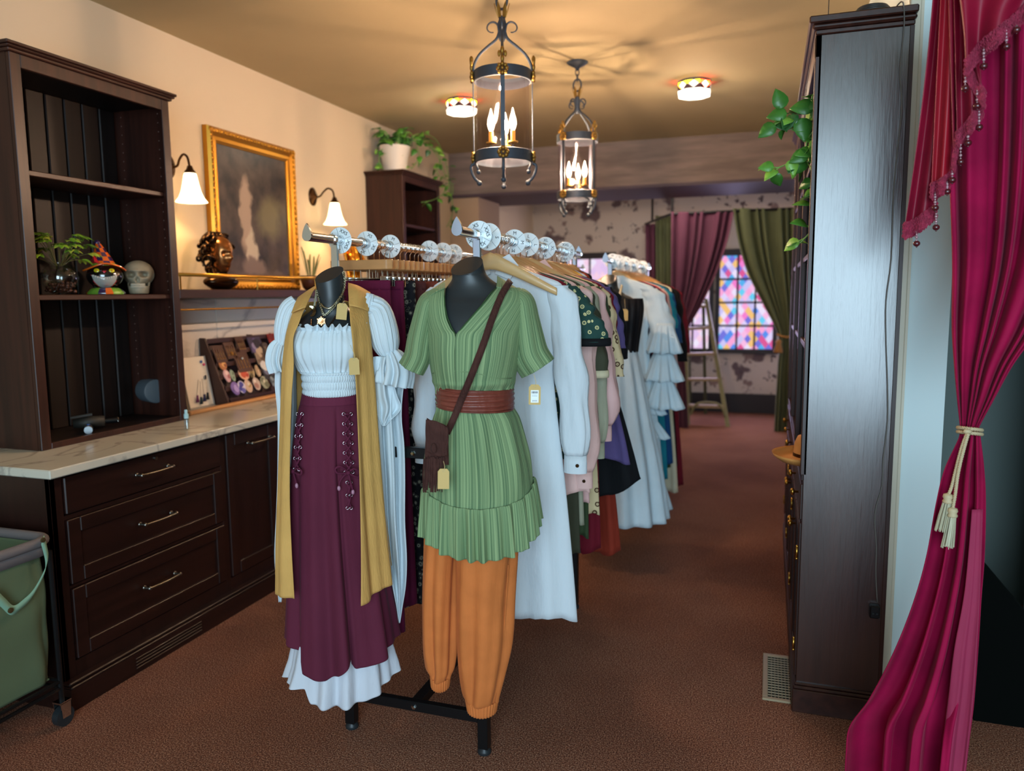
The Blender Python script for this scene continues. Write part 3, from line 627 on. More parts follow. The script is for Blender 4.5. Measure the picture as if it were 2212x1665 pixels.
for k in range(7):
    a = PI*.5+k*.52; pts = [hp(.05*math.cos(a)-.01+.012*math.sin(i*.9), .055*math.sin(a)+.012*math.cos(i*.8+k), -.01-.012*i) for i in range(12)]
    MB().tube(pts, [.012-.0005*i for i in range(12)], 7).build('snake', bz, bu, smooth=True)
MB().ball(hp(-.025, 0, .025), .062, 16, (1, 1, 1)).build('skull_cap', bz, bu, smooth=True)
# small plant in dark bowl and gold figure at the far end of the ledge
pb = P(672, 610, 'x', -2.88); y = pb.y
pp = thing('potted_plant', (-2.88, y, 1.54), 'thin-leaved plant in a dark brown bowl at the right end of the wall ledge', 'plant')
MB().lathe([(.035, 1.541), (.055, 1.56), (.066, 1.60), (.068, 1.625), (.074, 1.635), (.066, 1.635), (.06, 1.60)], (-2.88, y, 0), 22, cap=True).build('bowl', mat('brown_bowl', '#4c2a1c', .35), pp, smooth=True)
for k in range(9):
    a = k*2.3; h = .12+.1*((k*7) % 5)/5
    p = [(-2.88+.02*math.cos(a), y+.02*math.sin(a), 1.62), (-2.88+.045*math.cos(a), y+.05*math.sin(a), 1.62+h*.6), (-2.88+.06*math.cos(a), y+.085*math.sin(a), 1.62+h)]
    MB().tube(spline(p, 4), [.004+.004*math.sin(PI*i/8) for i in range(9)], 5, flat=.25).build('leaf', mat('grey_green_leaf', '#6d7648', .5), pp, smooth=True)
gp = P(762, 500, 'x', -2.86)
gf = thing('gold_figurine', (-2.86, gp.y, 1.54), 'shining gold standing figurine on the ledge against the far hutch', 'figurine')
gm = mat('bright_gold', '#d08a2c', .22, 1); y = gp.y
MB().lathe([(.075, 1.541), (.07, 1.56), (.05, 1.58), (.055, 1.66), (.07, 1.72), (.06, 1.78), (.035, 1.83), (.018, 1.85), (.014, 1.865)], (-2.86, y, 0), 20).build('robe', gm, gf, smooth=True)
MB().ball((-2.86, y, 1.885), .024, 14, (1, 1, 1.2)).build('head', gm, gf, smooth=True)
for s in (-1, 1): MB().tube(spline([(-2.86, y+s*.03, 1.82), (-2.84, y+s*.075, 1.79), (-2.80, y+s*.06, 1.73), (-2.79, y+s*.01, 1.75)], 5), [.014]*8+[.011]*8, 8).build('arm', gm, gf, smooth=True)
MB().tube(spline([(-2.86, y-.06, 1.6), (-2.88, y-.075, 1.8), (-2.88, y-.07, 1.96)], 5), [.012]*5+[.018, .022, .02, .014, .008, .004], 8).build('wing', gm, gf, smooth=True)
# white pothos pot on the far hutch
leafm = [mat('pothos_%d' % i, c, .4, spec=.5, vary=.3, vscale=25) for i, c in enumerate(('#3f7a2c', '#5c9a38', '#7fb544', '#2f6030'))]
def leaf(mb, p, d, n, L_, Wd, bend=.25):
    d = Vector(d).normalized(); n = Vector(n); n = (n-d*n.dot(d)).normalized(); s = d.cross(n); k = []
    prof = [(0, 0), (.06, .55), (.22, .95), (.42, 1), (.65, .74), (.85, .36), (1, 0)]
    vs = []
    for t, w_ in prof:
        c = Vector(p)+d*L_*t-n*bend*L_*t*t
        vs += [c-s*Wd*w_*.5+n*Wd*.12*w_, c, c+s*Wd*w_*.5+n*Wd*.12*w_]
    fs = []
    for i in range(len(prof)-1): fs += [(3*i, 3*i+1, 3*i+4, 3*i+3), (3*i+1, 3*i+2, 3*i+5, 3*i+4)]
    return mb.add(vs, fs)
def pothos(root, stems, rnd, every=3, size=(.05, .08), r=.0028):
    sm = mat('vine_stem', '#6f9c48', .5)
    for st_ in stems:
        pts = spline(st_, 6); MB().tube(pts, r, 6).build('vine', sm, root, smooth=True)
        for i in range(1, len(pts), every):
            d = Vector((rnd.uniform(-1, 1), rnd.uniform(-1, 1), rnd.uniform(-.7, .25))); n = Vector((rnd.uniform(-.4, .8), rnd.uniform(-1, -.1), rnd.uniform(.1, 1)))
            s = rnd.uniform(*size); mb = MB(); q = pts[i]+d.normalized()*s*.35
            mb.tube([pts[i], q], r*.6, 5); leaf(mb, q, d, n, s, s*.72); mb.build('leaf', rnd.choice(leafm), root, smooth=True, solid=.0006)
ph = thing('potted_pothos', (-2.83, 5.56, 2.46), 'trailing green pothos in a round white pot on top of the far hutch', 'plant')
cx_, cy_ = -2.83, 5.56
MB().lathe([(.088, 2.461), (.108, 2.60), (.112, 2.60), (.122, 2.655), (.122, 2.66), (.112, 2.66), (.104, 2.62), (.0, 2.62)], (cx_, cy_, 0), 32, cap=True).build('pot', mat('white_pot', '#cfc6ba', .5), ph, smooth='auto')
rn = random.Random(11); stems = []
for k in range(12):
    a = rn.uniform(0, 2*PI); h = rn.uniform(.05, .17); stems.append([(cx_+.03*math.cos(a), cy_+.03*math.sin(a), 2.62), (cx_+.06*math.cos(a), cy_+.06*math.sin(a), 2.66+h*.7), (cx_+.12*math.cos(a), cy_+.12*math.sin(a), 2.66+h*.8)])
pothos(ph, stems, rn, 2, (.055, .09))
def pv(lst, x): return [P(a, b, 'x', x) for a, b in lst]
stems = [[(cx_+.05, cy_+.05, 2.66)]+pv(l, xx) for l, xx in (
 (((895, 295), (915, 310), (935, 325), (952, 350), (960, 375), (970, 385), (968, 400), (955, 420), (935, 432), (910, 437)), -2.68),
 (((890, 300), (905, 330), (900, 350), (888, 365)), -2.70),
 (((905, 300), (930, 318), (950, 340), (945, 375), (975, 395), (978, 420)), -2.66),
 (((900, 290), (940, 300), (962, 350), (975, 420), (978, 450), (975, 470), (965, 490)), -2.67),
 (((880, 285), (900, 300), (925, 305), (940, 330)), -2.69))]
stems += [[(cx_-.03, cy_-.08, 2.65), (cx_-.06, cy_-.13, 2.60), (cx_-.06, cy_-.14, 2.52), (cx_-.03, cy_-.14, 2.47)]]
pothos(ph, stems, rn, 3, (.045, .075))
# pothos in the right bookcase
rp_ = thing('trailing_pothos', (.25, 3.2, 1.97), 'trailing variegated pothos spilling out of the right bookcase', 'plant')
MB().lathe([(.05, 1.971), (.07, 2.07), (.073, 2.08), (.065, 2.08), (0, 2.06)], (.24, 3.2, 0), 20).build('pot', mat('clay_pot', '#6b4a3a', .7), rp_, smooth='auto')
Yp = 3.0
def pq(l, Y): return [P(a, b, 'y', Y) for a, b in l]
stems = [[(.24, 3.18, 2.08)]+pq(l, Y) for l, Y in (
 (((1765, 195), (1768, 215)), 2.98), (((1762, 205), (1752, 240), (1745, 275), (1740, 300)), 2.97), (((1758, 215), (1720, 250), (1698, 258), (1693, 240)), 2.95), (((1760, 250), (1730, 285), (1700, 272), (1690, 262), (1668, 272)), 2.96),
 (((1765, 280), (1742, 310), (1748, 345), (1738, 350), (1715, 352), (1700, 355), (1680, 362), (1665, 360)), 2.97), (((1768, 300), (1765, 340), (1758, 350)), 2.97), (((1770, 350), (1768, 400), (1764, 440), (1758, 470), (1750, 500), (1735, 518), (1728, 525)), 2.97))]
rn = random.Random(4)
pothos(rp_, stems, rn, 3, (.045, .068))
for (a, b, L_, dx, dz) in ((1690, 235, .075, -.3, .9), (1700, 245, .07, -1, -.1), (1758, 232, .08, -1, .05), (1730, 255, .085, .2, -1), (1675, 270, .07, -.9, -.6), (1745, 330, .07, -.4, -.2), (1708, 345, .06, .2, -.9), (1768, 215, .07, -.2, -1), (1766, 300, .06, -.3, -1), (1672, 360, .055, -1, 0)):
    q = P(a, b, 'y', 2.93); leaf(mb := MB(), q, (dx, -.1, dz), (.1, -1, .3), L_, L_*.75, .12); mb.build('leaf', rn.choice(leafm[:3]), rp_, smooth=True, solid=.0006)
# tan hat on bookcase counter shelf; small white ornaments
hx = P(1722, 975, 'x', .15)
ht = thing('tan_hat', (.15, 3.0, .866), 'tan brimmed hat jutting from the counter shelf of the right bookcase', 'hat')
hm = mat('tan_felt', '#c88a45', .8, bump=.3, bscale=90); hc = Vector((.165, 3.0, .0))
MB().lathe([(.03, .97), (.055, .965), (.066, .94), (.07, .895), (.075, .885), (.12, .88), (.145, .895), (.15, .903), (.144, .891), (.12, .874), (.072, .875)], hc, 30, Matrix.Rotation(0, 3, 'X'), .95, 1).build('crown_and_brim', hm, ht, smooth=True)
MB().lathe([(.0715, .888), (.0705, .905), (.0695, .905), (.0705, .888)], hc, 30, None, .95, 1, False).build('band', bronze, ht)
for (px, py, Y) in ((1722, 695, 4.3), (1750, 705, 3.1)):
    q = P(px, py, 'y', Y); z = 1.31
    f = thing('white_ornament', (.2, Y, z), 'small cream ornament on the %s of the right bookcase' % ('farther middle shelf' if Y > 4 else 'nearer middle shelf'), 'ornament')
    MB().lathe([(.03, z+.001), (.034, z+.01), (.018, z+.03), (.03, z+.06), (.022, z+.09), (.008, z+.11)], (.16, Y, 0), 16).build('body', mat('cream_glaze', '#cfc4a4', .35), f, smooth=True)
    MB().ball((.16, Y, z+.12), .013, 10).build('finial', mat('cream_glaze', '#cfc4a4', .35), f, smooth=True)
# ================================================================== fabrics
def fab(name, col, **k):
    a = dict(rough=.85, bump=.55, bscale=11, bst=(2.6, 2.6, .8), bdist=.009, spec=.2, sheen=.15, vary=.08, vscale=9); a.update(k); return mat(name, col, **a)
f_white = fab('white_cotton', '#ccd3d8', vary=.03)
f_blouse = fab('blouse_white', '#cdd7dc', vary=.03)
f_under = fab('underskirt_white', '#c9ccd4', vary=.03)
f_must = fab('mustard_crinkle', '#d0a05a', bump=.6, bscale=55, bst=(3, 3, .5), bdist=.003, vary=.12)
f_maroon = fab('maroon_skirt', '#5e2236', bump=.3, vary=.12, vscale=5)
f_orange = fab('orange_linen', '#cc733a', bump=.5, bscale=38, bst=(3, 3, .4), bdist=.002, vary=.12, vscale=14)
f_suede = fab('brown_suede', '#4a2b25', bump=.5, bscale=70, vary=.3, vscale=30)
f_belt = fab('brown_leather', '#7b3a2d', rough=.45, spec=.5, vary=.25, vscale=30, vst=(1, 1, 6), sheen=0)
def striped(name, c1, c2, sc, bump=.8, bd=.002):
    m = mat(name, c1, .85, spec=.2, sheen=.15); nt = m.node_tree; N = nt.nodes; L = nt.links; b = N['Principled BSDF']
    tc = N.new('ShaderNodeTexCoord'); mp = N.new('ShaderNodeMapping'); mp.inputs['Scale'].default_value = (sc, 1.0, 1); L.new(tc.outputs['UV'], mp.inputs[0])
    n = N.new('ShaderNodeTexNoise'); n.inputs['Scale'].default_value = 1; n.inputs['Detail'].default_value = 2.5; n.inputs['Roughness'].default_value = .6; L.new(mp.outputs[0], n.inputs['Vector'])
    cr = N.new('ShaderNodeValToRGB'); e = cr.color_ramp.elements; e[0].position = .38; e[0].color = lin(c2); e[1].position = .6; e[1].color = lin(c1); L.new(n.outputs['Fac'], cr.inputs[0]); L.new(cr.outputs[0], b.inputs['Base Color'])
    bp = N.new('ShaderNodeBump'); bp.inputs['Strength'].default_value = bump; bp.inputs['Distance'].default_value = bd; L.new(n.outputs['Fac'], bp.inputs['Height']); L.new(bp.outputs[0], b.inputs['Normal']); return m
f_green = striped('green_crinkle', '#8ba073', '#56704f', 250)
# ================================================================== dressed body forms
class Form:
    def __init__(s, x, y):
        s.C = Vector((x, y, 0)); t = Vector((-x, -y, 0)).normalized(); s.t = t; s.r = Vector((-t.y, t.x, 0))
    def uz(s, px, py, w=0):
        d = FW + RT*((px-1106)/FPX) - UP*((py-832.5)/FPX); k = (s.C+s.t*w-CAM).dot(s.t)/d.dot(s.t); p = CAM+d*k
        return (p-s.C).dot(s.r), p.z
    def at(s, px, py, w=0): u, z = s.uz(px, py, w); return s.C+s.r*u+s.t*w+Vector((0, 0, z))
    def rows(s, R):
        o = []
        for q in R:
            py, L, Rr, b, w = q[:5]; uL, z = s.uz(L, py, w); uR, z2 = s.uz(Rr, py, w); z = z2 = s.uz((L+Rr)/2, py, w+b*.9)[1]; c = (uL+uR)/2; a = (uR-uL)/2
            if len(q) > 5:
                f = lambda px: math.asin(max(-1, min(1, (s.uz(px, py, w+b*.8)[0]-c)/a)))
                o.append((c, a, b, w, (z+z2)/2, f(q[6]), 2*PI+f(q[5])))
            else: o.append((c, a, b, w, (z+z2)/2, 0, 2*PI))
        return o
    def loft(s, mb, R, nth=96, nv=48, fold=None, dz=None, sup=2.0):
        O = s.rows(R); op = len(R[0]) > 5
        def fn(u, v):
            c, a, b, w, z, t0, t1 = rowi(O, v); th = lerp(t0, t1, u); k = fold(th, v) if fold else 0
            sn, cs = math.sin(th), math.cos(th)
            if sup != 2: sn = math.copysign(abs(sn)**(2/sup), sn); cs = math.copysign(abs(cs)**(2/sup), cs)
            return s.C+s.r*(c+(a+k)*sn)+s.t*(w+(b+k)*cs)+Vector((0, 0, z+(dz(th, v) if dz else 0)))
        per = 2*PI*max(o[1] for o in O)*.8
        mb.grid(fn, nth, nv, not op, per, abs(O[0][4]-O[-1][4])); s.last = (O, fn); return mb
    def surf(s, O, px, py, off=.004):
        dep = .08; n = len(O)-1
        for it in range(3):
            u, z = s.uz(px, py, dep)
            for i in range(n*20+1):
                o = rowi(O, i/(n*20))
                if o[4] <= z: break
            c, a, b, w = o[:4]; k = max(-1, min(1, (u-c)/a)); th = math.asin(k); dep = w+b*math.cos(th)
        return s.C+s.r*u+s.t*(w+b*math.cos(th)+off)+Vector((0, 0, z))
    def sweep(s, mb, path, n=40, m=28, fold=None, up=None):
        # path rows: (px, py, w, half width in px, depth half width m)
        rows = []
        for px, py, w, hw, b in path:
            p = s.at(px, py, w); e = s.at(px+hw, py, w); rows.append((p.x, p.y, p.z, (e-p).length, b))
        def fn(u, v):
            x, y, z, a, b = rowi(rows, v); x0 = Vector(rowi(rows, max(v-.01, 0))[:3]); x1 = Vector(rowi(rows, min(v+.01, 1))[:3])
            t = (x1-x0).normalized(); sd = (s.r-t*s.r.dot(t)).normalized(); nn = sd.cross(t); nn = nn if nn.dot(s.t) > 0 else -nn
            th = u*2*PI; k = fold(th, v) if fold else 0
            return Vector((x, y, z))+sd*(a+k)*math.sin(th)+nn*(b+k)*math.cos(th)
        mb.grid(fn, n, m, True, .5, .4); return mb
def folds(n1, a1, n2=0, a2=0, ph=0, grow=None):
    g = grow or (lambda v: 1)
    return lambda th, v: g(v)*(a1*math.sin(n1*th+ph+.6*math.sin(2*th+v*2))+a2*math.sin(n2*th+1.3+ph*2+1.1*v))
kraft = mat('kraft_card', '#c8a86a', .8, bump=.1, bscale=200); strm = mat('tag_string', '#c9b27c', .7)
paper = mat('tag_paper', '#e9eef0', .6); inkm = mat('ink', '#15181c', .6)
def text_mesh(txt, size, M, m, name, parent, depth=.0003):
    cu = bpy.data.curves.new('t', 'FONT'); cu.body = txt; cu.size = size; cu.align_x = 'CENTER'; cu.align_y = 'CENTER'; cu.extrude = depth; cu.resolution_u = 2
    to = bpy.data.objects.new('t', cu); COL.objects.link(to); dg = bpy.context.evaluated_depsgraph_get()
    me = bpy.data.meshes.new_from_object(to.evaluated_get(dg)); bpy.data.objects.remove(to); bpy.data.curves.remove(cu)
    me.transform(M); me.materials.clear(); me.materials.append(m); o = bpy.data.objects.new(name, me); COL.objects.link(o)
    if parent: o.parent = parent; o.matrix_parent_inverse = Matrix.Translation(-parent.location)
    return o
def price_tag(c, ax_x, ax_n, w, h, tilt, label, anchor, group=None, printed=None):
    ax_x = Vector(ax_x).normalized(); n = Vector(ax_n).normalized(); z = Vector((0, 0, 1))
    X = (ax_x*math.cos(tilt)+z*math.sin(tilt)).normalized(); Z = n.cross(X); Z = Z if Z.z > 0 else -Z; c = Vector(c)
    root = thing('price_tag', c, label, 'tag', group)
    pt = [(-w/2, -h/2), (w/2, -h/2), (w/2, h*.36), (w*.3, h/2), (-w*.3, h/2), (-w/2, h*.36)]
    MB().prism([c+X*a+Z*b for a, b in pt], n*.0012).build('card', kraft, root)
    ct = c+Z*h*.4+n*.0014
    MB().tube([ct+X*.0035*math.cos(t)+Z*.0035*math.sin(t) for t in [i*2*PI/12 for i in range(12)]], .0008, 5, closed=True).build('eyelet', strm, root)
    MB().tube(spline([ct, c+Z*(h*.5+.006)+X*.003+n*.002, Vector(anchor)], 5), .0008, 5).build('string', strm, root)
    if printed:
        M = Matrix((X, Z, n)).transposed().to_4x4()
        lb = MB().prism([c+n*.0013+X*a+Z*b for a, b in ((-w*.33, -h*.4), (w*.33, -h*.4), (w*.33, h*.22), (-w*.33, h*.22))], n*.0004).build('printed_label', paper, root)
        bc = MB(); k = random.Random(3); x = -w*.26
        while x < w*.26:
            ww = k.choice([.0006, .0010, .0014]); bc.prism([c+n*.0019+X*a+Z*b for a, b in ((x, h*.06), (x+ww, h*.06), (x+ww, h*.16), (x, h*.16))], n*.0001); x += ww+k.choice([.0006, .001])
        tag(bc.build('barcode', inkm, lb), kind='stuff')
        text_mesh('$30.00', h*.085, Matrix.Translation(c+n*.0019-Z*h*.31) @ M, inkm, 'price_text', lb)
        for k in (0, 1): MB().prism([c+n*.0019+X*a+Z*b for a, b in ((-w*.22, -h*(.02+.05*k)), (w*.22, -h*(.02+.05*k)), (w*.22, -h*(.03+.05*k)), (-w*.22, -h*(.03+.05*k)))], n*.0001).build('fine_print', mat('grey_ink', '#6d7378', .6), lb)
    return root
FACE = Vector((-.12, -1, 0)).normalized()
def torso(F, rows, cap, label, n=64):
    # rows are pixel silhouettes; the neck is cut by a plane that slopes down towards the front
    root = thing('mannequin', (F.C.x, F.C.y, 1.0), label, 'mannequin'); O = F.rows(rows)
    py, slope = cap
    def dz(th, v):
        if v > .12: return 0
        k = 1-v/.12; c, a, b, w = O[0][:4]; q = F.r*a*math.sin(th)+F.t*b*math.cos(th)
        return -slope*q.dot(FACE)*k
    mb = MB(); F.loft(mb, rows, n, 60, dz=dz)
    mb.f.append(list(range(n))); mb.uv.append([(0, 0)]*n); mb.mi.append(0)
    mb.build('body_form', blackp, root, smooth='auto'); return root, O
# ---------------------------------------------------------------- first dressed form (white blouse, maroon skirt)
A = Form(-1.285, 2.06)
mA, OA = torso(A, [(592, 680, 742, .041, .0), (612, 682, 743, .041, .0), (640, 686, 743, .039, .003), (662, 680, 750, .044, .003), (684, 655, 782, .052, .0), (700, 640, 796, .066, 0), (730, 634, 800, .085, .0), (775, 642, 788, .084, .0), (810, 660, 772, .068, 0), (850, 662, 770, .064, 0), (900, 646, 788, .08, 0), (980, 640, 800, .085, 0), (1010, 660, 780, .05, 0)], (592, .62), 'black headless mannequin form under the mustard vest and white blouse')
bl = thing('blouse', (A.C.x, A.C.y, 1.25), 'white off-shoulder blouse with smocked waist and ruffled bell sleeves', 'blouse')
def bfold(th, v):
    g = math.sin(min(1, v/.62)*PI)**.6 if v < .62 else 0
    k = .0034*(math.sin(46*th+3*math.sin(5*th))+.7*math.sin(29*th+2*v))*(1-.55*g) if v < .62 else 0
    bust = .012*math.exp(-((v-.33)/.16)**2)*(math.exp(-((((th+.35+PI) % (2*PI))-PI+.42)/.3)**2)+math.exp(-((((th-.25+PI) % (2*PI))-PI-.30)/.3)**2))
    if v >= .62: k = .0045*abs(math.sin((v-.62)/.38*4*PI))-.002+.0016*math.sin(70*th+9*math.floor((v-.62)/.095))
    return k+bust
rB = [(714, 634, 794, .092, 0), (724, 629, 797, .096, .002), (745, 627, 797, .100, .006), (775, 632, 794, .098, .004), (800, 644, 786, .088, 0), (812, 652, 780, .090, 0), (835, 654, 778, .088, 0), (858, 656, 777, .086, 0)]
A.loft(mb := MB(), rB, 260, 80, bfold); OB = A.last[0]; mb.build('bodice', f_blouse, bl, smooth=True, solid=.0015)
A.loft(MBr := MB(), [(703, 633, 797, .098, .004), (708, 634, 796, .095, .002), (714, 636, 793, .092, 0), (720, 634, 795, .096, 0)], 300, 8, lambda th, v: (.007*(1-v)**1.2+.0015)*(math.sin(33*th+2*math.sin(3*th))+.6*math.sin(51*th)), lambda th, v: .006*(1-v)*math.sin(27*th+2*math.sin(4*th)+1)); MBr.build('neck_ruffle', f_blouse, bl, smooth=True, solid=.001)
# sleeve on the right of the picture: puff, gather, ruffle, long tail
A.sweep(mb := MB(), [(790, 655, -.01, 20, .035), (812, 672, -.01, 30, .05), (826, 710, 0, 31, .058), (834, 745, .0, 27, .05), (840, 768, .0, 15, .03)], 90, 30, lambda th, v: .0035*math.sin(17*th+v)*(abs(v-.5)*1.2+.5)+.002*math.sin(31*th)); mb.build('sleeve_puff', f_blouse, bl, smooth=True, solid=.001)
A.sweep(mb := MB(), [(800, 634, -.01, 5, .03), (796, 650, -.01, 14, .04), (793, 668, -.008, 12, .042)], 90, 6, lambda th, v: .005*math.sin(15*th)*(1-.5*v)); mb.build('shoulder_ruffle', f_blouse, bl, smooth=True, solid=.001)
A.sweep(mb := MB(), [(838, 760, .0, 14, .028), (846, 775, .005, 26, .045), (852, 800, .008, 36, .055), (846, 830, .008, 36, .06)], 160, 16, lambda th, v: (.003+.011*v)*math.sin(9*th+1.5*math.sin(2*th)+.5)+.004*v*math.sin(17*th)); mb.build('sleeve_ruffle', f_blouse, bl, smooth=True, solid=.001)
def tail(F, name, rows, m, par, nf=3, amp=.02, nv=50, nu=48, ph=0, solid=.0012, w2=0):
    # hanging strip: rows (py, xl, xr, w) ; folds in depth
    R = []
    for py, xl, xr, w in rows:
        a, b = F.at(xl, py, w), F.at(xr, py, w); R.append((a.x, a.y, a.z, b.x, b.y, b.z))
    def fn(u, v):
        q = rowi(R, v); a, b = Vector(q[:3]), Vector(q[3:]); wd = (b-a).length; g = min(1, wd/.06)
        return a.lerp(b, u)+F.t*amp*g*(math.sin(u*nf*2*PI+ph+1.2*math.sin(3*v))+.35*math.sin(u*nf*4.3*PI+2+4*v))
    mb = MB().grid(fn, nu, nv, False, .3, .8); return mb.build(name, m, par, smooth=True, solid=solid)
tail(A, 'sleeve_tail', [(795, 812, 876, .0), (850, 812, 868, .0), (900, 814, 866, .0), (960, 816, 872, -.01), (1030, 822, 874, -.015), (1120, 828, 874, -.02), (1200, 836, 878, -.02), (1260, 846, 876, -.02), (1310, 856, 869, -.02), (1345, 861, 864, -.02)], f_blouse, bl, 2.2, .022)
tail(A, 'sleeve_tail', [(770, 806, 850, .03), (800, 806, 846, .035), (850, 806, 856, .03), (880, 810, 866, .02), (905, 818, 846, .02), (920, 826, 832, .02)], f_blouse, bl, 1.6, .012, ph=2)
# sleeve on the left
A.sweep(mb := MB(), [(645, 655, -.03, 20, .035), (628, 672, -.03, 24, .045), (618, 710, -.03, 24, .05), (612, 745, -.03, 16, .035)], 80, 26, lambda th, v: .003*math.sin(17*th+v)); mb.build('sleeve_puff', f_blouse, bl, smooth=True, solid=.001)
A.sweep(mb := MB(), [(612, 735, -.03, 12, .03), (606, 752, -.03, 24, .04), (602, 778, -.03, 24, .05), (608, 800, -.03, 20, .05)], 140, 14, lambda th, v: (.003+.010*v)*math.sin(9*th+1.5*math.sin(2*th)+.5)+.003*v*math.sin(17*th)); mb.build('sleeve_ruffle', f_blouse, bl, smooth=True, solid=.001)
tail(A, 'sleeve_tail', [(775, 596, 640, -.04), (830, 594, 640, -.04), (900, 600, 640, -.04), (1000, 600, 634, -.04), (1100, 597, 626, -.04), (1200, 593, 618, -.04), (1260, 598, 612, -.04), (1300, 602, 608, -.04)], f_blouse, bl, 1.5, .015)
# skirts
un = thing('underskirt', (A.C.x, A.C.y, .4), 'white gathered underskirt showing below the maroon skirt', 'skirt')
def hemdz(pts):   # pts (th, dz)
    def f(th, v):
        t = (th+PI) % (2*PI)-PI
        for (a, da), (b, db) in zip(pts, pts[1:]):
            if a <= t <= b: return lerp(da, db, (t-a)/(b-a))*max(0, (v-.55)/.45)**1.0
        return 0
    return f
A.loft(mb := MB(), [(1340, 640, 832, .095, 0), (1400, 636, 838, .108, 0), (1440, 630, 848, .118, 0), (1480, 625, 854, .128, 0), (1518, 620, 858, .134, 0)], 260, 30,
       lambda th, v: (.002+.010*v)*(math.sin(11*th+1.4*math.sin(3*th)+.3)+.5*math.sin(19*th+1)), hemdz([(-PI, 0), (-1.4, .05), (-.75, .045), (-.62, -.0), (0, -.012), (.35, -.004), (.8, .012), (1.2, .035), (1.6, .05), (PI, 0)]))
mb.build('cloth', f_under, un, smooth=True, solid=.001)
sk = thing('long_skirt', (A.C.x, A.C.y, .8), 'long maroon skirt with two laced front panels and bows', 'skirt')
rS = [(852, 654, 778, .079, 0), (868, 651, 782, .082, .0), (890, 645, 786, .086, 0), (930, 638, 794, .092, 0), (1000, 632, 800, .097, .0), (1100, 630, 810, .104, 0), (1200, 628, 822, .112, 0), (1300, 627, 836, .128, 0), (1380, 626, 848, .140, 0), (1440, 626, 856, .150, 0)]
def sfold(th, v):
    t = (th+PI) % (2*PI)-PI; g = max(0, v-.12)**1.3
    k = g*(.016*math.sin(8*th+.9*math.sin(2*th)+.7*v+.4)+.007*math.sin(15*th+1.7))
    k -= g*.045*math.exp(-((t-.14-.02*v)/.05)**2)   # the slit
    return k
A.loft(mb := MB(), rS, 260, 90, sfold, hemdz([(-PI, 0), (-1.5, .055), (-1.1, .035), (-.85, .01), (-.8, -.02), (-.35, -.04), (-.1, -.022), (.12, .012), (.17, -.002), (.22, -.012), (.6, -.012), (1.0, .006), (1.5, .02), (PI, 0)])); OS = A.last[0]
mb.build('cloth', f_maroon, sk, smooth=True, solid=.0012)
A.loft(mb := MB(), [(850, 653, 779, .0815, 0), (862, 651, 781, .0835, 0), (877, 648, 784, .086, 0)], 120, 8); mb.build('waistband', fab('maroon_band', '#66263c'), sk, smooth=True, solid=.001)
grom = mat('grommet', '#b9a8ac', .25, 1); lacem = fab('maroon_cord', '#5d2038', bump=.5)
def lacing(cx, hw, y0, y1, n, tx=0, rowst=1):
    gs = MB()
    L_ = []; R_ = []
    for i in range(n):
        py = lerp(y0, y1, i/(n-1)); x = cx(py); a = A.surf(OS, x-hw, py, .012); b = A.surf(OS, x+hw, py, .012); L_.append(a); R_.append(b)
        for q in (a, b): MB().tube([q+A.r*.0045*math.cos(t)+Vector((0, 0, .0045*math.sin(t))) for t in [k*2*PI/10 for k in range(10)]], .0014, 5, closed=True).build('grommet', grom, sk, smooth=True)
    c = MB(); c.tube([L_[0], R_[0]], .003, 6)
    for i in range(n-1):
        m1 = (L_[i]+R_[i+1])/2+A.t*.006; c.tube(spline([L_[i], m1, R_[i+1]], 3), .0028, 6); m2 = (R_[i]+L_[i+1])/2+A.t*.010; c.tube(spline([R_[i], m2, L_[i+1]], 3), .0028, 6)
    c.build('lace', lacem, sk, smooth=True)
lacing(lambda y: 750+(y-890)*.028, 8, 893, 1018, 7); lacing(lambda y: 754+(y-1060)*.01, 4, 1040, 1095, 3)
lacing(lambda y: 648-(y-890)*.055, 5, 893, 1012, 6)
def bow(cx, cy, sc, name='bow'):
    def q(dx, dy, o=.02): return A.surf(OS, cx+dx*sc, cy+dy*sc, o)
    m = MB()
    m.tube(spline([q(0, 0), q(-16, -14, .03), q(-28, -9, .03), (q(-22, 1, .026)), q(0, 1, .022)], 6), .0032, 6)
    m.tube(spline([q(0, 0), q(12, -9, .03), q(24, -2, .03), q(22, 9, .026), q(12, 7, .024), q(0, 1, .022)], 6), .0032, 6)
    m.tube(spline([q(0, 0), q(-10, 8), q(-18, 20), q(-20, 32)], 5), .003, 6); m.tube(spline([q(0, 1), q(3, 14), q(7, 28), q(10, 40)], 5), .003, 6)
    m.ball(q(0, 0, .026), .007, 8); o = m.build(name, lacem, sk, smooth=True)
    for e in (q(-20, 34), q(10, 42)): MB().ball(e, .0055, 7, (1, 1, 1.5)).build('aglet', mat('lace_tip', '#a8788c', .5), sk, smooth=True)
bow(752, 1017, 1.0); bow(634, 1014, .75)
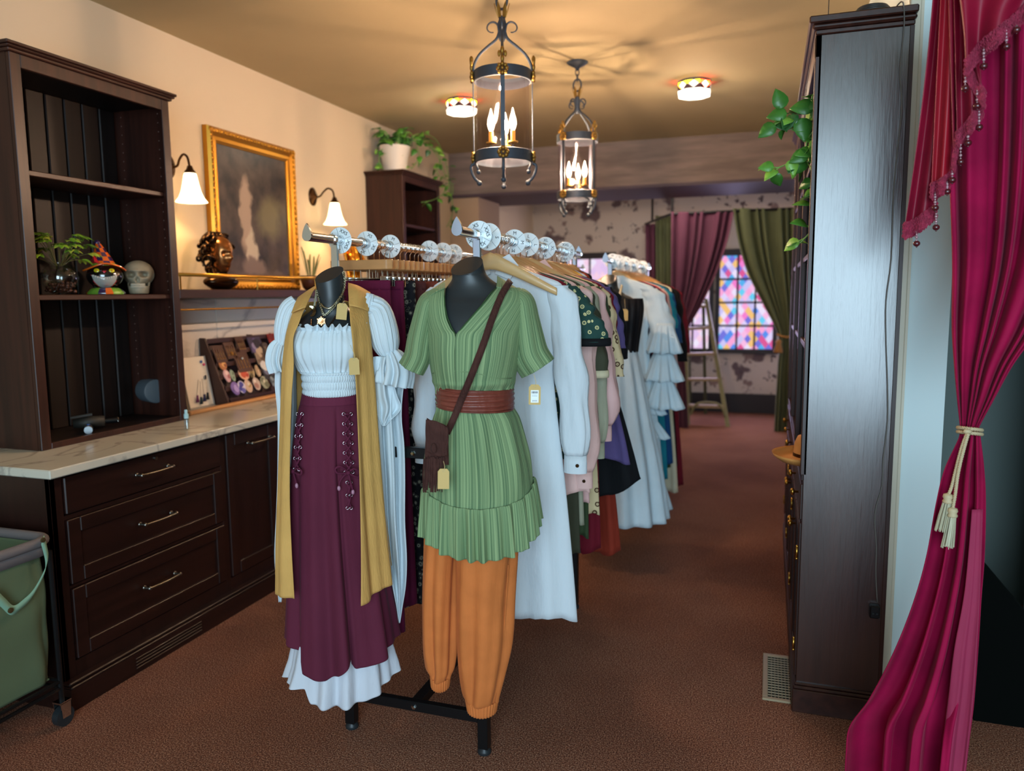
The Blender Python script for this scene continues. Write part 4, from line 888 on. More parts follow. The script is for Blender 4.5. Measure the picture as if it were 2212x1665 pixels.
# mustard vest, open down the front
ve = thing('long_vest', (A.C.x, A.C.y, 1.0), 'long open mustard sleeveless vest over the white blouse', 'vest')
def vfold(th, v):
    g = max(0, v-.2); return (.002+.012*g)*math.sin(11*th+1.3*math.sin(3*th)+1.5)+.004*g*math.sin(23*th)
rV = [(652, 640, 798, .060, -.010, 668, 752), (668, 634, 796, .086, -.004, 656, 754), (695, 625, 797, .120, .004, 645, 756), (730, 617, 801, .130, .010, 632, 760), (790, 611, 806, .130, .012, 631, 765), (852, 609, 811, .124, .010, 627, 769), (960, 606, 818, .118, .006, 624, 773), (1080, 603, 826, .134, .012, 622, 776), (1200, 601, 836, .152, .014, 624, 777), (1296, 601, 845, .166, .014, 629, 776)]
A.loft(mb := MB(), rV, 200, 90, vfold, lambda th, v: (-.022*math.exp(-((((th) % (2*PI))-.45)/.35)**2)+(.028 if PI/2 < th % (2*PI) < 3*PI/2 else 0)*1)*max(0, (v-.8)/.2)**.5 if v > .8 else 0)
mb.build('cloth', f_must, ve, smooth=True, solid=.0022)
# shoulder yokes of the vest
def patch(F, name, quad, m, par, nu=14, nv=14, bulge=.01, solid=.002):
    # quad rows: list of lists of (px,py,w)
    R = [[F.at(*p) for p in row] for row in quad]
    def fn(u, v):
        rows_ = [Vector(rowi([tuple(p) for p in row], u)) for row in R]; return Vector(rowi([tuple(p) for p in rows_], v))
    return MB().grid(fn, nu, nv, False, .2, .2).build(name, m, par, smooth=True, solid=solid)
patch(A, 'shoulder_yoke', [[(752, 611, -.045), (775, 618, -.04), (800, 632, -.035)], [(752, 622, .0), (775, 628, .02), (799, 644, .0)], [(754, 660, .07), (774, 664, .07), (796, 672, .045)]], f_must, ve)
patch(A, 'shoulder_yoke', [[(684, 616, -.045), (664, 628, -.04), (644, 642, -.035)], [(674, 634, .01), (656, 643, .025), (638, 654, .01)], [(660, 664, .07), (645, 669, .075), (630, 676, .045)]], f_must, ve)
# necklaces
silver = mat('silver_chain', '#b9b49a', .28, 1); rosy = mat('rose_gold', '#c78a5c', .28, 1)
def cs(px, py, off=.008): return A.surf(OA, px, py, off)
def chain(name, pts, r, label, m=silver, root=None, links=True):
    P_ = spline([cs(*p) for p in pts], 8); L_ = 0; mb = MB(); k = 0
    for a, b in zip(P_, P_[1:]):
        n = max(1, int((b-a).length/(r*1.9)))
        for i in range(n):
            q = a.lerp(b, i/n); d = (b-a).normalized(); s_ = d.cross(A.t).normalized(); e = A.t if k % 2 else s_; k += 1
            mb.tube([q+d*r*1.2*math.cos(t)+e*r*.85*math.sin(t) for t in [j*PI/3 for j in range(6)]], r*.36, 4, closed=True)
    return tag(mb.build('chain', m, root, smooth=True), kind='stuff')
n1 = thing('necklace', cs(700, 690), 'silver rope necklace with a rose-gold sun pendant on the black chest', 'necklace')
chain('c', [(741, 590, .006), (743, 610, .007), (741, 630, .008), (730, 652, .012), (716, 668, .014), (701, 680, .012), (694, 666, .012), (688, 645, .008), (684, 625, .006)], .0034, '', silver, n1)
c = cs(694, 693, .016); sm = MB(); sm.lathe([(.0, -.002), (.008, -.002), (.008, .002), (0, .003)], c, 14, Matrix((A.r, Vector((0, 0, 1)), A.t)).transposed(), cap=False); sm.build('sun_disc', rosy, n1, smooth='auto')
for k in range(12):
    a = k*PI/6; d = A.r*math.cos(a)+Vector((0, 0, 1))*math.sin(a); p_ = A.r*-math.sin(a)+Vector((0, 0, 1))*math.cos(a); l = .0135 if k % 2 else .011
    MB().prism([c+d*.007-p_*.0022, c+d*.007+p_*.0022, c+d*l+p_*.0012, c+d*l-p_*.0012], A.t*.0015).build('sun_ray', rosy, n1)
MB().tube([c+Vector((0, 0, .012)), cs(698, 682, .015)], .0015, 6).build('bail', rosy, n1)
n2 = thing('necklace', cs(720, 660), 'short silver curb necklace with a curved bar at the throat', 'necklace')
chain('c', [(743, 588, .012), (745, 606, .012), (742, 628, .014), (732, 645, .016), (722, 658, .015)], .003, '', silver, n2)
MB().tube(spline([cs(693, 655, .014), cs(700, 663, .016), (cs(711, 666, .017)), cs(722, 658, .017)], 5), .0028, 8).build('curved_bar', silver, n2, smooth=True)
n3 = thing('necklace', cs(675, 690), 'long silver chain with an etched crescent moon pendant', 'necklace')
chain('c', [(683, 628, .006), (682, 640, .008), (680, 652, .010), (679, 660, .012)], .0026, '', silver, n3)
chain('c', [(745, 640, .012), (738, 655, .014), (730, 672, .014), (722, 688, .012), (712, 702, .012)], .0024, '', bronze, n3)
mo = []; ctr = (671, 672)
for i in range(13): a = -1.75+i*3.1/12; mo.append((ctr[0]+13*math.cos(a)*.9, ctr[1]+12*math.sin(a)))
inn_ = []
for i in range(13): a = 1.35-i*3.1/12*.86; inn_.append((ctr[0]-4+10*math.cos(a)*.9, ctr[1]+11*math.sin(a)*.86))
oo = [cs(x, y, .016) for x, y in mo]; ii = [cs(x, y, .016) for x, y in inn_][::-1]
mm = MB()
for i in range(12): mm.prism([oo[i], oo[i+1], ii[i+1], ii[i]], A.t*.002)
mm.build('crescent', silver, n3)
m = MB()
for i in range(5): m.ball(cs(673-i*.2, 690+i*3.4, .012), .0028, 6)
tag(m.build('drop_beads', rosy, n3, smooth=True), kind='stuff')
price_tag(cs(738, 672, .032), A.r, A.t, .031, .049, -.12, 'blank kraft tag hanging by the necklaces on the black chest', cs(748, 650, .03))
price_tag(A.at(765, 791, .150), A.r, A.t, .030, .050, .02, 'blank kraft tag hanging over the white bodice at the vest edge', A.at(757, 745, .145))
# ---------------------------------------------------------------- second dressed form (green tunic)
B = Form(-.80, 2.06)
mB, OBo = torso(B, [(573, 974, 1043, .046, .0), (588, 976, 1048, .045, .0), (602, 976, 1060, .045, .0), (615, 968, 1078, .047, .0), (628, 958, 1096, .052, .0), (642, 944, 1112, .060, 0), (658, 930, 1125, .074, 0), (690, 924, 1130, .092, .004), (730, 930, 1122, .104, .006), (790, 942, 1108, .10, .0), (860, 952, 1102, .088, 0), (930, 940, 1112, .095, 0), (1010, 950, 1100, .06, 0)], (573, .62), 'black headless mannequin form inside the green tunic')
cl = MB()
for sgn in (-1, 1):
    pts = [(992+sgn*6, 655), (992+sgn*22, 648), (1000+sgn*45+8, 634), (1005+sgn*62+10, 622)]
    cl.tube(spline([B.surf(OBo, x, y, .0) for x, y in pts], 5), [.004]*16, 10)
tu = thing('tunic', (B.C.x, B.C.y, 1.1), 'green striped V-neck tunic dress with ruffled hem', 'tunic')
rT = [(622, 936, 1122, .045, 0, 961, 1073), (634, 918, 1136, .066, 0, 960, 1063), (655, 912, 1142, .088, .002, 960, 1046), (685, 915, 1138, .106, .004, 964, 1018), (708, 918, 1134, .113, .006, 974, 998), (724, 920, 1131, .116, .008, 985, 986.5), (760, 924, 1126, .118, .008, 985, 985.6), (800, 930, 1118, .116, .006, 985, 985.6), (822, 934, 1114, .114, .005, 985, 985.6), (832, 935, 1113, .116, .005, 985, 985.6), (846, 943, 1108, .106, 0, 985, 985.6), (868, 946, 1106, .10, 0, 985, 985.6), (890, 945, 1108, .102, 0, 985, 985.6), (915, 938, 1120, .108, 0, 985, 985.6), (960, 928, 1132, .114, 0, 985, 985.6), (1020, 920, 1145, .12, 0, 985, 985.6), (1085, 918, 1150, .122, 0, 985, 985.6), (1135, 924, 1144, .116, 0, 985, 985.6)]
def tfold(th, v):
    t = (th+PI) % (2*PI)-PI; low = max(0, v-.56)/.44*(1-.95*max(0, min(1, (v-.86)/.08))); w_ = math.exp(-((v-.63)/.07)**2)
    k = .0055*w_*math.sin(22*th+2*math.sin(5*th)) + low*.008*math.sin(8*th+1.2*math.sin(2*th)+.5)+.003*low*math.sin(17*th)
    k += .010*math.exp(-((v-.36)/.1)**2)*(math.exp(-((t+.55)/.35)**2)+math.exp(-((t-.35)/.35)**2))
    return k
B.loft(mb := MB(), rT, 240, 120, tfold); OT = B.last[0]; mb.build('body', f_green, tu, smooth=True, solid=.0018)
seam = MB(); seam.tube([B.surf(OT, x, y, .006) for x, y in ((935, 806), (950, 801), (968, 797), (985, 801), (1010, 803), (1040, 808), (1060, 813), (1085, 817), (1105, 816))], .0014, 5); seam.build('waist_seam', f_green, tu, smooth=True)
rH = [(1084, 914, 1154, .1285, 0), (1095, 912, 1157, .132, 0), (1130, 911, 1161, .136, 0), (1165, 910, 1164, .140, 0), (1192, 910, 1166, .142, 0)]
hz = hemdz([(-PI, .02), (-1.5, .02), (-1.1, .018), (-.8, .0), (-.5, -.016), (0, -.026), (.5, -.018), (.9, .0), (1.3, .034), (1.6, .05), (PI, .03)])
def rfold(th, v): return (.002+.008*v)*(math.sin(24*th+2*math.sin(3*th))+.5*math.sin(37*th+1))
B.loft(mb := MB(), rH, 360, 26, rfold, lambda th, v: (hz(th, 1)*(.75+.25*v))); mb.build('hem_ruffle', f_green, tu, smooth=True, solid=.0018)
def slfold(th, v): return .0035*math.sin(5*th+1+v*2)*v+.002*math.sin(11*th)*v
B.sweep(mb := MB(), [(1112, 640, -.01, 22, .045), (1126, 655, -.008, 28, .06), (1132, 690, -.002, 31, .068), (1138, 730, .004, 35, .070), (1146, 766, .006, 38, .070), (1163, 794, .008, 38, .070)], 80, 40, slfold); mb.build('sleeve', f_green, tu, smooth=True, solid=.0018)
B.sweep(mb := MB(), [(940, 642, -.01, 18, .04), (928, 655, -.01, 24, .055), (918, 690, -.004, 25, .06), (909, 735, 0, 27, .062), (903, 770, 0, 27, .062), (890, 797, .0, 27, .060)], 80, 40, slfold); mb.build('sleeve', f_green, tu, smooth=True, solid=.0018)
MB().tube([B.surf(OT, x, y, .0025) for x, y in ((961, 622), (960, 640), (961, 660), (966, 685), (975, 707), (985.5, 724), (998, 708), (1018, 685), (1040, 660), (1058, 636), (1071, 622))], .0017, 6).build('neck_edge', fab('dark_green_edge', '#35502c'), tu, smooth=True)
patch(B, 'shoulder', [[(961, 608, -.05), (940, 622, -.045), (918, 640, -.04)], [(961, 612, -.01), (938, 626, -.005), (914, 645, .0)], [(961, 622, .04), (936, 634, .042), (912, 656, .03)]], f_green, tu, bulge=0)
patch(B, 'shoulder', [[(1074, 596, -.05), (1100, 612, -.045), (1128, 630, -.04)], [(1074, 604, -.01), (1104, 618, -.005), (1136, 640, .0)], [(1072, 620, .04), (1105, 630, .044), (1138, 656, .03)]], f_green, tu, bulge=0)
be = thing('sash_belt', (B.C.x, B.C.y, 1.2), 'wide reddish-brown ribbed leather wrap belt round the green tunic', 'belt')
B.loft(mb := MB(), [(843, 945, 1107, .112, 0), (848, 944, 1108, .115, 0), (866, 943, 1109, .117, 0), (884, 944, 1109, .115, 0), (891, 945, 1109, .112, 0)], 160, 60, lambda th, v: .0028*abs(math.sin(v*7*PI+.35*math.sin(2*th)))+.001*math.sin(41*v+3*th), lambda th, v: -.006*math.sin(th)); mb.build('wrap', f_belt, be, smooth=True, solid=.002)
# orange trousers
tr = thing('trousers', (B.C.x, B.C.y, .5), 'burnt orange cuffed linen trousers below the green tunic', 'trousers')
def legf(n, a): return lambda th, v: a*(math.sin(5*th+2*v)+.6*math.sin(9*th+3*v+1))*(.3+.7*math.sin(v*PI))+.003*math.sin(3*th+9*v)
B.loft(mb := MB(), [(1120, 990, 1120, .085, .0), (1200, 985, 1116, .09, 0), (1300, 987, 1106, .085, 0), (1400, 991, 1100, .08, 0), (1470, 997, 1088, .072, 0), (1515, 1002, 1079, .06, 0), (1527, 1006, 1077, .052, 0)], 120, 70, legf(5, .0065), sup=2.2); mb.build('leg', f_orange, tr, smooth=True, solid=.0015)
B.loft(mb := MB(), [(1120, 920, 1000, .075, -.05), (1200, 916, 992, .08, -.05), (1300, 914, 988, .078, -.05), (1400, 918, 983, .07, -.05), (1450, 924, 979, .06, -.05), (1466, 928, 975, .052, -.05), (1474, 930, 973, .047, -.05)], 120, 70, legf(5, .0065), sup=2.2); mb.build('leg', f_orange, tr, smooth=True, solid=.0015)
B.loft(mb := MB(), [(1524, 1006, 1077, .053, 0), (1530, 1007, 1076, .055, 0), (1546, 1010, 1073, .054, 0), (1550, 1011, 1072, .050, 0)], 120, 8, lambda th, v: .002*math.sin(30*th)); mb.build('cuff', f_orange, tr, smooth=True, solid=.002)
B.loft(mb := MB(), [(1471, 930, 973, .048, -.05), (1478, 931, 972, .05, -.05), (1490, 932, 971, .049, -.05), (1494, 933, 970, .045, -.05)], 120, 8, lambda th, v: .002*math.sin(24*th)); mb.build('cuff', f_orange, tr, smooth=True, solid=.002)
MB().tube([B.at(x, y, w) for x, y, w in ((1098, 1220, .055), (1092, 1320, .05), (1086, 1400, .045), (1076, 1470, .04), (1068, 1520, .035))], .0016, 5).build('side_seam', f_orange, tr, smooth=True)
# crossbody fringed bag
bg = thing('fringed_bag', B.at(942, 980, .15), 'brown suede fringed crossbody bag hanging on the green tunic', 'bag')
sp = [B.surf(OT, x, y, o) for x, y, o in ((1104, 606, -.03), (1098, 613, .008), (1082, 640, .012), (1062, 690, .014), (1045, 740, .014), (1028, 785, .016), (1010, 830, .02), (996, 862, .028), (983, 895, .026), (966, 932, .03))]
mb = MB(); spp = spline(sp, 5); vs = []
for i, p_ in enumerate(spp):
    t_ = (spp[min(i+1, len(spp)-1)]-spp[max(i-1, 0)]).normalized(); sd_ = t_.cross(B.t).normalized(); vs += [p_-sd_*.0095, p_+sd_*.0095]
mb.add(vs, [(2*i, 2*i+1, 2*i+3, 2*i+2) for i in range(len(spp)-1)]); mb.build('strap', f_suede, bg, smooth=True, solid=.003)
def bagf(u, v):
    py = lerp(908, 1000, v); xl, xr = lerp(922, 916, v), lerp(968, 970, v); th = u*2*PI; c_ = (xl+xr)/2; h_ = (xr-xl)/2
    p_ = B.at(c_+h_*math.copysign(abs(math.sin(th))**.6, math.sin(th)), py+(10*(1-v)*math.copysign(1, math.sin(th))*abs(math.sin(th))+4), .145+(.008+.012*math.sin(PI*min(1, v+.15)))*math.copysign(abs(math.cos(th))**.7, math.cos(th))); return p_
MB().grid(bagf, 40, 14, True).build('pouch', f_suede, bg, smooth=True)
patch(B, 'flap', [[(920, 906, .162), (944, 910, .168), (968, 924, .160)], [(919, 935, .166), (943, 940, .172), (969, 950, .164)], [(921, 975, .166), (945, 985, .172), (966, 985, .164)]], f_suede, bg)
fr_ = random.Random(2)
for k in range(20):
    x = 916+k*2.2; y0_ = 988+fr_.uniform(-3, 3); y1_ = 1052+fr_.uniform(0, 12)
    MB().tube([B.at(x, y0_, .162), B.at(x+fr_.uniform(-2, 1), (y0_+y1_)/2, .158+fr_.uniform(0, .006)), B.at(x+fr_.uniform(-3, 2)-2, y1_, .156)], .0026, 5, flat=.5).build('fringe_strand', f_suede, bg)
MB().ball(B.at(937, 968, .176), .009, 10, (1, .6, 1.6)).build('toggle', f_suede, bg, smooth=True)
price_tag(B.at(958, 1034, .185), B.r, B.t, .031, .056, -.03, 'blank kraft tag hanging from the fringed suede bag', B.at(958, 996, .172))
price_tag(B.at(1155, 852, .06), B.r, B.t, .034, .058, -.02, 'kraft tag with printed barcode label hanging from the green sleeve', B.at(1153, 808, .06), printed=True)
# ================================================================== racks
hwood = mat('hanger_wood', '#c08a55', .35, vary=.2, vscale=3, vst=(2, 2, 8), coat=.3); hwoodL = mat('hanger_wood_light', '#cfa671', .35, vary=.15, vscale=3, vst=(2, 2, 8), coat=.3)
discm = mat('divider_white', '#dfe7ea', .25, coat=.4)
XR, XL, ZR = -.85, -1.345, 1.682
def rack(y0, y1, label, front=.15):
    root = thing('clothes_rack', ((XR+XL)/2, (y0+y1)/2, 0), label, 'clothes rack')
    for X in (XL, XR):
        MB().tube([(X, y0-front, ZR), (X, y1+.08, ZR)], .0145, 16).build('rail', chrome, root, smooth='auto')
        MB().tube([(X, y0-.02, ZR), (X, y0+.03, ZR)], .018, 16).build('rail_joint', chrome, root, smooth='auto')
        for y, s in ((y0, -1), (y1, 1)):
            MB().box((X-.0125, y-.006, .99), (X+.0125, y+.006, ZR-.012), bev=.002).build('upright', chrome, root)
            MB().box((X-.0175, y-.0175, .02), (X+.0175, y+.0175, 1.01), bev=.002).build('leg', blackm, root)
            MB().lathe([(.021, 0), (.023, .003), (.023, .012), (.017, .02), (.017, .03)], (X, y, 0), 16).build('foot', blackp, root, smooth='auto')
        for yy in (y0-front, y1+.08):
            sg = -1 if yy < y1 else 1; pts = []
            for i in range(28):
                a = 2*PI*i/28-PI; c_ = math.cos(a); x = .0165*math.sin(a)*(1 if c_ < 0 else (1-c_)**.55*(1+.35*c_)); z = c_*(.0165 if c_ < 0 else .038)
                pts.append((X+x, yy, ZR+z+.002))
            MB().prism(pts, (0, sg*.008, 0)).build('teardrop_finial', chrome if True else 0, root, smooth='auto')
    for y in (y0, y1):
        for z in (.125, .995): MB().box((XL+.0175, y-.0125, z-.0175), (XR-.0175, y+.0125, z+.0175), bev=.002).build('crossbar', blackm, root)
    MB().box(((XL+XR)/2-.0175, y0+.0125, .108), ((XL+XR)/2+.0175, y1-.0125, .142), bev=.002).build('spine_bar', blackm, root)
    for x, z in (((XL+XR)/2, .125), ((XL+XR)/2+.02, .995)): MB().lathe([(.009, 0), (.009, .004), (.005, .007), (0, .007)], (x, y0-.0125, z), 6, Matrix.Rotation(PI/2, 3, 'X')).build('bolt', chrome, root)
    return root
rack(2.2, 3.43, 'near double-rail chrome and black garment rack carrying the two dressed mannequins')
rack(4.25, 5.6, 'second double-rail garment rack farther down the aisle', .12)
def disc(X, y, txts, side, idx):
    root = thing('size_divider', (X, y, ZR), side, 'size divider', 'round size dividers on the rails'); r = .043; c = Vector((X, y, ZR))
    MX = Matrix.Rotation(PI/2, 3, 'X')
    MB().lathe([(.0165, -.001), (r-.001, -.001), (r, 0), (r-.001, .001), (.0165, .001), (.0165, -.001)], c, 44, MX, cap=False).build('disc', discm, root, smooth='auto')
    MB().lathe([(.0165, .0), (.0175, .0), (.0175, .022), (.0155, .022), (.0155, 0)], c, 24, MX, cap=False).build('hub', mat('hub_clear', '#c3ccd2', .15, .3), root, smooth='auto')
    for k, tx in enumerate(txts):
        a = idx+k*2*PI/len(txts)
        M = Matrix.Translation(c+Vector((.0295*math.sin(a), -.0016, .0295*math.cos(a)))) @ Matrix.Rotation(a, 4, 'Y') @ Matrix.Rotation(PI/2, 4, 'X')
        text_mesh(tx, .0165, M, inkm, 'size_letters', root)
    for k in range(len(txts)):
        a = idx+(k+.5)*2*PI/len(txts); d = Vector((math.sin(a), 0, math.cos(a))); s_ = Vector((math.cos(a), 0, -math.sin(a)))*.0004
        MB().prism([c+d*.019-s_, c+d*.019+s_, c+d*.041+s_, c+d*.041-s_], (0, -.0014, 0)).build('divider_line', inkm, root)
for y, t, n in ((2.235, ['XXS', 'XXS', 'XXS', 'XS'], 'XXS'), (2.41, ['XS', 'XS', 'XS', 'S'], 'XS'), (2.585, ['M', 'M', 'M', 'M'], 'M'), (2.93, ['L', 'L', 'L', 'L'], 'L'), (3.07, ['L', 'XL', 'XL', 'XL'], 'first XL'), (3.19, ['XL', 'XL', 'XXL', 'XL'], 'second XL')):
    disc(XL, y, t, 'round white %s size divider on the left rail of the near rack' % n, .5)
for y, t, n in ((2.215, ['XS', 'XXS', 'XXS', 'XXS'], 'nearest XXS'), (2.30, ['S', 'S', 'S', 'S'], 'second, S'), (2.56, ['M', 'M', 'M', 'M'], 'M'), (2.72, ['L', 'L', 'L', 'L'], 'L'), (2.95, ['XL', 'XL', 'XL', 'XL'], 'XL'), (3.26, ['XXL', 'XXL', 'XXL', 'XXL'], 'farthest XXL')):
    disc(XR, y, t, 'round white %s size divider on the right rail of the near rack' % n, -.3 if y < 2.25 else .1)
for i, (y, t) in enumerate(((4.32, 'nearest'), (4.48, 'second'), (4.72, 'middle'), (5.0, 'fourth'), (5.38, 'farthest'))):
    disc(XR, y, ['M', 'L', 'XL', 'S'], '%s of the five round white size dividers on the second rack' % t, .3*i)
# hangers -------------------------------------------------------
def wood_hanger(X, y, label, group, m=None, hw=.215):
    root = thing('wooden_hanger', (X, y, ZR), label, 'hanger', group); z0 = ZR-.075
    def fn(u, v):
        s = lerp(-1, 1, u); x = s*hw; zc = z0-.10*abs(s)**1.35*(1.3-.3*abs(s)); h = lerp(.028, .012, abs(s)**.7); th = v*2*PI
        return Vector((X+x, y+.0065*math.cos(th)+.016*s*s, zc+h*math.sin(th)*(1.05 if math.sin(th) > 0 else 1)))
    n = 24; mb = MB().grid(fn, n, 10); mb.build('arms', m or hwood, root, smooth=True)
    pts = [(X, y, z0+.018), (X, y, ZR-.025)]+[(X+.0175*math.sin(a), y, ZR-.0+.0175*math.cos(a)) for a in [PI*.9-i*PI*1.25/10 for i in range(11)]]
    MB().tube(pts, .0018, 6).build('hook', chrome, root, smooth=True); return root
def clip_hanger(X, y, label, group, hw=.17):
    root = thing('clip_hanger', (X, y, ZR), label, 'hanger', group); z0 = ZR-.075
    MB().box((X-hw, y-.006, z0-.017), (X+hw, y+.006, z0+.017), bev=.002).build('wood_bar', hwood, root)
    pts = [(X, y, z0+.016), (X, y, ZR-.025)]+[(X+.0175*math.sin(a), y, ZR+.0175*math.cos(a)) for a in [PI*.9-i*PI*1.25/10 for i in range(11)]]
    MB().tube(pts, .0018, 6).build('hook', chrome, root, smooth=True)
    MB().tube([(X-hw+.01, y, z0-.048), (X+hw-.01, y, z0-.048)], .0018, 6).build('wire_bar', chrome, root)
    for s in (-1, 1):
        MB().tube([(X+s*.03, y, z0-.016), (X+s*.03, y, z0-.048)], .0018, 6).build('drop_wire', chrome, root)
        c = X+s*hw*.72; m = MB().box((c-.012, y-.009, z0-.075), (c+.012, y-.006, z0-.04), bev=.001).box((c-.012, y+.006, z0-.075), (c+.012, y+.009, z0-.04), bev=.001).box((c-.008, y-.006, z0-.05), (c+.008, y+.006, z0-.043))
        m.build('clip', chrome, root)
    return root
# garments ------------------------------------------------------
def garment(name, X, y, m, label, cat, hem, ztop=1.602, ah=.222, aw=.19, ahem=.24, b=.022, nf=5, famp=.01, sleeve=None, group=None, collar=False, straps=False, hemcut=0, m2=None, cuffm=None, seed=0, skew=0, trim=None):
    root = thing(name, (X, y, (ztop+hem)/2), label, cat, group); rd = random.Random(seed+int(y*1000)); ph = rd.uniform(0, 6)
    rows = [(ztop, .045, .018), (ztop-.02, .085, .02), (ztop-.045, ah*.72, .021), (ztop-.075, ah, .022), (ztop-.14, ah*.97, b), (ztop-.26, aw*1.05, b*1.1), (ztop-.38, aw, b*1.1), (lerp(ztop-.38, hem, .4), lerp(aw, ahem, .45), b*1.3), (lerp(ztop-.38, hem, .75), lerp(aw, ahem, .8), b*1.5), (hem, ahem, b*1.6)]
    if straps: rows = rows[4:] if straps == 2 else rows
    def fn(u, v):
        z, a, bb = rowi(rows, v); th = u*2*PI; g = max(0, v-.1); s = math.sin(th); x = a*math.copysign(abs(s)**.8, s)
        k = famp*g*math.sin(nf*x/a*PI*.9+ph+1.5*v)+.006*g*math.sin(nf*2.3*x/a*PI+ph+v)+.003*math.sin(12*v+6*x/a)
        dz = (hemcut*(x/a)+.012*math.sin(nf*x/a*2+ph))*max(0, v-.7)/.3
        return Vector((X+x+skew*g*.1, y+bb*math.cos(th)+k, z+dz))
    MB().grid(fn, 56, 44, True, .8, 1.2).build('body', m, root, smooth=True, solid=.0012)
    if collar:
        for s in (-1, 1):
            q = [(X+s*.008, y-.03, ztop-.035), (X+s*.06, y-.034, ztop-.055), (X+s*.085, y-.022, ztop-.01), (X+s*.05, y-.01, ztop+.028), (X+s*.02, y-.018, ztop+.012)]
            MB().prism(q, (0, -.004, 0)).build('collar', m2 or m, root)
    if sleeve:
        L_, r0, r1, out, cuff = sleeve
        for s in (-1, 1):
            pts = [(X+s*(ah-.035), y, ztop-.075), (X+s*(ah+.0), y+.003, ztop-.12), (X+s*(ah+out*.35), y+.004, ztop-.12-L_*.3), (X+s*(ah+out*.8), y, ztop-.12-L_*.65), (X+s*(ah+out), y-.004, ztop-.12-L_)]
            P_ = spline(pts, 7); n = len(P_); rs = []
            for i in range(n):
                t = i/(n-1); r = lerp(r0, r1, t); r *= 1+.06*math.sin(t*19+ph)+.05*math.sin(t*31+s)
                if cuff and t > .9: r = lerp(r, .036, (t-.9)/.1)
                rs.append(r)
            mb = MB(); k0 = 20
            def sf(u, v):
                i = min(int(v*(n-1)), n-2); f = v*(n-1)-i; p_ = P_[i].lerp(P_[i+1], f); r = lerp(rs[i], rs[i+1], f); th = u*2*PI
                k = 1+.10*math.sin(5*th+ph+6*v)*(.4+v)*.7+.05*math.sin(9*th-8*v)+.04*math.sin(26*v+2*th)
                return p_+Vector((s*r*k*math.sin(th), r*.62*k*math.cos(th), 0))
            mb.grid(sf, 26, 30, True).build('sleeve', m, root, smooth=True, solid=.001)
            if cuff:
                e = P_[-1]; MB().lathe([(.037, .0), (.038, -.03), (.038, -.058), (.036, -.058), (.035, 0)], e, 20, None, 1, .6, False).build('cuff', cuffm or m, root, smooth='auto', solid=.001)
                MB().lathe([(.006, 0), (.006, .003), (0, .003)], e+Vector((s*.012, -.023, -.03)), 8, Matrix.Rotation(PI/2, 3, 'X')).build('button', bronze, root)
            elif trim:
                e = P_[-1]; MB().lathe([(rs[-1]+.002, .012), (rs[-1]+.004, -.004), (rs[-1]+.002, -.014)], e, 22, None, 1, .62, False).build('trim', trim, root, smooth=True, solid=.001)
    return root
def ruffles(root, X, y, lst, m, nf=9):
    for (z0, z1, a0, a1, b0, b1) in lst:
        def fn(u, v):
            th = u*2*PI; a, bb = lerp(a0, a1, v), lerp(b0, b1, v); k = .012*v*math.sin(nf*th)+.006*v*math.sin(nf*2.3*th+1)
            return Vector((X+(a+k)*math.sin(th), y+(bb+k)*math.cos(th), lerp(z0, z1, v)+.006*v*math.sin(nf*th+1)))
        MB().grid(fn, 90, 8, True).build('ruffle', m, root, smooth=True, solid=.001)
def pat(name, base, fg, sc=40, thr=.28):
    m = fab(name, base); nt = m.node_tree; N = nt.nodes; L = nt.links; b = N['Principled BSDF']
    tc = N.new('ShaderNodeTexCoord'); v = N.new('ShaderNodeTexVoronoi'); v.inputs['Scale'].default_value = sc; L.new(tc.outputs['Object'], v.inputs['Vector'])
    w_ = N.new('ShaderNodeMath'); w_.operation = 'PINGPONG'; w_.inputs[1].default_value = .12; L.new(v.outputs['Distance'], w_.inputs[0])
    cr = N.new('ShaderNodeValToRGB'); cr.color_ramp.elements[0].position = .06; cr.color_ramp.elements[0].color = lin(fg); cr.color_ramp.elements[1].position = .09; cr.color_ramp.elements[1].color = lin(base); L.new(w_.outputs[0], cr.inputs[0])
    c2 = N.new('ShaderNodeMath'); c2.operation = 'LESS_THAN'; c2.inputs[1].default_value = thr; L.new(v.outputs['Distance'], c2.inputs[0])
    mx = N.new('ShaderNodeMix'); mx.data_type = 'RGBA'; L.new(c2.outputs[0], mx.inputs[0]); mx.inputs[6].default_value = lin(base); L.new(cr.outputs[0], mx.inputs[7]); L.new(mx.outputs[2], b.inputs['Base Color']); return m
g_pink = fab('pale_pink', '#dcb2aa', rough=.6); g_pink2 = fab('dusty_pink', '#d6aaa6', rough=.6); g_sage = fab('sage', '#9c9c86'); g_olive = fab('dark_olive', '#3e3f30')
g_teal = pat('teal_paisley', '#26443f', '#c9c08a', 42, .3); g_cream = pat('cream_embroidered', '#cdb890', '#4a3020', 30, .4); g_purple = fab('indigo_purple', '#574a78'); g_black = fab('soft_black', '#101114'); g_rust = fab('rust', '#8a3020')
g_burg = fab('burgundy', '#6a1424'); g_navy = fab('navy', '#1b2244'); g_blue = fab('blue', '#1c4a7c'); g_cyan = fab('teal_blue', '#1c8296'); g_green = fab('forest_green', '#3a4a30'); g_grey = fab('charcoal', '#3a3838'); g_red = fab('red', '#a01828'); g_ivory = fab('ivory', '#d8d2b6'); g_yel = fab('yellow', '#d8a92c'); g_wr = fab('ruffle_white', '#ccdbe2'); g_gold = fab('antique_cream_lace', '#c8bc9c')
def hl(lb, k='wooden hanger'): w_ = lb.split(); return k+' holding the '+' '.join(w_[:11])
HG = 'wooden hangers on the right rail of the near rack'
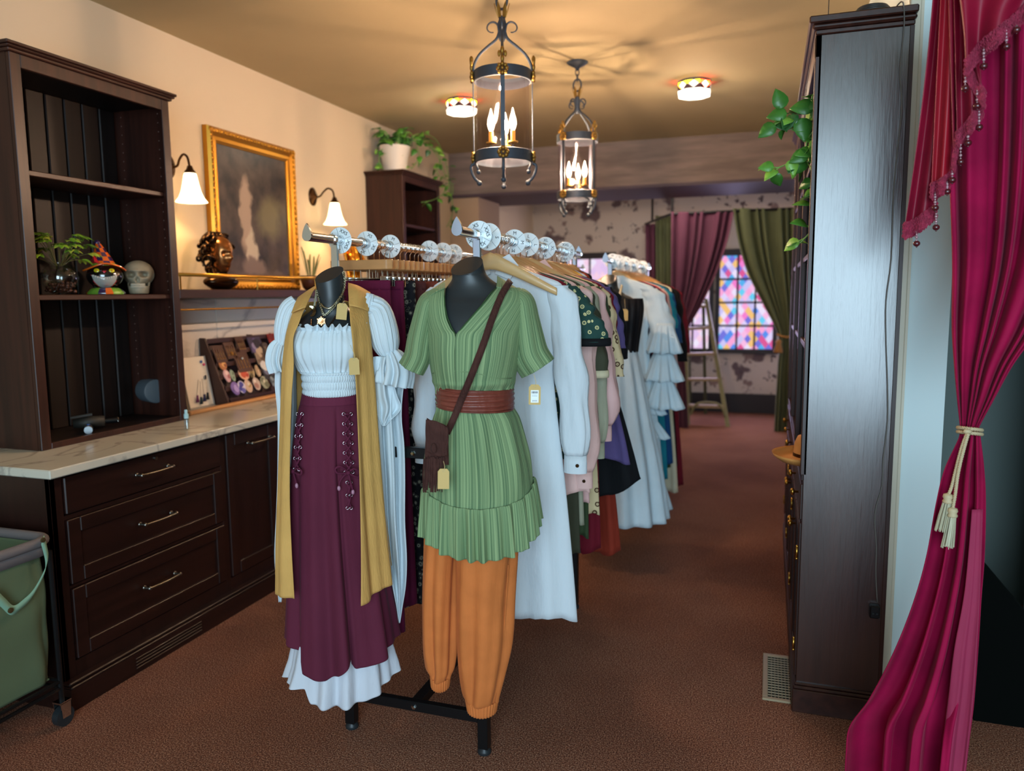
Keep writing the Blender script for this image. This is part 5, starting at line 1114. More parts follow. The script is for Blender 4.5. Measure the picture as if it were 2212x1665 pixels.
R1 = [
 ('shirt', 2.37, f_white, 'long white collared coat-dress nearest the green tunic', 'shirt', dict(hem=.42, ahem=.27, sleeve=(.50, .05, .048, .045, True), collar=True, famp=.02, nf=4)),
 ('dress', 2.44, g_burg, 'burgundy dress edge just behind the long white coat', 'dress', dict(hem=.62, ahem=.2, aw=.17)),
 ('top', 2.50, g_teal, 'dark teal paisley top with black cap ruffles', 'top', dict(hem=.95, ahem=.2, sleeve=(.14, .05, .075, .05, False), trim=g_black)),
 ('blouse', 2.57, g_pink, 'shiny pale pink long-sleeved blouse with buttoned cuffs behind the teal top', 'blouse', dict(hem=.80, ahem=.27, sleeve=(.60, .05, .062, .02, True), famp=.01)),
 ('dress', 2.63, g_olive, 'dark olive dress with chain-trimmed short sleeve', 'dress', dict(hem=.55, ahem=.22, sleeve=(.26, .045, .055, .045, False), trim=g_gold)),
 ('shirt', 2.70, g_sage, 'sage green long-sleeved shirt between the pink blouses', 'shirt', dict(hem=.66, ahem=.22, sleeve=(.52, .045, .05, .035, True))),
 ('blouse', 2.78, g_pink2, 'dusty pink collared blouse with a very full sleeve', 'blouse', dict(hem=.70, ahem=.22, sleeve=(.47, .05, .07, .045, True), collar=True, m2=g_pink)),
 ('tunic', 2.86, g_green, 'grey-green tunic just behind the dusty pink blouse', 'tunic', dict(hem=.55, ahem=.2, sleeve=(.3, .045, .045, .02, False))),
 ('jacket', 2.92, g_cream, 'cream jacket embroidered with brown scrolls', 'jacket', dict(hem=.62, ahem=.23, sleeve=(.30, .045, .055, .045, False))),
 ('dress', 2.99, g_burg, 'dark burgundy dress next to the embroidered cream jacket', 'dress', dict(hem=.45, ahem=.22, sleeve=(.2, .04, .045, .02, False))),
 ('coat', 3.05, g_purple, 'long indigo purple coat on the near rack', 'coat', dict(hem=.82, ahem=.33, aw=.22, sleeve=(.2, .045, .05, .03, False), famp=.014)),
 ('dress', 3.12, g_black, 'black asymmetric dress with a long pointed hem', 'dress', dict(hem=.56, ahem=.36, aw=.22, hemcut=.16, famp=.02, sleeve=(.25, .045, .05, .03, False))),
 ('top', 3.19, g_yel, 'yellow top peeking out behind the black dress', 'top', dict(hem=.95, ahem=.2, ah=.17, aw=.16, sleeve=(.14, .045, .05, .02, False))),
 ('blouse', 3.26, g_wr, 'white blouse near the far end of the near rack', 'blouse', dict(hem=.8, ahem=.2, ah=.155, aw=.14, sleeve=(.22, .045, .05, .02, False))),
 ('dress', 3.33, g_rust, 'rust red dress at the far end of the near rack', 'dress', dict(hem=.33, ahem=.24, ah=.14, aw=.13, famp=.018)),
 ('robe', 3.39, g_black, 'last black robe on the near rack', 'robe', dict(hem=.33, ahem=.22, ah=.13, aw=.12, famp=.018))]
for i, (nm, y, m, lb, ct, kw) in enumerate(R1):
    garment(nm, XR, y, m, lb, ct, seed=i, **kw)
    wood_hanger(XR, y, hl(lb), HG, hwoodL if i in (0, 5, 9) else hwood, .215 if y < 3.1 else (.18 if y < 3.2 else .14))
for y, w_ in ((2.315, 'in front of the long white coat-dress'), (2.405, 'between the white coat-dress and the burgundy dress'), (2.745, 'between the sage shirt and the dusty pink blouse')): wood_hanger(XR, y, 'empty wooden hanger '+w_, 'empty wooden hangers on the near right rail', random.choice((hwood, hwoodL)))
# left rail: skirts and trousers on clips
HC_ = 'clip hangers on the left rail of the near rack'
g_mag = fab('magenta_wine', '#5d1434'); g_brown = fab('brown_twill', '#4a2422', bump=.4); g_dkpat = pat('black_scroll', '#17161a', '#8a8474', 46, .42); g_rustv = fab('brick', '#7a3a2c'); g_pale = fab('pale_rose', '#c9a090')
R2 = [('skirt', 2.37, g_mag, 'wine magenta skirt clipped nearest on the left rail', .30), ('skirt', 2.46, g_mag, 'second wine magenta skirt on the left rail', .36), ('skirt', 2.54, g_dkpat, 'black skirt with grey scroll print on the left rail', .33), ('trousers', 2.62, g_brown, 'dark brown twill trousers clipped on the left rail', .45), ('trousers', 2.71, g_rustv, 'brick red trousers on the left rail', .5), ('skirt', 2.79, g_black, 'black skirt between brick red and rose clothes on the left rail', .5), ('skirt', 2.86, g_rustv, 'brick red skirt farther along the left rail', .55), ('skirt', 2.93, g_pale, 'pale rose skirt farther along the left rail', .5), ('trousers', 3.02, g_grey, 'charcoal trousers near the far end of the left rail', .5), ('skirt', 3.11, g_black, 'black skirt near the far end of the left rail', .5), ('skirt', 3.2, g_grey, 'charcoal skirt near the far end of the left rail', .5), ('skirt', 3.3, g_red, 'crimson skirt at the far end of the left rail', .5)]
def bottom(nm, X, y, m, lb, hem, hw, i):
    root = thing(nm, (X, y, 1.0), lb, 'trousers' if nm == 'trousers' else 'skirt'); zt = ZR-.13; ph = i*1.3
    rows = [(zt, hw, .012), (zt-.04, hw, .016), (zt-.2, hw*1.04, .022), (lerp(zt, hem, .6), hw*1.12, .03), (hem, hw*1.22, .034)]
    def fn(u, v):
        z, a, bb = rowi(rows, v); th = u*2*PI; s = math.sin(th); x = a*math.copysign(abs(s)**.8, s)
        return Vector((X+x, y+bb*math.cos(th)+.010*v*math.sin(5*x/a*PI+ph+v), z+.01*v*math.sin(6*x/a+ph)))
    MB().grid(fn, 48, 26, True, .6, 1).build('cloth', m, root, smooth=True, solid=.0012)
    MB().grid(lambda u, v: Vector((X+(hw+.001)*math.copysign(abs(math.sin(u*2*PI))**.8, math.sin(u*2*PI)), y+.0175*math.cos(u*2*PI), lerp(zt+.001, zt-.032, v))), 40, 3, True).build('waistband', m, root, smooth=True, solid=.001)
for i, (nm, y, m, lb, hem) in enumerate(R2):
    bottom(nm, XL, y, m, lb, hem, min(.108+.006*i, .15), i); clip_hanger(XL, y, hl(lb, 'clip hanger'), HC_, .12)
for y in (2.415, 2.50, 2.58, 2.665, 2.75, 2.825, 2.975, 3.065, 3.155, 3.25): clip_hanger(XL, y, 'empty wooden clip hanger on the left rail of the near rack', 'empty clip hangers on the left rail', .12)
# rack two
HG2 = 'wooden hangers on the second rack'
R3 = [
 ('dress', 4.42, g_wr, 'tiered white ruffled dress with flounced sleeves behind the black corset', 'dress', dict(hem=.22, ahem=.31, famp=.02, sleeve=(.30, .05, .085, .06, False))),
 ('dress', 4.53, g_navy, 'navy dress right behind the white ruffled dress', 'dress', dict(hem=.5, ahem=.24, sleeve=(.2, .045, .05, .04, False))),
 ('top', 4.64, g_red, 'red and white top on the second rack', 'top', dict(hem=.85, ahem=.22, sleeve=(.38, .04, .045, .04, False))),
 ('blouse', 4.75, g_pink, 'pink long-sleeved blouse on the second rack', 'blouse', dict(hem=.8, ahem=.22, sleeve=(.52, .04, .045, .06, True))),
 ('dress', 4.87, g_cyan, 'bright teal dress on the second rack', 'dress', dict(hem=.3, ahem=.26, sleeve=(.2, .045, .05, .04, False))),
 ('dress', 4.98, g_blue, 'blue dress on the second rack', 'dress', dict(hem=.4, ahem=.28, sleeve=(.3, .045, .05, .05, False))),
 ('dress', 5.10, g_green, 'forest green dress on the second rack', 'dress', dict(hem=.35, ahem=.25)),
 ('dress', 5.22, g_ivory, 'ivory dress with a wide hem on the second rack', 'dress', dict(hem=.15, ahem=.29, famp=.02)),
 ('robe', 5.34, g_black, 'black robe near the end of the second rack', 'robe', dict(hem=.3, ahem=.27, sleeve=(.45, .045, .05, .05, False))),
 ('dress', 5.46, g_burg, 'burgundy dress at the far end of the second rack', 'dress', dict(hem=.12, ahem=.3, sleeve=(.4, .045, .05, .06, False)))]
for i, (nm, y, m, lb, ct, kw) in enumerate(R3):
    g = garment(nm, XR, y, m, lb, ct, seed=30+i, **kw); wood_hanger(XR, y, hl(lb), HG2, hwoodL if i == 0 else hwood)
    if i == 0:
        ruffles(g, XR, y, [(.95, .80, .21, .29, .04, .07), (.80, .66, .22, .31, .04, .075), (.45, .24, .28, .33, .05, .08)], g_wr)
        for s in (1,): ruffles(g, XR+.28, y-.01, [(1.33, 1.16, .05, .10, .04, .07), (1.16, 1.0, .055, .115, .04, .075), (1.02, .84, .05, .12, .04, .07)], g_wr, 7)
for i, (m, lb) in enumerate(((g_navy, 'navy jacket on the left rail of the second rack'), (g_burg, 'wine coloured robe on the left rail of the second rack'), (g_black, 'black cloak on the left rail of the second rack'))):
    y = 5.12+.16*i; garment('robe', XL+.0, y, m, lb, 'robe', seed=60+i, hem=.5, ahem=.24, sleeve=(.4, .045, .05, .04, False)); wood_hanger(XL, y, hl(lb), 'wooden hangers on the left rail of the second rack')
# third mannequin
Cm = Form(-.79, 4.06)
mC, OC = torso(Cm, [(603, 1297, 1333, .045, 0), (622, 1299, 1336, .044, 0), (634, 1294, 1348, .05, 0), (645, 1280, 1368, .06, 0), (662, 1272, 1384, .085, 0), (690, 1272, 1384, .10, 0), (740, 1282, 1376, .09, 0), (800, 1276, 1382, .1, 0)], (603, .6), 'black headless mannequin form wearing the corset on the second rack')
cr_ = thing('corset', (Cm.C.x, Cm.C.y, 1.25), 'black laced corset bodice with cream strap on the third mannequin', 'corset')
Cm.loft(mb := MB(), [(645, 1278, 1388, .08, 0), (665, 1272, 1390, .10, 0), (690, 1272, 1388, .108, 0), (730, 1280, 1382, .1, 0), (762, 1284, 1378, .1, 0)], 90, 30, lambda th, v: .003*math.sin(20*th)); mb.build('bodice', fab('corset_black', '#1c1a1c', rough=.5), cr_, smooth=True, solid=.002)
Cm.sweep(mb := MB(), [(1343, 618, .02, 3, .012), (1338, 640, .07, 3, .008), (1330, 665, .105, 3, .006), (1325, 700, .118, 3, .006)], 12, 16); mb.build('beaded_strap', g_gold, cr_, smooth=True)
s3 = thing('skirt', (Cm.C.x, Cm.C.y, .7), 'long pale blue-white skirt under the black corset', 'skirt')
Cm.loft(mb := MB(), [(756, 1286, 1376, .10, 0), (800, 1280, 1384, .12, 0), (900, 1268, 1402, .15, 0), (1020, 1258, 1425, .18, 0), (1138, 1248, 1440, .2, 0)], 140, 30, lambda th, v: .02*v*math.sin(12*th+1)); mb.build('cloth', g_wr, s3, smooth=True, solid=.001)
price_tag(Cm.at(1349, 680, .135), Cm.r, Cm.t, .036, .06, 0, 'pale tag hanging on the black corset of the third mannequin', Cm.at(1349, 645, .11), printed=False)
# ================================================================== crimson velvet curtain
velvet = mat('crimson_velvet', '#9a0a3e', .75, bump=.5, bscale=18, sheen=.25, vary=.3, vscale=7, spec=.15, bdist=.004)
velvet2 = mat('crimson_satin', '#86082a', .5, bump=.2, bscale=26, sheen=.2, vary=.3, vscale=6, spec=.35, bdist=.003)
D = Form(.50, 2.30)
def drape(F, name, rows, m, par, nf, nu=200, nv=110, ph=0, solid=.003, lat=.0, uneven=1.3):
    # rows: (py, xl, xr, w, amp)
    R = []
    for py, xl, xr, w, amp in rows:
        a, b = F.at(xl, py, w), F.at(xr, py, w); R.append((a.x, a.y, a.z, b.x, b.y, b.z, amp))
    def fn(u, v):
        q = rowi(R, v); a, b, amp = Vector(q[:3]), Vector(q[3:6]), q[6]; t = u+.045*math.sin(u*2*PI*2.3+ph)*uneven
        s = math.sin(t*nf*2*PI+ph+.25*math.sin(v*6+u*5)); s = math.copysign(abs(s)**.75, s)
        return a.lerp(b, u)+F.t*amp*(s+.3*math.sin(t*nf*4.7*PI+1+2*v)*.6)+(b-a)*lat*math.cos(t*nf*2*PI+ph)/nf
    return MB().grid(fn, nu, nv, False, 1, 2).build(name, m, par, smooth=True, solid=solid)
cu = thing('velvet_curtain', (.5, 2.3, 0), 'crimson velvet curtain gathered by a cream rope at the right doorway', 'curtain')
drape(D, 'upper_drape', [(-60, 2040, 2420, 0, .022), (150, 2046, 2400, 0, .026), (380, 2052, 2370, 0, .028), (560, 2058, 2320, 0, .028), (700, 2057, 2250, 0, .026), (790, 2062, 2188, 0, .022), (860, 2068, 2150, 0, .018), (925, 2075, 2114, .0, .012), (940, 2076, 2115, 0, .012)], velvet, cu, 6.5)
drape(D, 'lower_drape', [(920, 2075, 2114, 0, .012), (945, 2074, 2117, 0, .013), (1015, 2044, 2124, 0, .02), (1087, 2027, 2127, 0, .024), (1204, 2006, 2124, 0, .028), (1303, 1978, 2116, .01, .032), (1405, 1938, 2109, .03, .036), (1500, 1889, 2101, .05, .042), (1555, 1850, 2095, .07, .048), (1610, 1842, 2088, .08, .05), (1700, 1838, 2078, .08, .055)], velvet, cu, 3.6, ph=1.0, lat=.25)
drape(D, 'facing_strip', [(1100, 2100, 2122, .03, .002), (1270, 2085, 2117, .05, .002), (1400, 2062, 2110, .07, .004), (1500, 2050, 2103, .085, .006), (1600, 2038, 2092, .10, .008), (1700, 2030, 2080, .11, .01)], mat('velvet_facing', '#962048', .8, bump=.2, bscale=40, sheen=.3, vary=.15), cu, 1.0, 30, 40)
# cascade and swag with beaded trim
sw = thing('curtain_swag', (.45, 2.2, 2.0), 'dark red draped swag and cascade with beaded braid over the velvet curtain', 'curtain')
def cascade(name, top, bot, w, nf, amp, ph=0, nu=60, nv=60, mid=None, m=velvet2):
    n = 24
    T = spline([(x, y, w) for x, y in top], 8); Bo = spline([(x, y, w) for x, y in bot], 8); Md = spline([(x, y, w) for x, y in mid], 8) if mid else None
    def smp(L_, u): x = u*(len(L_)-1); i = min(int(x), len(L_)-2); return L_[i].lerp(L_[i+1], x-i)
    def fn(u, v):
        a, b = smp(T, u), smp(Bo, u)
        if Md: c = smp(Md, u); p_ = a.lerp(c, v).lerp(c.lerp(b, v), v)
        else: p_ = a.lerp(b, v)
        ww = w+amp*math.sin(u*nf*2*PI+ph+.6*v)*(.5+.5*v)
        return D.at(p_.x, p_.y, ww)
    MB().grid(fn, nu, nv).build(name, m, sw, smooth=True, solid=.002)
    return [fn(i/60, 1) for i in range(61)]
braidm = mat('braid_red', '#a02a48', .75, bump=.5, bscale=150, vary=.4, vscale=90)
E1 = cascade('cascade_fold', [(2018, -40), (2035, -40), (2056, -40)], [(1953, 497), (1983, 484), (2022, 452)], .05, 1.6, .012, 1, mid=[(2000, 200), (2022, 200), (2050, 200)])
E2 = cascade('cascade_fold', [(2034, -40), (2052, -40), (2070, -40)], [(2012, 412), (2030, 404), (2050, 388)], .085, 1.4, .012, 2, mid=[(2022, 200), (2044, 200), (2066, 200)], m=mat('cascade_light', '#9a0c22', .5, bump=.2, bscale=26, sheen=.2, vary=.25, vscale=6))
E3 = cascade('cascade_fold', [(2048, -40), (2066, -40), (2082, -40)], [(2060, 352), (2066, 322), (2066, 300)], .10, 1.2, .01, .5)
E4 = cascade('cascade_fold', [(2060, -40), (2085, -40), (2110, -40)], [(2068, 300), (2096, 268), (2122, 232)], .115, 1.4, .014, 2.2)
E4b = cascade('cascade_fold', [(2065, -40), (2090, -40), (2118, -40)], [(2126, 215), (2108, 185), (2086, 152)], .135, 1.0, .01, .5)
E5 = cascade('swag', [(2062, -60), (2140, -60), (2260, -60), (2380, -60)], [(2086, 146), (2120, 105), (2190, 48), (2262, -30)], .16, 2.2, .02, .3, mid=[(2085, 40), (2120, 20), (2180, -10), (2280, -50)])
rb_ = random.Random(8)
def braid(E, nm='braid'):
    mb = MB()
    for a, b in zip(E[::1], E[1::1]):
        for k in range(3):
            q = a.lerp(b, k/3); up = Vector((0, 0, 1))
            for dz in (-.014, -.005, .005, .014):
                c = q+up*(dz+rb_.uniform(-.002, .002))+D.t*.004; r = rb_.uniform(.0035, .005); an = rb_.uniform(0, 3)
                mb.tube([c+D.r*r*math.cos(t)*math.cos(an)+up*r*math.sin(t)+D.t*r*math.cos(t)*math.sin(an) for t in [j*PI/3 for j in range(6)]], .0013, 4, closed=True)
        d = rb_.uniform(.02, .027)
        mb.tube(spline([q+Vector((0, 0, -.014)), q+Vector((0, 0, -d))+D.r*.003, q+D.r*.005+Vector((0, 0, -.014))], 3), .0012, 4)
    tag(mb.build('fringe_braid', braidm, sw), kind='stuff')
for E in (E1, E2, E3, E4, E4b, E5): braid(E)
beadc = mat('clear_bead', '#b08a90', .15, .3, coat=.5); beadr = mat('dark_red_bead', '#4a0e18', .3, coat=.6)
for px, y0_, y1_, w in ((2196, 58, 72, .17), (2174, 66, 108, .17), (2125, 108, 150, .17), (2085, 152, 198, .165), (2111, 196, 236, .14), (2115, 241, 282, .125), (2091, 275, 316, .12), (2075, 313, 357, .11), (2057, 356, 396, .105), (2046, 394, 421, .09), (2020, 420, 456, .09), (2022, 462, 498, .06), (1980, 493, 533, .055)):
    g = MB(); n = 5; g.tube([D.at(px, y0_-6, w), D.at(px, y1_, w)], .0006, 4)
    for i in range(n): g.ball(D.at(px, lerp(y0_, y1_-14, i/(n-1)), w), .0026+(.0012 if i % 2 else 0), 8)
    o = g.build('bead_drop', beadc, sw, smooth=True); MB().ball(D.at(px, y1_-7, w), .0088, 14, (1, 1, .9)).ball(D.at(px, y1_, w), .0024, 7).build('end_bead', beadr, o, smooth=True)
# rope tieback with two tassels
rope_m = mat('cream_rope', '#b9a884', .6, bump=.4, bscale=200)
def rope(mb, path, R, r, turns):
    P_ = spline(path, 10); n = len(P_); L_ = [0]
    for a, b in zip(P_, P_[1:]): L_.append(L_[-1]+(b-a).length)
    m_ = int(L_[-1]/.0035)+2
    for s_ in range(3):
        pts = []; j = 0
        for i in range(m_):
            d = L_[-1]*i/(m_-1)
            while j < n-2 and L_[j+1] < d: j += 1
            f = (d-L_[j])/max(1e-6, L_[j+1]-L_[j]); c = P_[j].lerp(P_[j+1], f); t = (P_[j+1]-P_[j]).normalized(); x = t.cross(D.t+Vector((0, 0, .1))).normalized(); y = t.cross(x); a = d*turns+s_*2*PI/3
            pts.append(c+x*R*math.cos(a)+y*R*math.sin(a))
        mb.tube(pts, r, 6)
tb = thing('rope_tieback', D.at(2095, 930, .1), 'cream twisted rope tieback with two tassels round the velvet curtain', 'tieback')
mb = MB()
for dy in (0, 9):
    mb_pts = [D.at(2095+26*math.sin(a), 926+dy+3*math.sin(a*1.0), .045*math.cos(a)) for a in [i*2*PI/16 for i in range(17)]]; rope(mb, mb_pts, .0026, .0028, 300)
mb.ball(D.at(2090, 932, .052), .009, 10, (1.2, .8, .8)); tag(mb.build('loop', rope_m, tb, smooth=True), kind='stuff')
for pts, hx, hy, tw, L_ in ((((2090, 934, .055), (2078, 965, .06), (2066, 1010, .06), (2056, 1050, .06), (2049, 1068, .06)), 2048, 1070, -10, 58), (((2092, 936, .06), (2082, 970, .066), (2070, 1020, .068), (2063, 1070, .068), (2058, 1098, .068)), 2058, 1100, -6, 62)):
    m = MB(); rope(m, [D.at(*p_) for p_ in pts], .0022, .0025, 320); c_ = m.build('cord', rope_m, tb, smooth=True)
    h = D.at(hx, hy, pts[-1][2]); MB().lathe([(.003, .006), (.011, .003), (.013, -.004), (.010, -.01), (.013, -.016), (.012, -.02)], h, 16).build('tassel_head', rope_m, tb, smooth=True)
    rr = random.Random(hx); mm = MB()
    for k in range(70):
        a = rr.uniform(0, 2*PI); r0 = rr.uniform(.003, .011); ln = rr.uniform(.9, 1.03)*L_/1648*2.35; sp = rr.uniform(1.2, 1.9)
        p0 = h+D.r*r0*math.cos(a)+D.t*r0*math.sin(a)+Vector((0, 0, -.016)); p1 = h+D.r*(r0*sp*math.cos(a)+tw/1648*2.35*.7)+D.t*r0*sp*math.sin(a)+Vector((0, 0, -.016-ln))
        mm.tube([p0, p0.lerp(p1, .5)+D.r*rr.uniform(-.001, .001), p1], .0011, 4)
    tag(mm.build('tassel_skirt', mat('tassel_silk', '#b7b296', .5), tb), kind='stuff')
# ================================================================== back room curtains, ladder
G = Form(-.6, 8.6)
plumc = mat('plum_curtain', '#5f2d44', .8, sheen=.3, vary=.1); olivec = mat('olive_curtain', '#5c6240', .8, sheen=.3, vary=.1); ropeg = mat('gold_cord', '#9a6a30', .6)
for (nm, rows, m, nf, lb, tx, ty, t0, t1) in (
  ('plum', [(458, 1450, 1585, 0, .03), (520, 1450, 1572, 0, .04), (590, 1450, 1548, 0, .04), (660, 1450, 1515, 0, .035), (728, 1453, 1478, 0, .02), (790, 1450, 1480, 0, .025), (860, 1448, 1484, 0, .03), (938, 1446, 1488, 0, .03)], plumc, 6, 'plum fabric curtain tied back to the left of the stained window', 1478, 735, 1452, 1480),
  ('olive', [(450, 1583, 1716, 0, .03), (520, 1594, 1716, 0, .04), (590, 1615, 1716, 0, .04), (660, 1650, 1715, 0, .035), (728, 1682, 1712, 0, .02), (790, 1680, 1711, 0, .025), (860, 1676, 1710, 0, .03), (935, 1672, 1708, 0, .03)], olivec, 6, 'olive green curtain tied back to the right of the stained window', 1682, 735, 1680, 1713)):
    r = thing('%s_curtain' % nm, G.at(sum(rows[0][1:3])/2, 700, 0), lb, 'curtain'); drape(G, 'drape', rows, m, r, nf, 120, 60)
    t = thing('curtain_tie', G.at(tx, ty, .1), 'gold cord tie and tassel on the %s curtain' % nm, 'tieback')
    MB().tube(spline([G.at(t0-2, 722, .08), G.at((t0+t1)/2, 728, .12), G.at(t1+1, 726, .08)], 5), .012, 8).build('cord', ropeg, t, smooth=True)
    MB().lathe([(.01, .0), (.035, -.02), (.025, -.05), (.05, -.13), (.045, -.14)], G.at(tx, ty-2, .12), 14).build('tassel', ropeg, t, smooth=True)
G2 = Form(-1.3, 9.4)
r = thing('plum_curtain', G2.at(1404, 700, 0), 'narrow plum curtain beside the hanging rod, leftmost of the back curtains', 'curtain'); drape(G2, 'drape', [(484, 1394, 1420, 0, .03), (700, 1396, 1420, 0, .03), (905, 1396, 1420, 0, .03)], plumc, r, 2, 40, 10)
r = thing('olive_curtain', G2.at(1435, 700, 0), 'narrow olive curtain between the two plum curtains', 'curtain'); drape(G2, 'drape', [(466, 1416, 1458, .05, .03), (700, 1418, 1458, .05, .03), (905, 1418, 1458, .05, .03)], olivec, r, 3, 50, 10)
cr2 = thing('curtain_rail', G.at(1585, 455, 0), 'dark curtain rail hung from the ceiling on thin rods', 'curtain rail')
MB().tube([G.at(1448, 462, 0), G.at(1718, 450, 0)], .014, 8).build('rail', blackm, cr2); a_ = G.at(1452, 462, 0); MB().tube([a_, Vector((a_.x, a_.y, ZC))], .014, 8).build('drop_rod', blackm, cr2)
MB().tube([G.at(1450, 462, 0), G2.at(1394, 484, 0)], .014, 8).build('rail', blackm, cr2); a_ = G2.at(1409, 478, 0); MB().tube([a_, Vector((a_.x, a_.y, ZC))], .014, 8).build('drop_rod', blackm, cr2)
ld = thing('step_ladder', (-.62, 8.7, 0), 'olive wooden step ladder standing in front of the stained window', 'ladder')
lm = mat('ladder_wood', '#858057', .6, vary=.15); lt = mat('ladder_tread', '#a08a68', .6)
def lpt(px, py, Y): return P(px, py, 'y', Y)
bl_, br_ = P(1485, 925, 'y', 8.78), P(1572, 925, 'y', 8.78); bl_.z = br_.z = 0; Yt = 9.25
tl_, tr_ = lpt(1479, 650, Yt), lpt(1525, 645, Yt)
for a, b in ((bl_, tl_), (br_, tr_)):
    MB().prism([a+Vector((-.022, 0, 0)), a+Vector((.022, 0, 0)), a+Vector((.022, .07, 0)), a+Vector((-.022, .07, 0))], b-a).build('side_rail', lm, ld)
for py in (877, 820, 765, 710, 665):
    t = (bl_.z-P(1520, py, 'y', lerp(8.78, Yt, (925-py)/275)).z)/(bl_.z-tl_.z); a, b = bl_.lerp(tl_, t), br_.lerp(tr_, t)
    MB().prism([a+Vector((0, -.02, -.02)), b+Vector((0, -.02, -.02)), b+Vector((0, .09, -.02)), a+Vector((0, .09, -.02))], (0, 0, .03)).build('tread', lt, ld)
for x in (tl_.x+.03, tr_.x-.03): MB().prism([(x-.018, 9.27, tl_.z-.05), (x+.018, 9.27, tl_.z-.05), (x+.018, 9.31, tl_.z-.05), (x-.018, 9.31, tl_.z-.05)], (0.02, .4, -(tl_.z-.05))).build('rear_leg', mat('ladder_dark', '#4c5138', .6), ld)
MB().tube(spline([bl_+Vector((.03, .03, .12)), bl_.lerp(br_, .25)+Vector((0, .04, .25)), bl_.lerp(br_, .75)+Vector((0, .04, .25)), br_+Vector((-.03, .03, .12))], 6), .014, 6).build('arch_brace', lm, ld)
# ================================================================== laundry cart
lc = thing('laundry_cart', (-2.6, 1.6, 0), 'green canvas laundry cart with grey padded rim on black casters beside the drawers', 'cart')
canv = mat('green_canvas', '#5c6a4c', .85, bump=.5, bscale=120, vary=.12, vscale=5); gr_ = mat('grey_padding', '#6a6465', .7, bump=.2, bscale=60); lin_ = mat('aqua_liner', '#5f948c', .8)
cx0, cx1, cy0, cy1, cz0, cz1 = -2.94, -2.335, 1.22, 1.90, .175, .665
def cartf(u, v):
    # rounded-square bag with soft creases
    th = u*2*PI; a, b = (cx1-cx0)/2, (cy1-cy0)/2; s, c = math.sin(th), math.cos(th); e = .16
    x = a*math.copysign(abs(s)**e, s); y = b*math.copysign(abs(c)**e, c)
    k = 1+.0*v; z = lerp(cz1, cz0, v); w_ = .003*math.sin(9*th+3*v)+.002*math.sin(9*v+5*th)+.0025*math.sin(13*v-3*th); sag = .010*math.sin(v*PI)
    return Vector(((cx0+cx1)/2+(x*(1-.02*v))+math.copysign(1, s)*(w_+sag)*abs(s), (cy0+cy1)/2+y*(1-.02*v)+math.copysign(1, c)*(w_)*abs(c), z))
MB().grid(cartf, 200, 50, True).build('canvas_bag', canv, lc, smooth=True, solid=.002)
MB().box((cx0+.02, cy0+.02, cz0), (cx1-.02, cy1-.02, cz0+.006)).build('bag_bottom', canv, lc)
MB().box((cx0+.03, cy0+.03, .50), (cx1-.03, cy1-.03, .53), bev=.01).build('liner', lin_, lc)
def rr_path(x0, x1, y0, y1, r, z, n=6):
    o = []
    for cx, cy, a0 in ((x1-r, y1-r, 0), (x0+r, y1-r, PI/2), (x0+r, y0+r, PI), (x1-r, y0+r, 1.5*PI)):
        for i in range(n+1): a = a0+i*PI/2/n; o.append((cx+r*math.cos(a), cy+r*math.sin(a), z))
    return o
MB().tube(rr_path(cx0-.005, cx1+.012, cy0, cy1+.01, .06, .68), .017, 12, closed=True).build('rim_tube', gr_, lc, smooth=True)
po = rr_path(cx0-.008, cx1+.014, cy0-.004, cy1+.012, .06, 0); n = len(po)
MB().grid(lambda u, v: Vector((po[int(round(u*n)) % n][0], po[int(round(u*n)) % n][1], lerp(.685, .632, v))), n, 2, True).build('rim_sleeve', gr_, lc, smooth=True, solid=.004)
for x in (cx0+.01, cx1+.006):
    for y in (cy0+.02, cy1-.0):
        MB().tube([(x, y, .09), (x, y, .64)], .009, 8).build('corner_post', blackm, lc)
        MB().tube([(x-.013, y, .036), (x+.013, y, .036)], .035, 20).build('caster_wheel', blackp, lc, smooth='auto')
        MB().prism([(x-.019, y-.016, .035), (x-.019, y+.016, .035), (x-.019, y+.02, .09), (x-.019, y-.02, .09)], (.003, 0, 0)).prism([(x+.016, y-.016, .035), (x+.016, y+.016, .035), (x+.016, y+.02, .09), (x+.016, y-.02, .09)], (.003, 0, 0)).box((x-.019, y-.022, .088), (x+.019, y+.022, .094)).build('caster_fork', chrome, lc)
for z in (.14, .165):
    MB().tube([(cx1+.006, cy0, z), (cx1+.006, cy1, z)], .007, 8).build('side_bar', blackm, lc); MB().tube([(cx0, cy1, z), (cx1, cy1, z)], .007, 8).build('end_bar', blackm, lc)
strap = [P(x, y, 'x', cx1+.035) for x, y in ((92, 1166), (101, 1205), (96, 1235), (72, 1280), (50, 1303), (27, 1318), (8, 1303), (-15, 1280))]
ss = spline(strap, 6); vs = []
for p_ in ss: vs += [p_+Vector((0, 0, .014))+Vector((0, .006, 0)), p_-Vector((0, .006, .014))]
MB().add(vs, [(2*i, 2*i+1, 2*i+3, 2*i+2) for i in range(len(ss)-1)]).build('handle_strap', mat('pale_webbing', '#7fa58c', .8), lc, smooth=True, solid=.003)
for x, y in ((92, 1166), (22, 1318)): MB().lathe([(.009, 0), (.009, .004), (.004, .005), (0, .005)], P(x, y, 'x', cx1+.04), 12, Matrix.Rotation(PI/2, 3, 'Y')).build('rivet', mat('dull_brass', '#7a6a48', .4, .8), lc)
# ================================================================== things in the near hutch
ZS = 1.5175; XS = -2.84
def ply(px): return P(px, 620, 'x', XS).y
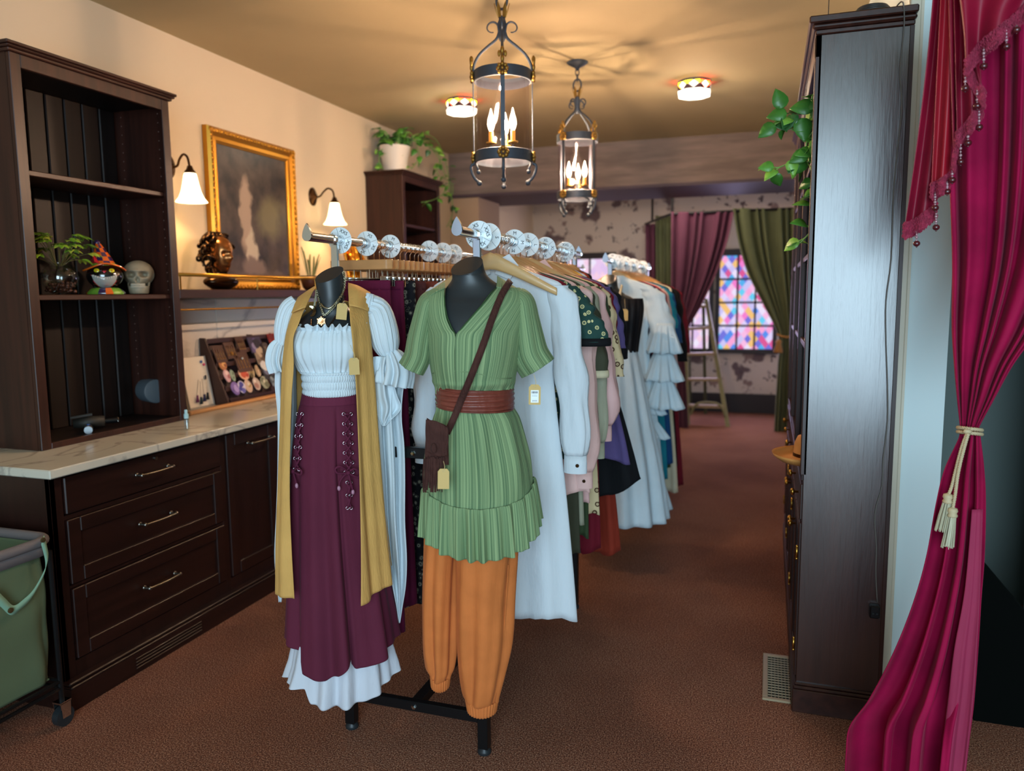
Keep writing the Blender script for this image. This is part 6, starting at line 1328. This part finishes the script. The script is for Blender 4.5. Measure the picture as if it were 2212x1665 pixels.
# fern in a glass bowl
y = ply(131); fb = thing('fern_bowl', (XS, y, ZS), 'leafy bright green plant in a round glass bowl on the near hutch shelf', 'plant')
MB().lathe([(.032, ZS), (.034, ZS+.008), (.048, ZS+.02), (.066, ZS+.045), (.072, ZS+.07), (.066, ZS+.098), (.048, ZS+.118), (.036, ZS+.126), (.035, ZS+.134), (.04, ZS+.14)], (XS, y, 0), 36, cap=False).build('glass_bowl', glass_mat('bowl_glass', (.9, .92, .9, 1), .12), fb, smooth=True)
rr = random.Random(6); m = MB()
for k in range(80): a = rr.uniform(0, 6.28); r = rr.uniform(0, .055); m.ball((XS+r*math.cos(a), y+r*math.sin(a), ZS+rr.uniform(.012, .05)), rr.uniform(.004, .008), 6)
tag(m.build('pebbles', mat('amber_pebbles', '#5a3020', .35, vary=.6, vscale=60), fb, smooth=True), kind='stuff')
fl = [mat('fern_%d' % i, c, .5, vary=.2, vscale=30) for i, c in enumerate(('#6fa02a', '#90c034', '#b0c040', '#527c28'))]; stm = mat('fern_stem', '#5d5a2c', .6)
for k in range(26):
    a = rr.uniform(0, 6.28); el = rr.uniform(.05, 1.35); L_ = rr.uniform(.10, .15); b0 = Vector((XS+.01*math.cos(a), y+.012*math.sin(a), ZS+.12)); d = Vector((math.cos(a)*math.cos(el)*.8, math.sin(a)*math.cos(el), math.sin(el)*.75+.25)).normalized(); e = b0+d*L_
    MB().tube(spline([b0, b0+d*L_*.5+Vector((0, 0, .01)), e], 4), .0015, 5).build('stem', stm, fb)
    for j in range(5):
        da = (j-2)*.55; q = d.copy(); q.rotate(Matrix.Rotation(da, 3, 'Z')); q.z = q.z*.2-.15; l = .054-.006*abs(j-2)
        mb = MB(); leaf(mb, e, q, (rr.uniform(-.2, .4), rr.uniform(-.4, .1), 1), l, l*.5, .3); mb.build('leaf', rr.choice(fl), fb, smooth=True, solid=.0005)
# ceramic cat jar with chequered witch hat
y = ply(228); X = XS+.0; j = thing('cat_jar', (X, y, ZS), 'ceramic black cat jar with toothy grin and orange and purple chequered hat', 'jar')
cb = mat('gloss_black', '#0c0b0c', .12, coat=1); co = mat('gloss_orange', '#d8611a', .15, coat=1); cp_ = mat('gloss_purple', '#33204a', .15, coat=1); crd = mat('gloss_red', '#b00a28', .15, coat=1); cg = mat('gloss_green', '#6c9c34', .15, coat=1); cw = mat('gloss_grey', '#a5a29a', .15, coat=1); cyl = mat('gloss_yellow', '#c8c020', .15, coat=1)
ff_ = Vector((.72, -.70, 0)).normalized(); fs_ = Vector((-ff_.y, ff_.x, 0)); jc = Vector((X, y, ZS))
def jp(s, z, f): return jc+fs_*s+ff_*f+Vector((0, 0, z))
for k in range(16):
    a0, a1 = k*PI/8, (k+1)*PI/8; cs_ = [(math.cos(a), math.sin(a)) for a in (a0, (a0+a1)/2, a1)]; mb = MB(); vs = []
    for r, z in ((.078, .001), (.08, .008), (.062, .026), (.05, .03)): vs += [jp(r*s_, z, r*.85*c_) for c_, s_ in cs_]
    mb.add(vs, [(3*i+q_, 3*i+q_+1, 3*i+q_+4, 3*i+q_+3) for i in range(3) for q_ in range(2)]); mb.build('base_stripe', (co, cg, cg, cp_)[k % 4], j, smooth=True)
def hd_(u, v):
    th = u*2*PI; ph = -PI/2+v*PI; r = .071
    return jp(r*1.05*math.cos(ph)*math.sin(th), .082+.056*math.sin(ph), .062*math.cos(ph)*math.cos(th))
MB().grid(hd_, 36, 20, True).build('head', cb, j, smooth=True)
def onh(s, z, off=.001):   # point on the head surface
    k = max(0, 1-(s/.0745)**2-((z-.082)/.056)**2); return jp(s, z, .062*math.sqrt(k)+off)
def blob(nm, pts, m, off=.002): 
    c = sum(((p_[0]) for p_ in pts))/len(pts), sum((p_[1] for p_ in pts))/len(pts); v_ = [onh(c[0], c[1], off+.004)]+[onh(a, b, off) for a, b in pts]; n = len(pts)
    mid = [onh(lerp(c[0], a, .6), lerp(c[1], b, .6), off+.0025) for a, b in pts]; v_ += mid
    return MB().add(v_, [(0, 1+n+i, 1+n+(i+1) % n) for i in range(n)]+[(1+n+i, 1+i, 1+(i+1) % n, 1+n+(i+1) % n) for i in range(n)]).build(nm, m, j, smooth=True)
mo_ = [(-.052+.104*i/12, .086-.012*math.sin(PI*i/12)) for i in range(13)]+[(.052-.104*i/12+0, .084-.056*math.sin(PI*i/12)**.6) for i in range(1, 12)]
blob('red_lip', [(a*1.06, .07+(b-.07)*1.1) for a, b in mo_], crd, .001); blob('grin', mo_, cw, .003)
for i in range(11):
    t = (i+.5)/11; a = -.05+.1*t; z = .087-.012*math.sin(PI*t); MB().add([onh(a-.0048, z+.001, .008), onh(a+.0048, z+.001, .008), onh(a, z-.009, .0085), onh(a, z, .011)], [(0, 2, 3), (2, 1, 3), (0, 3, 1)]).build('tooth', mat('tooth_white', '#d8d4c8', .2, coat=1), j)
for s in (-.03, .03): blob('eye', [(s+.011*math.cos(a), .106+.009*math.sin(a)) for a in [i*PI/6 for i in range(12)]], cyl, .003); MB().ball(onh(s, .106, .008), .003, 8).build('pupil', co, j, smooth=True)
blob('nose', [(-.009, .104), (.009, .104), (0, .092)], crd, .005)
br = []
for i in range(37):
    a = i*2*PI/36; br.append(a)
def brim(u, v): a = u*2*PI; r = lerp(.035, .088, v); return jp(r*math.sin(a), .128+.010*math.sin(a*2+1)*v-.014*abs(math.sin(a))*v*v, r*.85*math.cos(a))
MB().grid(brim, 40, 6, True).build('brim', co, j, smooth=True, solid=.006)
rowsN = 5
for r_ in range(rowsN):
    for k in range(10):
        z0_, z1_ = lerp(.13, .225, r_/rowsN), lerp(.13, .225, (r_+1)/rowsN); q0, q1 = lerp(.05, .014, r_/rowsN), lerp(.05, .014, (r_+1)/rowsN); vs = []
        for q_, z_ in ((q0, z0_), (q1, z1_)):
            for t in (0, .5, 1): a = (k+t)*PI/5; sh = -.02*((z_-.13)/.095)**1.5; vs.append(jp(q_*math.sin(a)+sh, z_, q_*math.cos(a)))
        MB().add(vs, [(0, 1, 4, 3), (1, 2, 5, 4)]).build('hat_check', co if (k+r_) % 2 else cp_, j, smooth=True)
MB().ball(jp(-.021, .228, 0), .014, 10).build('hat_tip', cp_, j, smooth=True)
MB().lathe([(.0515, .128), (.0505, .138), (.046, .138)], jc, 30, cap=False).build('hat_band', cg, j, smooth=True)
MB().add([jp(-.056, .132, .0), jp(-.012, .132, .052), jp(-.040, .178, .026), jp(-.036, .145, .05)], [(0, 1, 3), (1, 2, 3), (2, 0, 3)]).build('ear', crd, j)
# skull
y = ply(305); sk_ = thing('skull', (XS, y, ZS), 'bone-coloured human skull model at the right of the hutch shelf', 'skull')
bone = mat('bone', '#a89a80', .55, bump=.3, bscale=60, vary=.25, vscale=18); sc = Vector((XS-.01, y, ZS)); f2 = Vector((.62, -.78, 0)).normalized(); s2 = Vector((-f2.y, f2.x, 0))
def sp_(s, z, f): return sc+s2*s+f2*f+Vector((0, 0, z))
def skf(u, v):
    th = u*2*PI; ph = -PI/2+v*PI; cph, sph = math.cos(ph), math.sin(ph); s = .068*cph*math.sin(th); z = .098+.062*sph; f = .080*cph*math.cos(th)
    if math.cos(th) > 0 and z < .118:
        k = (.118-z)/.08; f = f*(1-.1*k); s *= 1-.22*min(1, k)
    if f > 0:
        for e in (-.026, .026): f -= .044*math.exp(-(((s-e)/.0155)**2+((z-.092)/.0115)**2)**1.3)
        f += .008*math.exp(-((z-.110)/.006)**2)*math.exp(-(s/.045)**4); f -= .020*math.exp(-((s/.008)**2+((z-.068)/.013)**2)**1.3)
        f += .010*math.exp(-(((abs(s)-.045)/.012)**2+((z-.072)/.010)**2)); f += .010*math.exp(-((s/.022)**2+((z-.05)/.02)**2))
    return sp_(s, z, f)
MB().grid(skf, 110, 80, True).build('cranium', bone, sk_, smooth=True)
def jaw(u, v): a = lerp(-1.9, 1.9, u); r = lerp(.045, .040, v); z = lerp(.040, .004, v)+(.035*max(0, abs(a)-1.2)); return sp_(r*math.sin(a), z, .018+r*1.05*math.cos(a)+.003*math.sin(v*PI))
MB().grid(jaw, 40, 8).build('jaw', bone, sk_, smooth=True, solid=.007)
th_ = mat('tooth_bone', '#b9ad96', .35)
for zz, d in ((.0455, .012), (.035, .010)):
    for k in range(12): a = lerp(-.95, .95, k/11); MB().ball(sp_(.034*math.sin(a), zz, .038+.034*math.cos(a)), .0042, 7, (1, 1, 1.5)).build('tooth', th_, sk_, smooth=True)
# dark things low in the hutch
zf = .9235; y = P(205, 920, 'x', -2.83).y
um = thing('folded_umbrella', (-2.83, y, zf), 'folded black compact umbrella with hollow handle on the hutch floor', 'umbrella')
fabk = mat('umbrella_cloth', '#26241f', .6, bump=.3, bscale=60)
MB().tube([(-2.90, y-.05, zf+.028), (-2.86, y-.0, zf+.030), (-2.82, y+.045, zf+.03)], [.02, .027, .024], 12).build('folded_canopy', fabk, um, smooth=True)
MB().tube([(-2.82, y+.04, zf+.03), (-2.79, y+.085, zf+.03)], .013, 14).build('handle', blackm, um, smooth='auto'); MB().tube([Vector((-2.788, y+.0865, zf+.03))+Vector((.5, -.3, 0)).normalized()*.012*math.cos(t)+Vector((0, 0, .012*math.sin(t))) for t in [i*PI/8 for i in range(16)]], .003, 6, closed=True).build('handle_ring', steel, um)
MB().box((-.025, -.012, 0), (.025, .012, .012), rot=None, bev=.003).build('x', fabk) if False else None
o = thing('closure_clip', (-2.87, y-.04, zf+.055), 'flat dark strap end lying on the folded umbrella', 'strap'); MB().prism([(-2.90, y-.065, zf+.054), (-2.885, y-.075, zf+.054), (-2.835, y-.005, zf+.062), (-2.85, y+.005, zf+.062)], (0, 0, .009)).build('strap', fabk, o)
y2 = P(188, 935, 'x', -2.79).y; o = thing('pocket_torch', (-2.77, y2, zf), 'short grey pocket torch with a blue dot lying on the hutch floor', 'torch')
MB().tube([(-2.80, y2+.02, zf+.018), (-2.765, y2-.014, zf+.018)], .017, 8).build('barrel', mat('torch_grey', '#4c4e52', .3, .6), o, smooth='auto'); MB().tube([(-2.765, y2-.014, zf+.018), (-2.745, y2-.033, zf+.018)], .0165, 14).build('cap', mat('torch_cap', '#8a8e92', .35, .5), o, smooth='auto'); MB().box((-2.785, y2-.004, zf+.034), (-2.775, y2+.006, zf+.037), bev=.001).build('button', mat('blue_dot', '#3a6ab8', .2), o)
q = P(338, 845, 'x', -2.85); o = thing('round_canister', (q.x, q.y, q.z), 'dull slate round canister projecting inside the near hutch', 'canister')
MB().lathe([(.0, .0), (.052, .0), (.0575, .003), (.059, .008), (.059, .10), (0, .10)], q, 36, Matrix(((0, .37, -.93), (0, .93, .37), (1, 0, 0)))).build('body', mat('slate_plastic', '#4f585f', .55), o, smooth='auto')
# spray bottle
q = P(404, 928, 'z', .906); o = thing('spray_bottle', (q.x, q.y, .906), 'tiny clear spray bottle at the counter edge below the hutch', 'bottle')
MB().lathe([(.0095, .001), (.0105, .003), (.0105, .05), (.006, .055)], (q.x, q.y, .906), 18).build('bottle', glass_mat('clear_plastic', (.85, .95, .98, 1), .25), o, smooth='auto')
MB().lathe([(.0105, .052), (.0105, .072), (.007, .074), (.007, .09), (.0055, .092), (0, .092)], (q.x, q.y, .906), 18).build('spray_cap', mat('cap_aqua', '#a8cdd2', .35), o, smooth='auto')
# whiteboard with tassels
wy0, wy1 = P(398, 800, 'x', -2.935).y, P(452, 800, 'x', -2.935).y
wb_ = thing('whiteboard', (-2.93, (wy0+wy1)/2, .905), 'small white board leaning on the splashback left of the card display', 'whiteboard')
MB().prism([(-2.915, wy0, .907), (-2.915, wy1, .907), (-2.965, wy1, 1.178), (-2.965, wy0, 1.178)], (-.012, 0, 0)).build('board', mat('whiteboard', '#ddd4c4', .4), wb_)
for y in (wy0, wy1): MB().tube([(-2.913, y, .909), (-2.964, y, 1.18)], .004, 6).build('edge_strip', mat('board_edge', '#8e8a84', .4), wb_)
MB().tube([(-2.913, wy0, .909), (-2.913, wy1, .909)], .005, 6).build('edge_strip', mat('board_edge', '#8e8a84', .4), wb_)
def wbp(px, py): q = P(px, py, 'x', -2.93); return P(px, py, 'x', -2.913-.05*(q.z-.907)/.271+.004)
for px, py, c, nm in ((434, 781, '#3a68a8', 'blue'), (440, 787, '#c84870', 'pink')):
    o = MB().lathe([(.0075, 0), (.0075, .004), (.005, .006), (0, .006)], wbp(px, py), 14, Matrix.Rotation(PI/2, 3, 'Y')).build('round_magnet', mat('magnet_'+nm, c, .4), None, smooth='auto'); tag(o, '%s round magnet at the top of the white board' % nm, 'magnet')
for tx, ty, bx, by, c, nm in ((427, 820, 424, 858, '#6a2a58', 'plum'), (431, 823, 432, 862, '#26343a', 'dark grey'), (435, 818, 439, 856, '#22224a', 'navy'), (443, 815, 446, 852, '#15151a', 'black')):
    a, b = wbp(tx, ty), wbp(bx, by); o = thing('tassel_charm', a, '%s tassel charm hanging on the small white board' % nm, 'charm', 'tassel charms on the white board')
    MB().tube([a+Vector((.004, 0, 0)), b+Vector((.004, 0, .012))], .0012, 5).build('chain', steel, o); MB().lathe([(.003, .012), (.006, .009), (.0055, 0), (.009, -.026), (0, -.026)], b+Vector((.008, 0, 0)), 12).build('tassel', mat('tassel_'+nm.replace(' ', '_'), c, .7), o, smooth=True)
    if nm == 'black': MB().box(a+Vector((0, -.006, -.012)), a+Vector((.005, .006, .012)), bev=.002).build('clip', blackm, o)
# card display
dy0, dy1 = 3.475, 4.16; dw = mat('display_wood', '#3c2018', .5, vary=.25, vscale=10)
ds = thing('card_display', (-2.9, 3.8, .905), 'dark stepped wooden card display on the counter under the wall ledge', 'display stand')
N0 = Vector((-2.835, 0, .925)); N1 = Vector((-2.972, 0, 1.27)); nrm = Vector((N1.z-N0.z, 0, -(N1.x-N0.x))).normalized()
for y in (dy0-.012, (dy0+dy1)/2+.05, dy1): MB().prism([(-2.82, y, .906), (-2.998, y, .906), (-2.998, y, 1.275), (-2.965, y, 1.275)], (0, .012, 0)).build('divider', dw, ds)
for k in range(6):
    a = N0.lerp(N1, k/5.2); MB().box((a.x-.05, dy0, a.z-.008), (a.x+.012, dy1, a.z)).build('step', dw, ds); MB().box((a.x+.008, dy0, a.z-.012), (a.x+.013, dy1, a.z+.014), bev=.001).build('lip', dw, ds)
MB().prism([(-2.86, dy0, .906), (-2.995, dy0, .906), (-2.995, dy0, 1.25)], (0, dy1-dy0, 0)).build('back_slope', dw, ds)
MB().box((-2.83, dy0, .906), (-2.818, dy1, .935)).build('front_board', dw, ds)
def dpl(px, py, off=.0):
    d = FW + RT*((px-1106)/FPX) - UP*((py-832.5)/FPX); k = ((N0+nrm*off)-CAM).dot(nrm)/d.dot(nrm); return CAM+d*k
upd = (N1-N0).normalized()
def dcard(px, py, w, h, col, label, cat, name, rnd=False, art=None, off=.012, n=4):
    c = dpl(px, py, off); Yv = Vector((0, 1, 0)); root = thing(name, c, label, cat)
    if rnd: pts = [c+Yv*w/2*math.cos(a)*(1+.08*math.sin(3*a+px))+upd*h/2*math.sin(a) for a in [i*PI/8 for i in range(16)]]
    else: pts = [c+Yv*s*w/2+upd*t*h/2 for s, t in ((-1, -1), (1, -1), (1, 1), (-1, 1))]
    MB().prism(pts, nrm*.003).build('backing', mat('card_%s' % col[1:], col, .6), root)
    if art:
        rr = random.Random(px)
        for k in range(n):
            q = c+nrm*.0032+Yv*rr.uniform(-.28, .28)*w+upd*rr.uniform(-.3, .3)*h; r = min(w, h)*rr.uniform(.12, .26)
            MB().prism([q+Yv*r*math.cos(a)*(1+.3*math.sin(a*2+k))+upd*r*math.sin(a)*1.2 for a in [i*PI/6 for i in range(12)]], nrm*(.0006+.0003*k)).build('motif', mat('art_%s' % art[k % len(art)][1:], art[k % len(art)], .5), root)
    return root, c
gd = mat('earring_gold', '#b88a48', .3, 1)
for px, py, w, h, nm, tx in ((474, 765, .085, .10, 'brown earring card with four gold drops, upper left of the card display', 0), (497, 757, .085, .10, 'brown earring card with a gold heart, top of the card display', 1), (520, 744, .07, .10, 'tall brown card with two gold drop earrings on the top step', 0), (524, 782, .12, .12, 'wide brown earring card with a pearl in the middle of the display', 2)):
    root, c = dcard(px, py, w, h, '#4a2a1c', nm, 'earrings', 'earring_card', off=.02)
    for k in range(4):
        q = c+nrm*.004+Vector((0, (k-1.5)*w*.22, 0))+upd*h*.3; MB().tube([q, q-upd*h*.55], .0013, 5).ball(q-upd*h*.58, .004, 8).build('earring', gd, root, smooth=True)
    if tx == 1: MB().prism([c+nrm*.006+Vector((0, a*.012, 0))+upd*(b*.012-.02) for a, b in ((0, -1), (.9, .1), (.8, .7), (.4, .85), (0, .45), (-.4, .85), (-.8, .7), (-.9, .1))], nrm*.002).build('heart', gd, root)
    if tx == 2: MB().ball(c+nrm*.008+upd*.02, .006, 10).build('pearl', mat('pearl', '#e0d8c8', .2), root, smooth=True)
for px, py, w, h, c_, art, nm in ((552, 745, .12, .10, '#3a3048', ('#5a4a78', '#1c1828', '#8a80a0'), 'small purple and black art card on the top step'), (572, 756, .07, .09, '#4a3c38', ('#6a5a50', '#2c2420'), 'narrow grey-brown art card at the right of the top step'), (593, 735, .12, .09, '#8a2a24', ('#b84a38', '#6a1818'), 'red art card at the upper right corner of the card display'), (566, 768, .13, .11, '#8a7460', ('#3a2c24', '#b09a80', '#5a4434'), 'tan art card with dark swirls'), (579, 796, .13, .13, '#26242a', ('#b8b4b0', '#6a6a80', '#d0ccc8'), 'black art card with pale grey shape')):
    dcard(px, py, w, h, c_, nm, 'card', 'art_card', art=art, off=.016, n=5)
for px, py, w, h, c_, art, nm in ((480, 787, .06, .07, '#a8683a', ('#7a3c20', '#d09858'), 'orange-brown round pin'), (490, 812, .05, .075, '#c89a9a', ('#a86060', '#e0c0b8'), 'pale pink curled pin'), (502, 811, .035, .07, '#8a9a80', ('#5a6a50',), 'slim grey-green leaf pin'), (526, 806, .085, .085, '#d8a080', ('#a83020', '#c04a28'), 'red and peach slice-shaped pin'), (542, 803, .05, .075, '#b8a078', ('#5a4a28', '#8a7040'), 'olive and cream mushroom pin'), (556, 801, .04, .075, '#a88a68', ('#c8a888',), 'tan oblong pin'), (508, 839, .065, .08, '#7a60a0', ('#a890c8', '#5a4080'), 'purple lavender pin'), (522, 836, .06, .075, '#c8c0d0', ('#3a3c90', '#5a58a8'), 'blue and white swirl pin'), (536, 834, .06, .08, '#c8a890', ('#d8c8b0', '#a88838'), 'cream and mustard pin'), (554, 829, .06, .08, '#c0a898', ('#a87868', '#e0d0c0'), 'peach oval pin'), (571, 826, .065, .08, '#9a9a80', ('#6a6a50', '#c8c0a8'), 'sage green bundle pin'), (590, 823, .05, .08, '#5a6468', ('#8a9498',), 'dark grey-blue pin')):
    dcard(px, py, w, h, c_, nm+' on the card display', 'pin', 'enamel_pin', True, art=art, off=.016, n=3)
